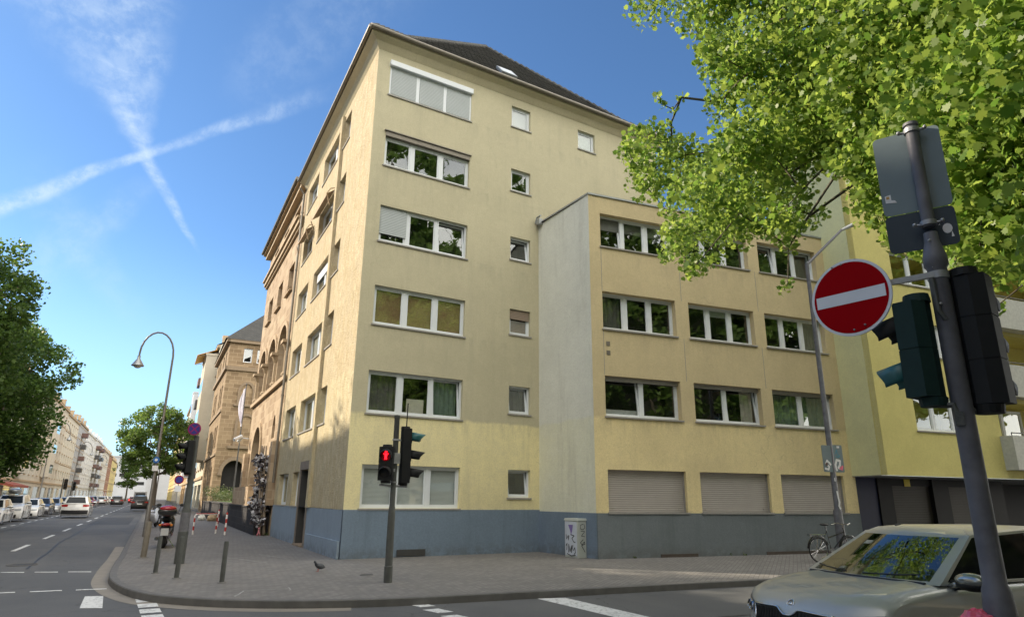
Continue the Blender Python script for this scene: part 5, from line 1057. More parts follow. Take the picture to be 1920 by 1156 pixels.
mb = MB(); mb.tube([(-.75, .22, .3), (-.35, .22, .28)], .06, 10); mb.build('exhaust', 'chrome', st); mb = MB(); mb.tube([(-.25, -.12, .25), (-.3, -.3, .0)], .014, 6); mb.build('kick_stand', 'chrome', st)
def small_moped(lab, loc, rot, mat):
    t = thing('moped', lab, 'moped', loc, rot, 'two-wheelers parked along the right kerb'); 
    for x in (-.6, .6): mb = MB(); mb.ring((x, 0, .26), (0, 1, 0), .2, .055, 14, 6); mb.build('wheel', 'rubber', t)
    mb = MB(); mb.tube([(-.85, 0, .7), (-.5, 0, .6), (-.1, 0, .35), (.3, 0, .35), (.5, 0, .8), (.45, 0, 1.0)], [.1, .2, .17, .15, .16, .06], 10); mb.blob((-.4, 0, .8), (.4, .15, .09), 10); mb.build('bodywork', mat, t, smooth='auto')
    mb = MB(); mb.tube([(.42, -.3, 1.0), (.45, .3, 1.0)], .02, 6); mb.blob((.5, 0, .95), (.1, .14, .12), 8); mb.build('handlebar', 'seat_black', t)
small_moped('white moped parked behind the scooter, nearest of three', LP(22, -4.5), R(70), 'cabinet_face'); small_moped('black moped parked beyond the white one', LP(25.5, -4.4), R(110), 'scooter_black'); small_moped('grey moped furthest along the right kerb', LP(29, -4.5), R(75), 'lamp_shade')
ns = thing('no_stopping_sign', 'small red and blue disc with white plate on a thin post along the right pavement', 'road sign', LP(34, -3.2)); mb = MB(); mb.tube([(0, 0, 0), (0, 0, 2.9)], .03, 8); mb.build('post', 'galv', ns)
mb = MB(); dn = Vector((-.2, -.98, 0)); mb.disc((0, -.05, 2.7), dn, .3, .01, 20, 0); mb.disc((-.001, -.058, 2.7), dn, .23, .01, 20, 1); mb.build('disc', ['red_lens', 'sign_blue'], ns); mb = MB(); mb.box(-.2, .2, -.06, -.05, 1.9, 2.3); mb.build('plate', 'sign_white', ns)
# ------------------------------------------------------------ bicycle behind the silver car
bc = thing('bicycle', 'old black city bicycle leaning at the grey mast beyond the silver car', 'bicycle', (AP(5.95, 2.75).x, AP(5.95, 2.75).y, 0), R(-12))
for x in (-.55, .55):
    mb = MB(); mb.ring((x, 0, .34), (0, 1, 0), .32, .018, 30, 6); w_ = mb.build('wheel', 'rubber', bc, smooth=True); mb = MB(); mb.ring((x, 0, .34), (0, 1, 0), .30, .01, 30, 4)
    for k in range(16): a = 2*math.pi*k/16; mb.tube([(x, 0, .34), (x+.3*math.cos(a), 0, .34+.3*math.sin(a))], .0022, 4)
    mb.tube([(x, -.04, .34), (x, .04, .34)], .02, 8); mb.build('rim', 'chrome', w_)
    mb = MB(); mb.tube([(x+.37*math.cos(a), 0, .34+.37*math.sin(a)) for a in [R(v) for v in range(20, 190, 17)]], .02, 6); mb.build('mudguard', 'scooter_black', bc)
mb = MB(); mb.tube([(-.55, .03, .34), (-.1, 0, .3), (-.2, 0, .82), (-.55, .03, .34)], .013, 8); mb.tube([(-.1, 0, .3), (.42, 0, .72), (.40, 0, .92)], .018, 8); mb.tube([(-.17, 0, .65), (.42, 0, .8)], .018, 8); mb.tube([(.42, 0, .75), (.55, .0, .34)], .015, 8); mb.tube([(-.2, 0, .82), (-.23, 0, .98)], .013, 8); mb.build('frame', 'scooter_black', bc)
mb = MB(); mb.blob((-.26, 0, 1.0), (.15, .09, .035), 12); mb.build('saddle', 'seat_black', bc, smooth=True)
mb = MB(); mb.tube([(.25, -.28, .98), (.42, -.24, 1.03), (.42, 0, 1.0), (.42, .24, 1.03), (.25, .28, .98)], .013, 8); mb.tube([(.40, 0, .9), (.42, 0, 1.0)], .013, 6); mb.build('handlebar', 'chrome', bc)
mb = MB(); mb.tube([(-.8, -.07, .74), (-.3, -.07, .74)], .008, 6); mb.tube([(-.8, .07, .74), (-.3, .07, .74)], .008, 6); mb.tube([(-.75, .07, .74), (-.55, .07, .34), (-.45, .07, .74)], .008, 6); mb.tube([(-.75, -.07, .74), (-.55, -.07, .34), (-.45, -.07, .74)], .008, 6); mb.box(-.85, -.78, -.05, .05, .7, .76); mb.build('luggage_rack', 'chrome', bc)
mb = MB(); mb.disc((-.1, -.05, .3), (0, 1, 0), .09, .01, 16); mb.tube([(-.1, -.1, .3), (-.0, -.1, .18)], .01, 6); mb.build('crank', 'chrome', bc)
# ------------------------------------------------------------ cars
plain('car_glass', (.018, .022, .026), .05, var=.2, spec=.16); glassy('car_glass_hero', refl=.15, trans=.35); plain('side_glass', (.010, .011, .013), .06, var=.2, spec=.35); plain('car_interior', (.02, .02, .022), .9, var=.3); plain('black_trim', (.015, .015, .016), .5, var=.2); plain('headlamp', (.30, .33, .36), .08, var=.3, scale=20, coat=1.); plain('rim_alloy', (.35, .35, .36), .3, .8)
paint('paint_white', (.72, .72, .70)); plain('paint_beige', (.44, .44, .405), .42, .3, var=.02, coat=.7); paint('paint_dark', (.035, .035, .04)); paint('paint_red', (.30, .01, .01)); paint('paint_silver', (.40, .41, .42), metal=.5); paint('paint_blue', (.03, .06, .14))
def car(label, loc, rot, mat, L=4.2, Wd=1.78, H=1.48, style='hatch', group=None, hero=False, roofbox=False, lights_on=False, brake=False):
    """front looks along local +x"""
    t = thing('parked_car' if group else 'car', label, 'car', loc, rot, group)
    hl, hw = L/2, Wd/2; k = H/1.47; fxw, rxw = hl-.80, -hl+.72; wr = .315*k**.5
    hz, cz = .80*k, 1.0*k
    prof = [(hl-1.15, cz), (hl-1.0, cz-.015), (hl-.7, .955*k), (hl-.42, .89*k), (hl-.22, .815*k), (hl-.12, .76*k), (hl-.07, .70*k), (hl-.04, .60*k), (hl-.0, .50*k), (hl, .40*k), (hl-.02, .28*k), (hl-.10, .2*k)]
    for j in range(9): a = math.pi*j/8; prof.append((fxw+(wr+.055)*math.cos(a), .19*k+(wr+.165)*math.sin(a)))
    prof += [(fxw-wr-.08, .2*k), (rxw+wr+.08, .2*k)]
    for j in range(9): a = math.pi*j/8; prof.append((rxw+(wr+.055)*math.cos(a), .19*k+(wr+.165)*math.sin(a)))
    prof += [(-hl+.10, (.34 if style == 'suv' else .26)*k), (-hl, .40*k), (-hl, .52*k), (-hl+.04, .75*k), (-hl+.10, .98*k), (-hl+.22, 1.03*k), (-hl+.9, cz+.02)]
    if hero: prof[3:8] = [(hl-.42, .905*k), (hl-.22, .85*k), (hl-.13, .80*k), (hl-.065, .74*k), (hl-.03, .62*k)]
    n = len(prof); cxm = 0; czm = .6*k
    vs = [0, .3, .5, .62, .68, .76, .86, .93, .975, 1.0]
    def P(i, v, s):
        x, z = prof[i]; e = max(0, abs(x)-(hl-.95))/.95; rnd_ = (.38 if hero else .30)*e*e*v**(2.8 if hero else 3.2)
        x2 = x-math.copysign(rnd_*(1 if x > 0 else .8), x)
        up = max(0, (z-.68*k)/(cz-.68*k)); cr = .014*(1 if .55 < v < .9 else 0)*up*(1 if x > 0 else 0)
        z2 = z-.07*up*v**3+cr
        y = hw*v
        if v > .9:
            b_ = (v-.9)/.1; ins = .055*b_*b_; dx, dz = (cxm-x2), (czm-z); 
            if z > .68*k: z2 -= ins*1.1*up
            y = hw*(.9+.1*math.sin(b_*math.pi/2))
        y *= 1-.05*max(0, (.5*k-z)/(.5*k))-.03*up
        return (x2, s*y, z2)
    mb = MB(); grid = {}
    for s in (1, -1):
        for a in range(len(vs)):
            for i in range(n): grid[(s, a, i)] = len(mb.v); mb.v.append(P(i, vs[a], s))
    for s in (1, -1):
        for a in range(len(vs)-1):
            for i in range(n):
                j = (i+1) % n; f = (grid[s, a, i], grid[s, a, j], grid[s, a+1, j], grid[s, a+1, i]); mb.f.append(f if s < 0 else f[::-1]); mb.m.append(0)
        f = tuple(grid[s, len(vs)-1, i] for i in range(n)); mb.f.append(f if s < 0 else f[::-1]); mb.m.append(0)
    body = mb.build('body', mat, t, smooth='auto')
    # greenhouse
    lv_ = None
    st_ = {'hero': (hl-1.08, -hl+.14, hl-1.90, -hl+.42), 'hatch': (hl-1.08, -hl+.16, hl-1.85, -hl+.55), 'suv': (hl-1.1, -hl+.12, hl-1.75, -hl+.40), 'sedan': (hl-1.2, -hl+.75, hl-1.95, -hl+1.35)}[style]
    x0b, x1b, x0t, x1t = st_; wb, wt = hw*.90, hw*.70; zb, zt = cz-.03, H-(.075 if hero else .045); lv = [0, .06, .93, .985, 1.0]
    def ring(tt):
        xf, xr = x0b+(x0t-x0b)*tt, x1b+(x1t-x1b)*tt; w_ = wb+(wt-wb)*(tt**1.25)-(.035 if tt > .99 else 0); z = zb+(zt-zb)*(tt if tt < .95 else tt*1.0)
        zd = lambda x: .045*math.sin(math.pi*max(0, min(1, (x-x1t)/(x0t-x1t))))*tt
        Lx = xf-xr; pts = []; bow = .14
        for y in (-.88, -.45, 0, .45, .88, .97): pts.append((xf+bow*(1-(y*1.05)**2)-.05-(.012 if y > .9 else 0), y*w_, z))
        for f_ in (.985, .96, .52, .48, .12, .05): pts.append((xr+Lx*f_-.03*(f_ > .9), w_*(1-.0*(f_)), z+zd(xr+Lx*f_)))
        for y in (.8, .3, -.3, -.8): pts.append((xr-.10*(1-y*y)+.03, y*w_, z))
        for f_ in (.05, .12, .48, .52, .96, .985): pts.append((xr+Lx*f_-.03*(f_ > .9), -w_, z+zd(xr+Lx*f_)))
        pts.append((xf+bow*(1-(.97*1.05)**2)-.062, -.97*w_, z))
        return pts
    Rg = [ring(v) for v in lv]; m_ = len(Rg[0]); cab = MB(); ws, sw, rw, sw2 = MB(), MB(), MB(), MB()
    for a in range(4):
        for i in range(m_):
            j = (i+1) % m_; q_ = [Rg[a][i], Rg[a][j], Rg[a+1][j], Rg[a+1][i]]; tgt = cab
            if a == 1:
                if i in (0, 1, 2, 3): tgt = ws
                elif i in (7, 9): tgt = sw
                elif i in (17, 19): tgt = sw2
                elif i in (8, 18): tgt = None
                elif i in (12, 13, 14): tgt = rw
            if tgt is None: cab.face(q_, 1); continue
            tgt.face(q_)
    top = Rg[-1]; cc = (sum(p[0] for p in top)/m_, 0, H)
    mid = [((p[0]-cc[0])*.60+cc[0], p[1]*.60, H-.008) for p in top]; mid0 = [((p[0]-cc[0])*.9+cc[0], p[1]*.88, H-(.036 if hero else .028)) for p in top]
    for i in range(m_):
        j = (i+1) % m_; cab.face([top[i], top[j], mid0[j], mid0[i]]); cab.face([mid0[i], mid0[j], mid[j], mid[i]]); cab.face([mid[i], mid[j], cc])
    cb_ = cab.build('cabin', [mat, 'black_trim'], t, smooth='auto')
    bmh = bmesh.new(); bmh.from_mesh(cb_.data); bmesh.ops.remove_doubles(bmh, verts=bmh.verts, dist=1e-4); bmesh.ops.recalc_face_normals(bmh, faces=bmh.faces); bmh.to_mesh(cb_.data); bmh.free()
    for g_, nm in ((ws, 'windscreen'), (sw, 'side_window'), (sw2, 'side_window'), (rw, 'rear_window')):
        g_.build(nm, ('side_glass' if nm == 'side_window' else 'car_glass_hero') if hero else 'car_glass', cb_, smooth=True, merge=True)
    mb = MB(); mb.box(x1b+.3, x0b-.5, -wb*.85, wb*.85, zb-.25, zb-.02)
    for sx in (x0b-1.35, x0b-2.2):
        if sx > x1b+.3:
            for s in (-.36, .36): mb.blob((sx, s, zb+.02), (.08, .23, .3), 8); mb.blob((sx, s, zb+.3), (.06, .12, .1), 8)
    if not hero:
        e_ = .10; mb = MB(); mb.hexa([(x1b+e_, -wb*.9, zb-.2), (x0b-e_, -wb*.9, zb-.2), (x0b-e_, wb*.9, zb-.2), (x1b+e_, wb*.9, zb-.2), (x1t+.02, -wt*.88, zt-.05), (x0t-.02, -wt*.88, zt-.05), (x0t-.02, wt*.88, zt-.05), (x1t+.02, wt*.88, zt-.05)])
    mb.build('interior', 'car_interior', t)
    for x in (fxw, rxw):
        for s in (1, -1):
            mb = MB(); c_ = Vector((x, s*(hw-.12), wr)); mb.lathe(c_-Vector((0, .1, 0)), [(wr*.6, .0), (wr*.96, 0), (wr, .03), (wr, .17), (wr*.96, .2), (wr*.66, .2), (wr*.62, .18)], 24, ax=(0, 1, 0)); w_ = mb.build('wheel', 'rubber', t, smooth='auto')
            mb = MB(); mb.disc(c_+Vector((0, s*.06, 0)), (0, 1, 0), wr*.6, .02, 20, 1)
            for q_ in range(5 if not hero else 7): a = 2*math.pi*q_/(5 if not hero else 7); d = Vector((math.cos(a), 0, math.sin(a))); mb.tube([c_+Vector((0, s*.09, 0)), c_+Vector((0, s*.085, 0))+d*wr*.6], .028, 6)
            mb.ring(c_+Vector((0, s*.085, 0)), (0, 1, 0), wr*.62, .015, 20, 5); mb.build('rim', ['rim_alloy', 'black_trim'], w_)
    def nose(y, z, o=.0):      # point on the front (x) surface at given y, z
        v = abs(y)/hw; pr = [(p[1], p[0]) for p in prof[1:12]]; pr.sort(); x = np.interp(z, [a for a, _ in pr], [b_ for _, b_ in pr])
        e = max(0, x-(hl-.95))/.95; return (float(x-(.38 if hero else .30)*e*e*v**(2.8 if hero else 3.2)+o), y, z)
    def tail(y, z, o=0.):
        v = abs(y)/hw; pr = [(.24*k, -hl+.1), (.36*k, -hl), (.52*k, -hl), (.75*k, -hl+.04), (.98*k, -hl+.10), (1.03*k, -hl+.22)]; x = np.interp(z, [a for a, _ in pr], [b_ for _, b_ in pr])
        e = max(0, abs(x)-(hl-.95))/.95; return (float(x+.24*e*e*v**3.2-o), y, z)
    def patch(fn, y0, y1, zf0, zf1, o, nm, mt, par=t, nn=10, nz=4):
        mb = MB()
        for i in range(nn):
            for j in range(nz):
                ya, yb_ = y0+(y1-y0)*i/nn, y0+(y1-y0)*(i+1)/nn
                def zz(y, j): f0, f1 = (zf0(y) if callable(zf0) else zf0), (zf1(y) if callable(zf1) else zf1); return f0+(f1-f0)*j/nz
                mb.face([fn(ya, zz(ya, j), o), fn(yb_, zz(yb_, j), o), fn(yb_, zz(yb_, j+1), o), fn(ya, zz(ya, j+1), o)])
        return mb.build(nm, mt, par, smooth=True, merge=True)
    if not hero:
        patch(nose, -.42, .42, .50*k, .64*k, .006, 'grille', 'black_trim'); patch(nose, -.62, .62, .24*k, .40*k, .006, 'bumper_grille', 'black_trim')
        for s in (1, -1): patch(nose, s*.45, s*hw*.93, .60*k, lambda y: (.66+.08*abs(y)/hw)*k, .008, 'headlight', 'headlamp')
        patch(nose, -.26, .26, .41*k, .49*k, .014, 'number_plate', 'plate_white'); 
        mb = MB(); mb.blob((nose(0, .68*k)[0]+.01, 0, .69*k), (.015, .05, .04), 10); mb.build('emblem', 'chrome', t, smooth=True)
    patch(tail, -.26, .26, .62*k, .72*k, .012, 'number_plate', 'plate_white'); patch(tail, -hw*.95, hw*.95, (.30 if style == 'suv' else .25)*k, (.54 if style == 'suv' else .44)*k, .024, 'bumper_skirt', 'black_trim')
    for s in (1, -1): patch(tail, s*.50, s*hw*.97, .76*k, .90*k, .010, 'tail_light', 'brake_on' if brake else 'red_lens')
    for s in (1, -1):
        mb = MB(); mx_ = x0b-((.22 if s > 0 else .55) if hero else .4); yo = hw+.12 if not hero or s > 0 else hw-.0; mb.blob((mx_, s*yo, cz+.03), (.085, .15, .068), 16); mb.tube([(mx_, s*(hw-.1), cz-.04), (mx_, s*(hw+.05), cz)], .03, 8); o = mb.build('wing_mirror', 'mirror_cap' if hero else mat, t, smooth=True)
        mb = MB(); mb.blob((mx_-.01, s*(yo-.005), cz-.005), (.088, .155, .06), 14); mb.tube([(mx_-.05, s*(hw-.12), cz-.03), (mx_, s*(hw+.1), cz-.02)], [.05, .03], 8); mb.build('mirror_base', 'black_trim', o, smooth=True)
        mb = MB(); Fd = Fr((0, s*(hw*.955)), (1, 0), (0, s))
        for x in (x0b-.55, x0b-1.55, rxw+.45):
            Fd.box(mb, x-.003, x+.003, .36*k, .90*k, .03, .043)
        for x in (x0b-1.35, x0b-2.3):
            if x > rxw: Fd.box(mb, x-.09, x+.09, .83*k, .86*k, .02, .065)
        mb.build('door_gaps', 'black_trim', t)
    if roofbox:
        mb = MB(); mb.blob((-.1, 0, H+.24), (.95, .38, .19), 16); rb = mb.build('roof_box', 'lamp_shade', t, smooth=True); mb = MB()
        for x in (-.5, .35): mb.tube([(x, -.6, H+.0), (x, -.58, H+.06), (x, .58, H+.06), (x, .6, H)], .02, 6)
        mb.build('roof_bars', 'black_trim', t)
    if hero:
        # grille with chrome surround, slats and a winged round badge
        gz0 = lambda y: .50*k; gz1 = lambda y: (.735-.065*math.exp(-(y/.10)**4)-.02*abs(y)/.5)*k
        patch(nose, -.50, .50, gz0, gz1, .006, 'grille', 'black_trim', nn=20); mb = MB()
        N2 = 24; top_ = [Vector(nose(-.50+1.0*i/N2, gz1(-.50+1.0*i/N2), .012)) for i in range(N2+1)]; bot_ = [Vector(nose(-.44+.88*i/N2, .50*k, .012)) for i in range(N2+1)]
        mb.tube(top_, .011, 6); mb.tube([top_[0], bot_[0]], .011, 6); mb.tube([top_[-1], bot_[-1]], .011, 6); mb.tube(bot_, .009, 6); mb.build('grille_surround', 'chrome', t, smooth=True)
        mb = MB()
        for q_ in range(-11, 12):
            if q_ == 0: continue
            y = q_*.041; mb.tube([nose(y, .51*k, .014), nose(y, gz1(y)-.02, .014)], .007, 5)
        mb.build('grille_slats', 'rubber', t)
        mb = MB(); bx = Vector((hl-.105, 0, .762*k)); bn_ = Vector((.80, 0, .60)).normalized(); mb.ring(bx+bn_*.012, bn_, .042, .006, 24, 6); mb.blob(bx, (.03, .03, .02), 8)
        bu = Vector((0, 1, 0)); bv = bn_.cross(bu)
        mb.tube([bx+bn_*.014+bu*-.02+bv*.02, bx+bn_*.014+bu*.0, bx+bn_*.014+bu*.028+bv*-.02], [.004, .009, .003], 6); mb.tube([bx+bn_*.014+bu*.004+bv*.028, bx+bn_*.014+bu*.02, bx+bn_*.014+bu*.008+bv*-.022], [.003, .007, .003], 6); mb.build('badge', 'chrome', t, smooth=True)
        for s in (1, -1):
            hlp = patch(nose, s*.54, s*hw*.955, lambda y: (.60+.03*abs(y)/hw)*k, lambda y: (.715+.05*(abs(y)-.5)/.35)*k, .010, 'headlight', 'headlamp_hero', nn=12)
            mb = MB(); 
            for y in (.62, .76): c_ = Vector(nose(s*y, .67*k, .008)); mb.disc(c_, (1, s*.4, .2), .036, .02, 18); mb.ring(c_+Vector((.012, 0, 0)), (1, s*.4, .2), .04, .007, 18, 5, 1)
            mb.build('lamp_unit', ['lens_dark', 'chrome'], hlp); 
        patch(nose, -.66, .66, .27*k, .40*k, .006, 'bumper_grille', 'black_trim'); patch(nose, -.26, .26, .41*k, .485*k, .014, 'number_plate', 'plate_white')
        mb = MB()
        for s in (1, -1):
            mb.tube([(x0b+.07, s*.1-.02, cz+.02), (x0b-.02, s*.45, cz+.035), (x0b-.08, s*.1+.5*s, cz+.05)], .008, 5)
        mb.tube([(x0b-.02, -.68, cz-.03), (x0b+.1, 0, cz-.02), (x0b-.02, .68, cz-.03)], .022, 6)
        mb.build('wiper', 'black_trim', t)
        mb = MB()
        for s in (1, -1):      # bonnet shut lines
            mb.tube([Vector(P(i, .90, s))+Vector((0, 0, .001)) for i in range(0, 6)], .003, 4)
        mb.tube([(x0b-.6, .0, H+.0), (x0b-.68, 0, H+.01)], .01, 4); mb.build('aerial_base', 'black_trim', t)
        mb = MB(); mb.blob((x0b-.62, 0, cz+.27), (.02, .1, .03), 10); mb.build('rear_view_mirror', 'black_trim', t)
    return t
plain('headlamp_hero', (.07, .10, .15), .06, var=.6, scale=16, coat=1.); glow('brake_on', (1, .04, .03), 1.2); plain('mirror_cap', (.36, .36, .33), .2, .6, coat=1.)
hd = R(171); nosep = Vector((-.02, -13.98, -.12)); ctr = nosep-Vector((math.cos(hd), math.sin(hd), 0))*2.1
car('beige-silver hatchback nosing into the lower right corner behind the big mast', ctr, hd, 'paint_beige', L=4.2, Wd=1.74, H=1.49, hero=True, style='hero')
cr_ = LROT
car('white off-roader driving away down the street, seen from behind', LP(45.6, -9.85, -.12), cr_, 'paint_white', L=4.4, Wd=1.85, H=1.66, style='suv')
car('dark grey off-roader driving away beyond the white one', LP(116, -9.9, -.12), cr_, 'paint_dark', L=4.4, Wd=1.85, H=1.64, style='suv')
car('red car with lit brake lights far down the street', LP(150, -8.3, -.12), cr_, 'paint_red', L=4.2, H=1.5, brake=True)
PG = 'cars parked facing the viewer on the left side'
for s, m_, H_, sty, lab, rb in ((29.0, 'paint_white', 1.48, 'hatch', 'white car cut by the left edge of the view, first of the parked row', False), (35.6, 'paint_white', 1.72, 'suv', 'white family car carrying a grey roof box in the parked row', True), (42.6, 'paint_white', 1.44, 'hatch', 'small white hatchback between the roof box car and the dark car', False), (48.8, 'paint_dark', 1.48, 'hatch', 'dark car parked directly left of the driving white off-roader', False),
    (56, 'paint_silver', 1.46, 'hatch', 'silver car half hidden behind the white off-roader', False), (63, 'paint_blue', 1.5, 'hatch', 'blue car in the parked row just beyond the white off-roader', False), (70, 'paint_dark', 1.5, 'suv', 'black off-roader in the far part of the parked row', False), (80, 'paint_silver', 1.46, 'hatch', 'silver hatchback far along the parked row', False), (88, 'paint_white', 1.5, 'hatch', 'white hatchback near the end of the parked row', False), (96, 'paint_red', 1.46, 'hatch', 'dull red hatchback far along the parked row', False), (104, 'paint_silver', 1.6, 'suv', 'silver off-roader at the far end of the parked row', False)):
    car(lab, LP(s+2.1, -13.0, -.12), cr_+math.pi, m_, H=H_, style=sty, group=PG, roofbox=rb)
for s, m_, H_, off in ((128, 'paint_silver', 1.5, -13), (136, 'paint_white', 1.6, -13), (146, 'paint_white', 1.5, -12.8), (160, 'paint_dark', 1.5, -12.8)):
    car({128: 'distant silver car parked in front of the balconied block', 136: 'distant white tall car parked left of the dark off-roader', 146: 'distant white low car beyond the dark off-roader', 160: 'distant black car parked left of the red car'}[s], LP(s, off, -.12), cr_, m_, H=H_, group='distant cars on the left')
# van and black car at the right kerb
vn = thing('van', 'pale grey delivery van far off at the right kerb under the round tree', 'van', LP(118, -6.6, -.12), cr_); mb = MB()
mb.hexa([(-2.6, -1, .4), (2.6, -1, .4), (2.6, 1, .4), (-2.6, 1, .4), (-2.6, -.95, 2.5), (1.3, -.95, 2.5), (1.3, .95, 2.5), (-2.6, .95, 2.5)]); mb.build('body', 'paint_silver', vn, bevel=.08); mb = MB(); mb.box(-2.61, -2.6, -.75, .75, 1.5, 2.2); mb.build('rear_window', 'black_trim', vn)
for x in (-1.7, 1.8):
    for s in (-1, 1): mb = MB(); mb.disc((x, s*.9, .34), (0, 1, 0), .34, .22, 16); mb.build('wheel', 'rubber', vn)
for s in (-1, 1): mb = MB(); mb.box(-2.62, -2.6, s*.85-.07, s*.85+.07, .9, 1.4); mb.build('tail_light', 'red_lens', vn)
car('black tall car parked at the right kerb directly behind the scooter', LP(74, -5.9, -.12), cr_, 'paint_dark', H=1.75, style='suv')
# far left traffic lights
for x, s, lab in ((-13.2, 66, 'small black traffic light across the street under the beige houses'), (-14.0, 84, 'small black traffic light farther along the left pavement')):
    t = thing('traffic_light', lab, 'traffic light', LP(s, x), 0, 'small traffic lights across the street'); mb = MB(); mb.tube([(0, 0, 0), (0, 0, 3.3)], .06, 8); mb.build('pole', 'post_dark', t)
    signal_head(t, None, (.25, 0), (.2, -.98), 2.2, 3, pitch=.33, w=.32, vis_len=.22)
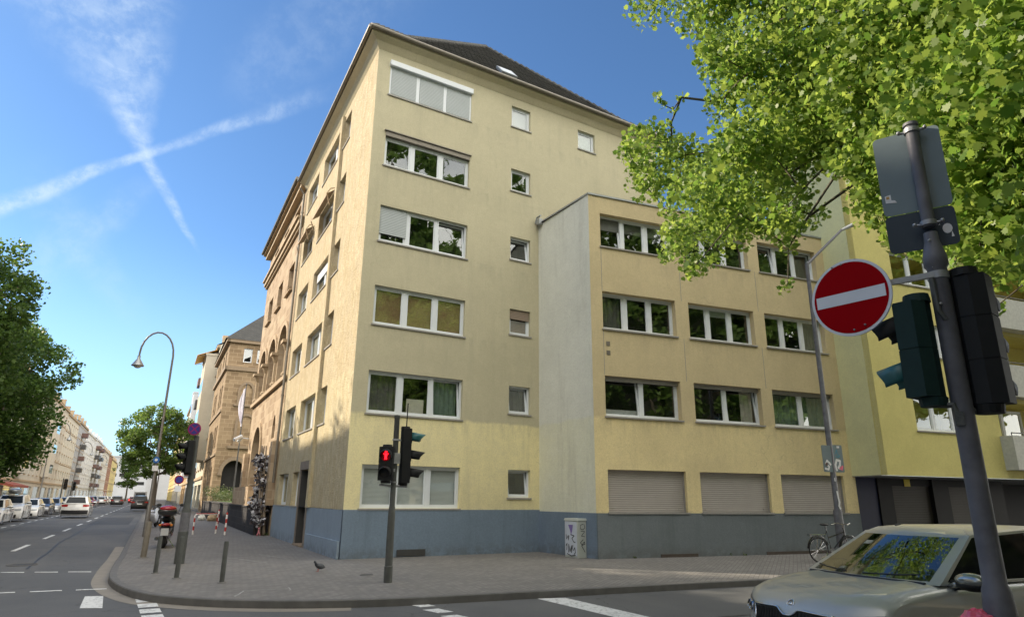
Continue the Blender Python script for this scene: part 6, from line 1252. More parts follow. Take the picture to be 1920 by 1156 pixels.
# shop fascia and awnings at far left
sf = thing('shop_awning', 'orange-red shop awning under the beige facade at far left', 'awning', LP(84, -22.4)); mb = MB()
plain('awning_red', (.28, .07, .045), .7)
fz = Fr((0, 0), DL, NL); mb.hexa([fz.p(2, 2.9, 0), fz.p(14, 2.9, 0), fz.p(14, 2.5, 2.0), fz.p(2, 2.5, 2.0), fz.p(2, 3.3, 0), fz.p(14, 3.3, 0), fz.p(14, 2.8, 2.0), fz.p(2, 2.8, 2.0)]); mb.build('cloth', 'awning_red', sf)
mb = MB(); mb.tube([fz.p(3, 2.6, .1), fz.p(3, 2.55, 1.9)], .03, 6); mb.tube([fz.p(13, 2.6, .1), fz.p(13, 2.55, 1.9)], .03, 6); mb.build('arm', 'grey_metal', sf)
CROWN = [(1.27, -13.31, 7.54, 0.5), (-0.18, -16.35, 4.66, 0.5), (2.23, -13.21, 11.3, 0.5), (0.58, -17.12, 5.26, 0.5), (0.92, -17.12, 5.15, 0.5), (1.07, -16.79, 8.43, 0.5), (1.28, -14.44, 11.66, 0.34), (1.69, -15.97, 3.96, 0.42), (1.51, -17.32, 5.98, 0.5), (1.23, -14.85, 5.95, 0.5), (1.42, -15.47, 7.44, 0.5), (0.82, -17.21, 4.81, 0.5), (2.47, -11.82, 5.92, 0.5), (1.91, -13.89, 12.4, 0.5), (2.02, -11.99, 11.58, 0.5), (1.1, -11.02, 7.03, 0.21), (0.45, -14.93, 10.02, 0.5), (1.49, -12.86, 9.28, 0.5), (0.61, -17.4, 5.58, 0.5), (1.05, -16.12, 5.39, 0.5), (1.67, -15.31, 7.32, 0.5), (2.45, -12.74, 11.07, 0.5), (0.67, -16.72, 8.25, 0.47), (1.94, -16.27, 7.32, 0.5), (1.14, -15.06, 6.05, 0.5), (1.51, -14.51, 8.9, 0.5), (1.84, -13.7, 9.12, 0.5), (0.91, -15.67, 4.73, 0.5), (1.56, -12.69, 5.64, 0.5), (1.55, -12.67, 9.17, 0.5), (1.02, -12.19, 10.53, 0.5), (2.06, -12.15, 10.93, 0.5), (0.44, -15.72, 7.93, 0.5), (3.05, -11.12, 6.58, 0.5), (1.93, -12.5, 11.26, 0.5), (-0.63, -17.38, 5.13, 0.5), (0.08, -17.26, 5.98, 0.5), (2.55, -14.31, 8.67, 0.5), (1.59, -17.51, 6.92, 0.5), (-0, -16.61, 5.13, 0.5), (0.5, -14.97, 8.66, 0.5), (1.1, -13.62, 5.11, 0.35), (1.7, -16.92, 4.62, 0.5), (2.07, -13.22, 6.79, 0.5), (1.1, -16.2, 7.02, 0.5), (1.53, -14.81, 4.96, 0.5), (2.2, -12.18, 8.71, 0.5), (3.16, -10.78, 6.9, 0.5), (-0.91, -17.11, 3.24, 0.37), (-0.07, -16.22, 3.59, 0.33), (1.33, -13.87, 9.8, 0.5), (1.47, -14.13, 9.19, 0.5), (0.27, -16.34, 6.35, 0.5), (-0.73, -17.11, 5.13, 0.5), (2.65, -13.62, 7.32, 0.5), (0.26, -16.44, 5.85, 0.5), (1.51, -15.02, 5.41, 0.5), (-0.37, -16.88, 5.09, 0.5), (0.29, -15.8, 4.72, 0.5), (2.32, -17.28, 6.54, 0.5), (0.48, -14.15, 7.36, 0.5), (1.74, -16.59, 4.97, 0.5), (0.25, -16.49, 7.91, 0.5), (0.88, -12.44, 5.81, 0.5), (-0.49, -17.68, 5.71, 0.5), (2.49, -10.62, 6.23, 0.41), (0.1, -15.99, 4.02, 0.5), (1.01, -16.74, 5.5, 0.5), (2.81, -10.19, 7.54, 0.5), (0.59, -14.18, 9.94, 0.5), (0.42, -16.94, 5.76, 0.5), (0.32, -14.96, 7.06, 0.5), (1.45, -16.04, 4.59, 0.5), (1.57, -15.36, 6.84, 0.5), (-0.51, -17.75, 5.76, 0.5), (-0.15, -17.46, 4.52, 0.49), (-0.55, -17.23, 6.1, 0.5), (0.82, -16.2, 7.06, 0.5), (0.9, -17.6, 6, 0.34), (-0.45, -17.3, 4.22, 0.5), (0.18, -14.39, 10.98, 0.23), (1.49, -15.03, 6.15, 0.5), (0.83, -16.75, 3.8, 0.36), (0.87, -14.85, 5.12, 0.19), (2.29, -13.7, 7.36, 0.5), (0.65, -15.28, 6.48, 0.5), (0.67, -14.92, 6.31, 0.5), (0.98, -13.73, 6.16, 0.5), (1.5, -16.81, 7.03, 0.5), (2.45, -14.99, 8.63, 0.5), (1.48, -16.02, 8.62, 0.5), (2.73, -11.15, 5.63, 0.24), (1.73, -12.07, 10.9, 0.5), (1.27, -15.53, 5.46, 0.5), (0.46, -14.84, 9.22, 0.5), (1.17, -16.61, 5.46, 0.5), (1.74, -14.41, 9.56, 0.5), (1.82, -12.77, 5.97, 0.5), (0.29, -14.69, 9.97, 0.5), (1.67, -16.15, 4.25, 0.5), (0.08, -16.63, 7.35, 0.5), (0.48, -15.79, 5.54, 0.5), (2.29, -16.17, 3.95, 0.25), (1.81, -16.41, 7.53, 0.5), (-0.22, -16.27, 4.18, 0.5), (0.57, -16.73, 4.53, 0.5), (0.78, -16.22, 9.1, 0.32), (2.88, -14.15, 7.45, 0.5), (1.06, -17.11, 4.22, 0.33), (3.58, -12.52, 6.17, 0.3), (0.82, -17.19, 5.52, 0.5), (-0.73, -16.47, 7.22, 0.5), (0.98, -13.52, 11.05, 0.5), (1.35, -15.63, 7.01, 0.5), (2.07, -13.49, 8.51, 0.5), (2.42, -14.52, 10.74, 0.5), (2.1, -14.15, 8.95, 0.5), (0.41, -13.1, 8.1, 0.2), (0.26, -13.45, 7.52, 0.26), (0.77, -14.82, 5.28, 0.28), (0.19, -14.33, 10.35, 0.5), (1.49, -16.7, 7.26, 0.5), (-0.05, -17.06, 4.3, 0.5), (2.63, -10.23, 8.26, 0.3), (-0.41, -14.38, 10.42, 0.34), (1.66, -17.43, 7.18, 0.5), (1.06, -11.98, 11.06, 0.34), (2.78, -14.04, 9.76, 0.5), (2.56, -11.38, 7.06, 0.5), (1.61, -16.82, 5.44, 0.5), (-0.42, -17.15, 4.78, 0.5), (0.41, -17.14, 7.83, 0.17), (0.17, -16.99, 7.33, 0.5), (-0.18, -17.07, 5.68, 0.5), (-0.9, -17.05, 5.77, 0.5), (1.41, -13.01, 7.61, 0.5), (1.39, -16.61, 5.18, 0.5), (-0.36, -16.49, 6.95, 0.5), (-0.33, -17.57, 6.26, 0.5), (2.33, -15.48, 5.03, 0.5), (1.74, -13.91, 6.84, 0.5), (2.25, -10.72, 6.23, 0.29), (0.53, -17.31, 6.57, 0.5), (-0.16, -17.27, 6.91, 0.5), (0.69, -16.78, 5.84, 0.5), (1.23, -16.27, 7.96, 0.5), (0.68, -13.65, 11.44, 0.5), (0.18, -15.81, 5, 0.5), (0.09, -16.69, 3.99, 0.5), (1.57, -14.96, 6.77, 0.5), (0.44, -17.21, 6.08, 0.5), (0.29, -15.91, 5.6, 0.5), (0.37, -15.2, 9.88, 0.46), (1.95, -13.89, 10.35, 0.5), (0.54, -14.51, 10.89, 0.44), (2.16, -15.56, 3.98, 0.27), (1.66, -13.57, 11.73, 0.5), (2.08, -14.7, 4.79, 0.41), (0.19, -14.76, 9.19, 0.5), (3.01, -14.14, 6.6, 0.5), (0.14, -17.03, 4.5, 0.5), (2.22, -13.85, 8.42, 0.5), (2.04, -16.51, 4.14, 0.31), (0.63, -16.68, 8.49, 0.25), (2.52, -15.01, 9.33, 0.5), (-0.92, -17.61, 3.66, 0.19), (0.45, -17.67, 6.3, 0.5), (2.72, -14.62, 5.64, 0.5), (-0.27, -16.34, 3.71, 0.5), (1.45, -11.83, 5.02, 0.26), (0.38, -16.04, 6.51, 0.5), (1.56, -12, 10.61, 0.5), (2.6, -12.66, 10.58, 0.5), (1.03, -16.4, 4.19, 0.5), (0.89, -15.4, 4.25, 0.41), (2.2, -17.18, 7.91, 0.5), (1.07, -15.46, 9.23, 0.5), (1.64, -17.1, 6.91, 0.5), (-0.26, -17.66, 4.62, 0.19), (3.4, -14.19, 4.93, 0.19), (1.34, -11.34, 10.16, 0.46), (0.94, -17.25, 7.84, 0.46), (2.77, -14.07, 9.33, 0.5), (-0.64, -16.94, 6.59, 0.5), (1.07, -14.4, 11.57, 0.31), (0.81, -15.04, 5.33, 0.5), (1.74, -13.5, 9.11, 0.5), (0.87, -16.05, 4.98, 0.5), (0.63, -17.21, 6, 0.5), (1.38, -16.62, 9.16, 0.24), (1.69, -12.88, 10.56, 0.5), (-0.75, -17.32, 5.79, 0.5), (-0.02, -14.32, 9.35, 0.5), (-0.31, -17.63, 6.51, 0.35), (0.76, -13.36, 10.13, 0.5), (0.29, -15.2, 9.3, 0.5), (1.23, -16.02, 7.95, 0.5), (-0.24, -16.64, 4.56, 0.5), (0.77, -16.56, 3.67, 0.41), (2.46, -15.66, 8.81, 0.5), (1.42, -15.55, 9.08, 0.5), (-0.66, -17, 4.32, 0.5), (1.8, -14.93, 4.51, 0.33), (1.67, -15.05, 4.36, 0.25), (1.69, -17.01, 5.42, 0.5), (-0.13, -17.05, 3.76, 0.5), (2.2, -12.6, 6.81, 0.5), (0.89, -15.21, 9.71, 0.5), (0.66, -15.01, 6.02, 0.5), (0.11, -16.19, 7.68, 0.5), (0.53, -15.62, 6.56, 0.5), (0.42, -17.79, 6.14, 0.26), (2.29, -12.49, 12.16, 0.5), (-0.35, -16.67, 3.21, 0.17), (1.35, -13.84, 5.46, 0.2), (0.66, -16.66, 6.87, 0.5), (0.47, -17.02, 3.96, 0.47), (1.21, -16.43, 6.31, 0.5), (0.24, -15.61, 9.36, 0.4), (2.13, -12.16, 6.41, 0.5), (1.08, -16.64, 5.75, 0.5), (1.61, -16.79, 6.46, 0.5), (0.82, -16.37, 7.27, 0.5), (1.21, -13.6, 6.03, 0.5), (1.65, -11.19, 6.25, 0.2), (0.67, -17.02, 5.53, 0.5), (1.89, -13.59, 7.35, 0.5), (-0.83, -16.81, 5.78, 0.5), (1.11, -14.66, 9.63, 0.5), (0.21, -16.82, 5.07, 0.5), (2.02, -12.14, 10.57, 0.5), (-1.65, -17.8, 4.03, 0.33), (0.19, -17.78, 6.75, 0.32), (0.5, -15.74, 7.39, 0.5), (1.02, -16.57, 8.47, 0.5), (1.75, -15.06, 5, 0.5), (1.6, -15.7, 7.31, 0.5), (2.67, -13.4, 7.01, 0.5), (-1.07, -17.74, 4.12, 0.21), (1.55, -15.32, 10.71, 0.41), (-0.13, -16.4, 4.14, 0.5), (2.54, -13.82, 6.79, 0.5), (2.1, -14.66, 9.06, 0.5), (1.08, -14.15, 12.01, 0.2), (0.9, -14.02, 10.05, 0.5), (0.57, -17.53, 6.05, 0.5), (0.32, -15.15, 8.87, 0.5), (1.46, -13.9, 7.26, 0.5), (1.9, -14.07, 9.71, 0.5), (2.04, -14.29, 5.41, 0.22), (1.1, -12.49, 12.09, 0.32), (2.53, -13.87, 7.96, 0.5), (1.05, -15.73, 6.39, 0.5), (1.31, -11.64, 5.4, 0.3), (1.91, -16.47, 4.03, 0.29), (1, -16.75, 5.84, 0.5), (1.26, -15.93, 3.91, 0.47), (0.85, -13.21, 5.97, 0.5), (1.51, -16.59, 8.4, 0.5), (-0.74, -17.59, 5.17, 0.5), (-0.39, -17.52, 4.73, 0.5), (2.63, -15.52, 7.84, 0.5), (1.03, -16.29, 6.14, 0.5), (-0.24, -16.23, 4.96, 0.5), (1.67, -12.72, 11.86, 0.5), (2.12, -15.67, 8.43, 0.5), (2.12, -13.17, 7.18, 0.5), (2.08, -14.59, 4.63, 0.17), (-0.5, -16.41, 5.98, 0.5), (1.08, -13.05, 12.41, 0.5), (1.03, -11.32, 6.54, 0.36), (0.83, -16.85, 3.78, 0.24), (1.41, -12.34, 9.41, 0.5), (2.13, -16.01, 5.69, 0.5), (0.26, -14.48, 8.32, 0.5), (0.74, -17.32, 7.38, 0.5), (-0.74, -17.74, 6.14, 0.24), (2.26, -13.8, 7.96, 0.5), (0.59, -17.14, 5.82, 0.5), (-0.27, -16.67, 5.15, 0.5), (2.26, -15.42, 7.16, 0.5), (1.4, -17.02, 5.05, 0.5), (1.3, -14.95, 9.36, 0.5), (1.49, -16.51, 5.45, 0.5), (1.23, -15.93, 6.54, 0.5), (0.4, -17.34, 4.18, 0.34), (1, -17.54, 7.73, 0.24), (2.8, -15.2, 9.52, 0.5), (1.6, -14.77, 5.18, 0.48), (0.38, -17.27, 7.26, 0.5), (1.75, -16.09, 7.65, 0.5), (0.71, -15.9, 5.2, 0.5), (1.56, -13.42, 5.12, 0.32), (1.02, -15.58, 9.59, 0.5), (-0.24, -16.97, 7.52, 0.18), (2.39, -14.81, 4.51, 0.19), (0.2, -12.84, 10.29, 0.19), (0.75, -17.42, 4.63, 0.2), (2.25, -17.29, 7.5, 0.5), (1.74, -13.07, 9.13, 0.5), (-1.21, -17.83, 4.57, 0.29), (1.44, -15.7, 6.11, 0.5), (1.49, -17.24, 4.81, 0.28), (1.31, -17.55, 5.84, 0.18), (1.53, -14.62, 7.71, 0.5), (2.42, -12.98, 6.57, 0.5), (-0.45, -16.76, 3.26, 0.28), (1.44, -11.83, 10.38, 0.5), (2.42, -12.9, 6.37, 0.5), (-0.33, -16.72, 6.74, 0.5), (1.1, -15.44, 5.69, 0.5), (0.49, -15.57, 9.08, 0.5), (0.43, -16.23, 4.93, 0.5), (-0.09, -17.51, 5.78, 0.5), (0.82, -16.18, 5.73, 0.5), (-0.71, -17.07, 3.57, 0.5), (-0.16, -17.38, 5.11, 0.5), (0.46, -17.82, 6.9, 0.33), (-0.55, -17.25, 3.72, 0.5), (0.57, -16.48, 5.11, 0.5), (0.38, -16.21, 7.49, 0.5), (0.4, -17.7, 6.8, 0.5), (1.64, -15.78, 9.28, 0.5), (2.04, -14.97, 9.15, 0.5), (-0.22, -17.46, 4.94, 0.5), (0.14, -17.19, 6.26, 0.5), (0.38, -16.75, 4.75, 0.5), (3.2, -14.44, 9.56, 0.5), (0.48, -15.26, 10.13, 0.23), (2.82, -13.9, 6.7, 0.5), (1.21, -14.61, 6.26, 0.5), (1.93, -12.66, 5.56, 0.32), (0.54, -16.58, 8.1, 0.5), (1.38, -11.91, 6.91, 0.41), (2.04, -16.43, 5.31, 0.5), (1.9, -15.24, 5.61, 0.5), (0.84, -16.81, 7.33, 0.5), (-0.5, -17.41, 3.97, 0.5), (1.55, -12.54, 7.58, 0.33), (2.33, -14.18, 5.77, 0.27), (0.7, -17.29, 6.09, 0.5), (-0.39, -17.08, 3.56, 0.45), (2.67, -11.1, 11.47, 0.5), (1.21, -13.63, 6.92, 0.5), (1.69, -13.8, 6.66, 0.5), (-0.69, -17.07, 4.83, 0.5), (1.98, -15.25, 4.49, 0.48), (-0.08, -16.52, 8.21, 0.17), (1.71, -15.87, 9.49, 0.5), (0.73, -16.49, 6.54, 0.5), (-1.23, -17.58, 5.97, 0.23), (0.99, -16.43, 6.36, 0.5), (1.88, -16.26, 4.22, 0.5), (3.62, -11.86, 6.22, 0.34), (-0.02, -16.38, 4.32, 0.5), (1.95, -15.89, 4.35, 0.5), (2, -10, 8.11, 0.3), (0.86, -16.18, 4.18, 0.5), (-0.39, -16.48, 7.65, 0.5), (1.88, -15.36, 9.88, 0.5), (-0.41, -17.33, 4.83, 0.5), (-0.73, -17.51, 4.86, 0.5), (1.2, -16.99, 7.46, 0.5), (-0, -16.57, 4.27, 0.5), (1.32, -12.93, 8.14, 0.5), (2.07, -12.69, 10.09, 0.5), (-0.31, -17.61, 4.41, 0.23), (3.26, -9.49, 6.33, 0.19), (1.71, -13.66, 7.79, 0.5), (0.14, -16.64, 3.56, 0.47), (1.5, -16.54, 7.44, 0.5), (1.57, -15.49, 7, 0.5), (2.73, -13.5, 6.68, 0.44), (2.42, -16.03, 3.97, 0.23), (1.75, -17.71, 7.26, 0.25), (2.06, -15.84, 5.6, 0.5), (0.21, -16.56, 4.06, 0.5), (0.84, -16.22, 8.84, 0.5), (-0.62, -16.9, 3.25, 0.33), (2.28, -17.62, 7.57, 0.32), (1.01, -14.31, 9.65, 0.5), (0.01, -16.93, 6.51, 0.5), (0.65, -17.4, 5, 0.44), (-0.26, -17.39, 6.4, 0.5), (1.1, -17.31, 5.37, 0.5), (0.01, -17.47, 4.36, 0.33), (1.18, -15.01, 5.28, 0.5), (1.52, -13.43, 7.87, 0.5), (1.82, -13.98, 5.94, 0.18), (2.12, -14.92, 7.11, 0.5), (-0.92, -17.8, 5.02, 0.4), (0.7, -15.92, 5.02, 0.5), (1.44, -12.12, 11.8, 0.5), (0.22, -16.58, 4.22, 0.5), (-0.36, -14.31, 9.66, 0.5), (0.32, -15.4, 6.54, 0.5), (2.08, -12.94, 11.23, 0.5), (0.98, -15.44, 10.29, 0.24), (1.18, -16.5, 7.86, 0.5), (-0.74, -16.94, 4.55, 0.5), (0.18, -15.73, 6.14, 0.5), (0.64, -13.44, 6.25, 0.41), (2.84, -14.02, 8.02, 0.5), (0.45, -16.79, 3.54, 0.25), (2.21, -12.97, 5.16, 0.16), (1.07, -17.36, 5.99, 0.5), (0.5, -13.31, 11.39, 0.38), (-0.96, -17.88, 5.82, 0.22), (0.5, -16.73, 7.6, 0.5), (0.45, -12.23, 10.09, 0.19), (2.17, -13.76, 11.85, 0.5), (0.46, -16.95, 4.21, 0.5), (1.35, -11.16, 6.94, 0.47), (-0.54, -17.35, 3.91, 0.5), (2.4, -13.84, 6.16, 0.23), (1.51, -17.17, 4.92, 0.46), (-0.28, -17.91, 5.85, 0.22), (0.26, -14.48, 10.51, 0.5), (0.7, -13.15, 7.76, 0.31), (0.34, -17.84, 6.61, 0.4), (7.3, -6.4, 11.2, 0.5), (7.4, -10.1, 9.8, 0.5), (5.9, -8.4, 8.1, 0.5), (8.3, -9.3, 11.1, 0.5), (7.7, -7, 9.6, 0.5), (8, -6, 8.3, 0.5), (7.2, -10, 11.6, 0.5), (6.1, -9.4, 10.4, 0.5), (8.3, -9, 10.5, 0.5), (7, -9.6, 10.6, 0.5), (6.8, -7, 9.8, 0.5), (5.6, -9.9, 8, 0.5), (8.3, -8.8, 11.3, 0.5), (4, -10.1, 8.4, 0.5), (4.4, -10.4, 7.6, 0.5), (8.4, -9.6, 10.4, 0.5), (6.7, -6.2, 10.7, 0.5), (7.7, -8.5, 10.6, 0.5), (6.4, -8.7, 8.9, 0.5), (6.7, -7.3, 10.3, 0.5), (5.7, -9.3, 9.7, 0.5), (8.4, -6.2, 10.7, 0.5), (4.3, -8.9, 7.3, 0.5), (3.6, -9.8, 7.7, 0.5), (7.8, -9, 9.6, 0.5), (4.6, -10, 8.3, 0.5), (5.8, -10.3, 8.9, 0.5), (7.4, -6.7, 8.8, 0.5), (6.6, -8.8, 10.2, 0.5), (7.5, -6.8, 10.5, 0.5), (2, -14.5, 9, 0.5), (2.6, -13, 9.3, 0.5), (3.2, -14.3, 6.4, 0.5), (6.4, -13.8, 8.7, 0.5), (4.5, -12.4, 7.9, 0.5), (6.6, -14.3, 9.2, 0.5), (5.7, -14.9, 7.8, 0.5), (7.2, -13.6, 9.2, 0.5), (6.5, -15, 8.3, 0.5), (2, -15.6, 8.9, 0.5), (6.6, -14.2, 6.7, 0.5), (3.6, -13.6, 9.9, 0.5), (4, -15.5, 6.3, 0.5), (3.5, -12.5, 12.2, 0.5), (6, -14.3, 5.5, 0.5), (2, -14.1, 10, 0.5), (3.2, -13.3, 8.9, 0.5), (5.5, -13.9, 5.9, 0.5), (4, -15.5, 8.4, 0.5), (2.8, -15.9, 8.6, 0.5), (5.4, -15.6, 7.7, 0.5), (5.6, -14.1, 5.7, 0.5), (6, -15, 10.9, 0.5), (2.3, -14.2, 7.9, 0.5), (5.3, -9.9, 9.3, 0.5), (6.3, -13, 8.4, 0.5), (3.9, -11.3, 8, 0.5), (4.2, -11.8, 11.8, 0.5), (5, -14, 8.3, 0.5), (4.6, -15, 6.7, 0.5), (7.7, -14.3, 6.4, 0.5), (4.9, -14.3, 6.9, 0.5), (4.7, -15.5, 6, 0.5), (3.5, -15.5, 7.3, 0.5), (4.6, -15.6, 9, 0.5), (3.3, -11.4, 9, 0.5), (8.1, -13.4, 6, 0.5), (6.6, -13.7, 9.9, 0.5), (3.4, -12.5, 10.1, 0.5), (2.9, -13.5, 7.4, 0.5), (2.2, -13.7, 10.9, 0.5), (3.5, -12.1, 6.5, 0.5), (2.9, -12.2, 7, 0.5), (4.1, -15.3, 7, 0.5), (4.3, -12.3, 8.6, 0.5), (5.3, -14.9, 8.5, 0.5), (1.9, -15.4, 9.1, 0.5), (5.2, -15.3, 8.3, 0.5), (7, -12.4, 7.8, 0.5), (4.9, -15, 7.8, 0.5), (7.8, -14, 7.8, 0.5), (5, -13.7, 10, 0.5), (2, -15.1, 9.6, 0.5), (4, -15.7, 6.1, 0.5), (3.9, -14.8, 5.9, 0.5), (5.1, -16, 9.3, 0.5), (4.6, -14.6, 7.9, 0.5), (6.7, -12.1, 8.9, 0.5), (4.8, -15, 7.8, 0.5), (5.6, -14.7, 5.3, 0.5), (3.3, -15.5, 7.6, 0.5), (6.9, -12.2, 7.3, 0.5), (6.6, -14.6, 10.2, 0.5), (3.9, -10.9, 10.9, 0.5), (3.6, -14.2, 7.5, 0.5), (2.2, -12.7, 11.3, 0.5), (5.4, -14.4, 6.8, 0.5), (3.8, -15.2, 9.1, 0.5), (1.6, -14.1, 8.8, 0.5), (4.1, -11.7, 9, 0.5), (3.7, -12.8, 7.7, 0.5), (5.2, -15.4, 11.1, 0.5), (6.4, -14.8, 7.8, 0.5), (3.3, -16.4, 8.2, 0.5), (5.3, -12.9, 7.3, 0.5), (4.3, -13.6, 8.8, 0.5), (5.1, -15.7, 10.4, 0.5), (3, -11.3, 6.4, 0.5), (5.5, -14.9, 9.3, 0.5), (4.6, -13.3, 8.5, 0.5), (2.2, -14.1, 9.5, 0.5), (6.5, -13.4, 6, 0.5), (6.7, -15.4, 10.2, 0.5), (3.1, -15.6, 8.3, 0.5), (4.1, -13.3, 9, 0.5), (3.6, -15.2, 8.8, 0.5), (2.9, -13.6, 10.2, 0.5), (3, -14.9, 8.4, 0.5), (5.5, -14.8, 11.2, 0.5), (2.4, -15.2, 8.2, 0.5), (5.3, -15.5, 10.9, 0.5), (4, -13.7, 6.8, 0.5), (5, -14.8, 9.6, 0.5), (4.5, -15.6, 6.6, 0.5), (4.6, -11.7, 10.3, 0.5), (5.5, -14.8, 8.8, 0.5), (3.5, -13.2, 8.3, 0.5), (4.7, -15.7, 8, 0.5), (2.8, -15.1, 8.5, 0.5), (2.9, -13.7, 9.2, 0.5), (4.5, -14.3, 9.6, 0.5), (2.8, -14.8, 10.1, 0.5), (5.8, -15.1, 10.1, 0.5), (2.8, -13.8, 6.6, 0.5), (4.3, -10.9, 10.8, 0.5), (3, -11.2, 6.3, 0.5), (3.4, -12.2, 8.6, 0.5), (7.6, -14.5, 5.7, 0.5), (2.8, -13.1, 10.1, 0.5), (2.3, -13.9, 9.3, 0.5), (2, -13.7, 8.7, 0.5), (7.8, -14, 8.4, 0.5), (3, -16.4, 8.3, 0.5), (6, -11.5, 9.9, 0.5), (4.2, -9.8, 8.6, 0.5), (5.2, -15.6, 10.3, 0.5), (2, -12.6, 6.9, 0.5), (2.9, -13.5, 8.3, 0.5), (5.6, -15.6, 8.2, 0.5), (3.6, -13.4, 7.4, 0.5), (1.02, -11.15, 7.55, 0.24), (0.85, -11.63, 7.16, 0.24), (1.42, -11.48, 7.41, 0.24), (0.94, -11.08, 7.23, 0.24), (1.36, -11.08, 7.21, 0.24), (1.69, -11.32, 7.29, 0.24), (1.23, -11.42, 7.6, 0.24), (1.21, -11.96, 7.02, 0.24), (0.92, -11.85, 7.86, 0.1), (1.19, -12.08, 7.8, 0.1), (1.16, -11.92, 7.66, 0.1), (0.99, -11.83, 7.75, 0.1), (1.21, -11.81, 7.49, 0.1), (2.04, -12.93, 4.47, 0.1), (2.05, -13, 4.57, 0.1), (0.56, -16, 3.23, 0.1)]
# ------------------------------------------------------------ trees
leafmat('leaf_street', (.045, .095, .018), (.12, .19, .035), .4); leafmat('leaf_plane', (.07, .155, .022), (.23, .315, .06), .52, .45, .45)
leafmat('leaf_dark', (.032, .072, .015), (.085, .15, .026), .38, .5, .35)
leafmat('leaf_mid', (.08, .15, .025), (.19, .30, .07), .42, .5, .35)
plain('bark', (.10, .085, .065), .9, var=.35, scale=5, bmp=.5)
MAPLE = [(0, -.42), (.10, -.28), (.36, -.34), (.34, -.12), (.50, .06), (.31, .16), (.30, .34), (.13, .32), (0, .54), (-.13, .32), (-.30, .34), (-.31, .16), (-.50, .06), (-.34, -.12), (-.36, -.34), (-.10, -.28)]
LOBED = [(0, -.5), (.3, -.25), (.42, .12), (.2, .22), (0, .5), (-.2, .22), (-.42, .12), (-.3, -.25)]
OVAL = [(0, -.5), (.34, -.05), (0, .5), (-.34, -.05)]
def leaf_mesh(name, clusters, per, size, shape, mat, parent, seed, up=.5, flat=.75, dens=None):
    rng = np.random.default_rng(seed); cl = np.array(clusters, dtype=float)
    cnt = np.maximum(6, (per*(cl[:, 3]/cl[:, 3].max())**2).astype(int)); n = int(cnt.sum())
    c = np.repeat(cl[:, :3], cnt, axis=0); r = np.repeat(cl[:, 3], cnt)
    v = rng.normal(size=(n, 3)); v /= np.linalg.norm(v, axis=1)[:, None]; v *= (rng.random(n)**.42)[:, None]; v[:, 2] *= flat
    pos = c+v*r[:, None]
    nr = rng.normal(size=(n, 3)); nr[:, 2] = nr[:, 2]*.7+up*1.3; nr /= np.linalg.norm(nr, axis=1)[:, None]
    a = np.cross(nr, rng.normal(size=(n, 3))); a /= np.linalg.norm(a, axis=1)[:, None]; b_ = np.cross(nr, a)
    sz = size*(.45+.95*rng.random(n)**1.3); sh = np.array(shape); k = len(sh)
    bend = -.35*np.abs(sh[:, 0])-.25*np.maximum(0, sh[:, 1])
    P = pos[:, None, :]+sz[:, None, None]*(a[:, None, :]*sh[None, :, 0, None]+b_[:, None, :]*sh[None, :, 1, None]+nr[:, None, :]*bend[None, :, None])
    P = P.reshape(-1, 3)
    me = bpy.data.meshes.new(name); me.vertices.add(n*k); me.vertices.foreach_set('co', P.astype(np.float32).ravel())
    me.loops.add(n*k); me.loops.foreach_set('vertex_index', np.arange(n*k, dtype=np.int32))
    me.polygons.add(n); me.polygons.foreach_set('loop_start', np.arange(0, n*k, k, dtype=np.int32)); me.polygons.foreach_set('loop_total', np.full(n, k, dtype=np.int32))
    me.materials.append(MATS[mat]); me.update(); me.validate(); o = bpy.data.objects.new(name, me); C.objects.link(o); o.parent = parent
    return o
def skeleton(base, clusters, trunk_r, fork, name_par, mat='bark', seed=1, trunk_pts=None, twig=.011):
    """limbs that run from the fork out to every leaf cluster, thickening towards the trunk"""
    base = Vector(base); fork = Vector(fork); nodes = [fork]; par = [-1]; cl = sorted(clusters, key=lambda c: (Vector(c[:3])-fork).length)
    for c in cl:
        p = Vector(c[:3]); best = min(range(len(nodes)), key=lambda i: (nodes[i]-p).length**2*1.4+.10*(nodes[i]-fork).length)
        q_ = nodes[best]; L_ = (p-q_).length
        if L_ > 1.6:
            rnd = random.Random(int(p.x*100)+seed); m_ = (p+q_)/2+Vector((rnd.uniform(-.12, .12), rnd.uniform(-.12, .12), rnd.uniform(0, .16)))*L_*.7
            nodes.append(m_); par.append(best); best = len(nodes)-1
        nodes.append(p); par.append(best)
    w_ = [1.]*len(nodes)
    for i in range(len(nodes)-1, 0, -1): w_[par[i]] += w_[i]
    rad = [max(twig, min(trunk_r*.62, twig*(v**.52))) for v in w_]
    mb = MB()
    for i in range(1, len(nodes)):
        a, b_ = nodes[par[i]], nodes[i]; mb.tube([a, b_], [min(rad[par[i]], rad[i]*1.35), rad[i]], 6, caps=False)
    mb.build('limbs', mat, name_par, smooth=True)
    mb = MB(); mid = base.lerp(fork, .5)+Vector((.08, .05, 0)); mb.tube([base, base+Vector((0, 0, .35)), mid, fork, fork+Vector((0, 0, .5))], [trunk_r*1.35, trunk_r, trunk_r*.85, trunk_r*.7, trunk_r*.4], 14); mb.build('trunk', mat, name_par, smooth=True)
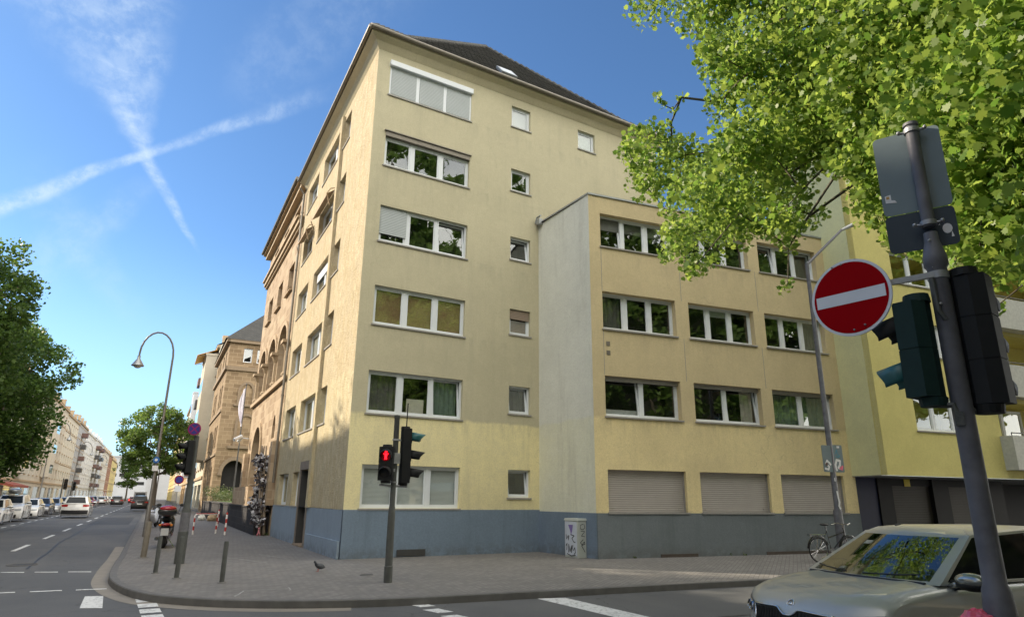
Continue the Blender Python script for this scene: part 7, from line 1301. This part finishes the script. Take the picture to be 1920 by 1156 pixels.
def tree(label, loc, h, crown_c, crown_r, ncl, per, lsize, shape, mat, seed, group=None, name='street_tree', tr=.22, fork=None, clr=.9, up=.5, extra=()):
    t = thing(name, label, 'tree', loc, 0, group); rnd = random.Random(seed); cl = []
    n_lobes = 9; lobes = []
    for i in range(n_lobes):
        a = rnd.uniform(0, 6.28); e = rnd.uniform(-.6, 1); q_ = Vector((math.cos(a)*math.cos(e), math.sin(a)*math.cos(e), math.sin(e))); lobes.append((q_, rnd.uniform(.1, .34)))
    while len(cl) < ncl:
        v = Vector((rnd.gauss(0, 1), rnd.gauss(0, 1), rnd.gauss(0, 1))).normalized(); k = rnd.random()**.33; w_ = .80+sum(am*max(0, v.dot(q_))**6 for q_, am in lobes)
        p = Vector((crown_c[0]+v.x*crown_r[0]*k*w_, crown_c[1]+v.y*crown_r[1]*k*w_, crown_c[2]+v.z*crown_r[2]*k*w_))
        if p.z < 1.9: continue
        cl.append((p.x, p.y, p.z, clr*rnd.uniform(.55, 1.1)))
    cl += list(extra)
    leaf_mesh('crown', cl, per, lsize, shape, mat, t, seed, up=up)
    skeleton((0, 0, -.1), cl, tr, fork or (crown_c[0]*.4, crown_c[1]*.4, max(2.2, crown_c[2]-crown_r[2]*.8)), t, seed=seed, twig=.014)
    return t
# plane tree over the right foreground
TB = Vector((6.2, -17.6, 0))
pt = thing('plane_tree', 'bright green plane tree whose boughs hang over the upper right of the view', 'tree', TB)
rnd = random.Random(8); cl = [(x-TB.x, y-TB.y, z, r_) for x, y, z, r_ in CROWN]
vis = len(cl)
for i in range(120):
    a = rnd.uniform(0, 6.283); k = rnd.random()**.5; x, y, z = 6.6+5.2*k*math.cos(a), -16.5+5.2*k*math.sin(a), rnd.uniform(5.8, 15.5)
    # stay outside the measured part of the crown
    v = Vector((x+5.803, y+18.431, z-1.6)); px_ = 960+1220*v.dot(rv)/v.dot(fv); 
    if v.dot(fv) > 0 and px_ < 2150: continue
    cl.append((x-TB.x, y-TB.y, z, rnd.uniform(.5, .85)))
leaf_mesh('crown', cl[:vis], 340, .083, MAPLE, 'leaf_plane', pt, 5, up=.55, flat=.8)
leaf_mesh('crown', cl[vis:], 150, .17, LOBED, 'leaf_plane', pt, 6, up=.5)
skeleton((0, 0, -.1), cl, .26, (-.5, .3, 4.6), pt, twig=.0048)
# dark street trees on the left
tree('big dark street tree nearest on the left, filling the left edge', LP(22, -15.4), 16, (-.3, 0, 7.9), (4.4, 4.8, 7.7), 430, 270, .2, LOBED, 'leaf_dark', 21, 'street trees on the left pavement', clr=1.0)
tree('dark street tree just beyond the near one, its foliage reaching toward the roadway', LP(33, -15.0), 14, (0, 0, 6.7), (4.2, 4.4, 5.9), 380, 270, .2, LOBED, 'leaf_dark', 22, 'street trees on the left pavement', clr=1.0)
tree('tree outside the view beyond the crossing at left', LP(-32, -15.5), 15, (0, 0, 9), (4.4, 5, 6.5), 90, 110, .32, OVAL, 'leaf_dark', 25, 'street trees on the left pavement', clr=1.15)
tree('dark tree beside the near one, outside the left edge', LP(11, -16.5), 14, (0, 0, 8.2), (4.2, 4.6, 6.2), 170, 130, .28, OVAL, 'leaf_dark', 26, 'street trees on the left pavement', clr=1.0)
for s, o, k in ((15.5, -19.5, 0), (27.8, -20, 2)):  # slim trees out of view, added to break up the facade's shadow edge
    tree(('unseen slim tree added to feather the shadow edge, nearest the crossing', 'unseen slim tree added to feather the shadow edge, in the middle', 'unseen slim tree added to feather the shadow edge, furthest along')[k], LP(s, o), 21, (0, 0, 14.6-(.8 if k == 1 else 0)), (2.6, 2.8, 5.4-k*.2), 75, 90, .26, OVAL, 'leaf_dark', 70+k, 'unseen slim trees added to feather the shadow edge', clr=.9, tr=.16)
# round tree on the right pavement
tree('round sunlit street tree on the right pavement before the distant houses', LP(62, -4.5), 12.5, (-.5, 0, 7.4), (3.9, 3.9, 4.6), 150, 220, .22, LOBED, 'leaf_street', 31, tr=.2, clr=.8)
tree('small dark tree at the far end of the street', LP(232, -12.3), 15, (0, 0, 8.6), (3.3, 4, 6.0), 80, 120, .45, OVAL, 'leaf_dark', 33, tr=.3, clr=1.1)
0 and tree('slim street tree among the far balconies at left', LP(128, -17.5), 11, (0, 0, 6.2), (2.6, 2.6, 3.6), 40, 60, .35, OVAL, 'leaf_mid', 34, tr=.15)
# trees behind the viewer, mirrored in the panes
for k, (x, y, s) in enumerate(((-4.5, -25, 41), (3.5, -25.5, 42), (12, -24.5, 43), (20, -25, 44), (28, -26, 45), (36, -27, 46), (45, -28, 47))):
    tree(('first', 'second', 'third', 'fourth', 'fifth', 'sixth', 'seventh')[k]+' plane tree behind the viewer along the side street', (x, y, 0), 30, (0, 0, 16.8), (5.4, 4.6, 13.4), 400, 150, .42, OVAL, 'leaf_mid', s, 'plane trees behind the viewer', tr=.25)
# climber on the sandstone hall: twisting stems hung with pale and dark scraps
cv = thing('climbing_vine', 'gnarled climber with grey and white dried leaves where the stone hall meets the cream block', 'plant', LP(12.75, -.3))
plain('vine_stem', (.25, .2, .15), .9, var=.4); plain('scrap_pale', (.55, .55, .58), .7, var=.4, scale=6); plain('scrap_dark', (.06, .05, .055), .8, var=.5)
rnd = random.Random(12); mb = MB()
for i in range(9):
    p = Vector((rnd.uniform(-.1, .15), rnd.uniform(-.3, .5), 0)); pts = [p.copy()]
    for k in range(8): p = p+Vector((rnd.uniform(-.06, .06), rnd.uniform(-.02, .16), .48)); pts.append(p.copy())
    mb.tube(pts, [.07-.006*k for k in range(9)], 6)
mb.build('stems', 'vine_stem', cv, smooth=True)
cl = []
for i in range(46): t = rnd.random(); cl.append((rnd.uniform(-.35, .15), rnd.uniform(-.3, .6)+t*.6, .6+t*2.7, rnd.uniform(.2, .4)))
leaf_mesh('dried_leaves', cl, 34, .16, LOBED, 'scrap_pale', cv, 3, up=-.2); leaf_mesh('dark_leaves', cl, 34, .16, LOBED, 'scrap_dark', cv, 4, up=.0)
# shrubs and grass on the raised lawn, weeds at the wall foot
leafmat('leaf_shrub', (.035, .06, .018), (.08, .11, .035), .35)
for k, (s, o, r_, h_) in enumerate(((44, .6, 1.0, 1.0), (47.5, .3, .9, 1.3), (40, .5, .8, .7))):
    t = thing('shrub', ('low green shrub on the lawn by the flagpole', 'taller shrub at the far end of the garden wall', 'flat shrub at the middle of the raised lawn')[k], 'shrub', LP(s, o, 1.2), 0, 'shrubs on the raised lawn'); rnd = random.Random(k)
    leaf_mesh('foliage', [(rnd.uniform(-r_, r_), rnd.uniform(-r_, r_), rnd.uniform(.1, h_), .4) for _ in range(22)], 50, .09, OVAL, 'leaf_shrub', t, k+50)
wd = leaf_mesh('weeds', [(LP(12.3+i*.35, -.15).x, LP(12.3+i*.35, -.15).y, .04, .12) for i in range(3)]+[(AP(s, .05).x, AP(s, .05).y, .03, .07) for s in (1.2, 4.6, 5.1, 8.2)], 40, .06, OVAL, 'leaf_shrub', None, 60); tag(wd, kind='stuff')
# leaves fallen on the pavement and along the kerb
rng = random.Random(5); fl = [(rng.uniform(-4, 12), 0, .006, .01) for _ in range(1)]; fl = []
for i in range(90):
    x = rng.uniform(-3, 15); y = -7.2-.17*x+rng.uniform(0, 5.0)*rng.random(); fl.append((x, y, .012, .02))
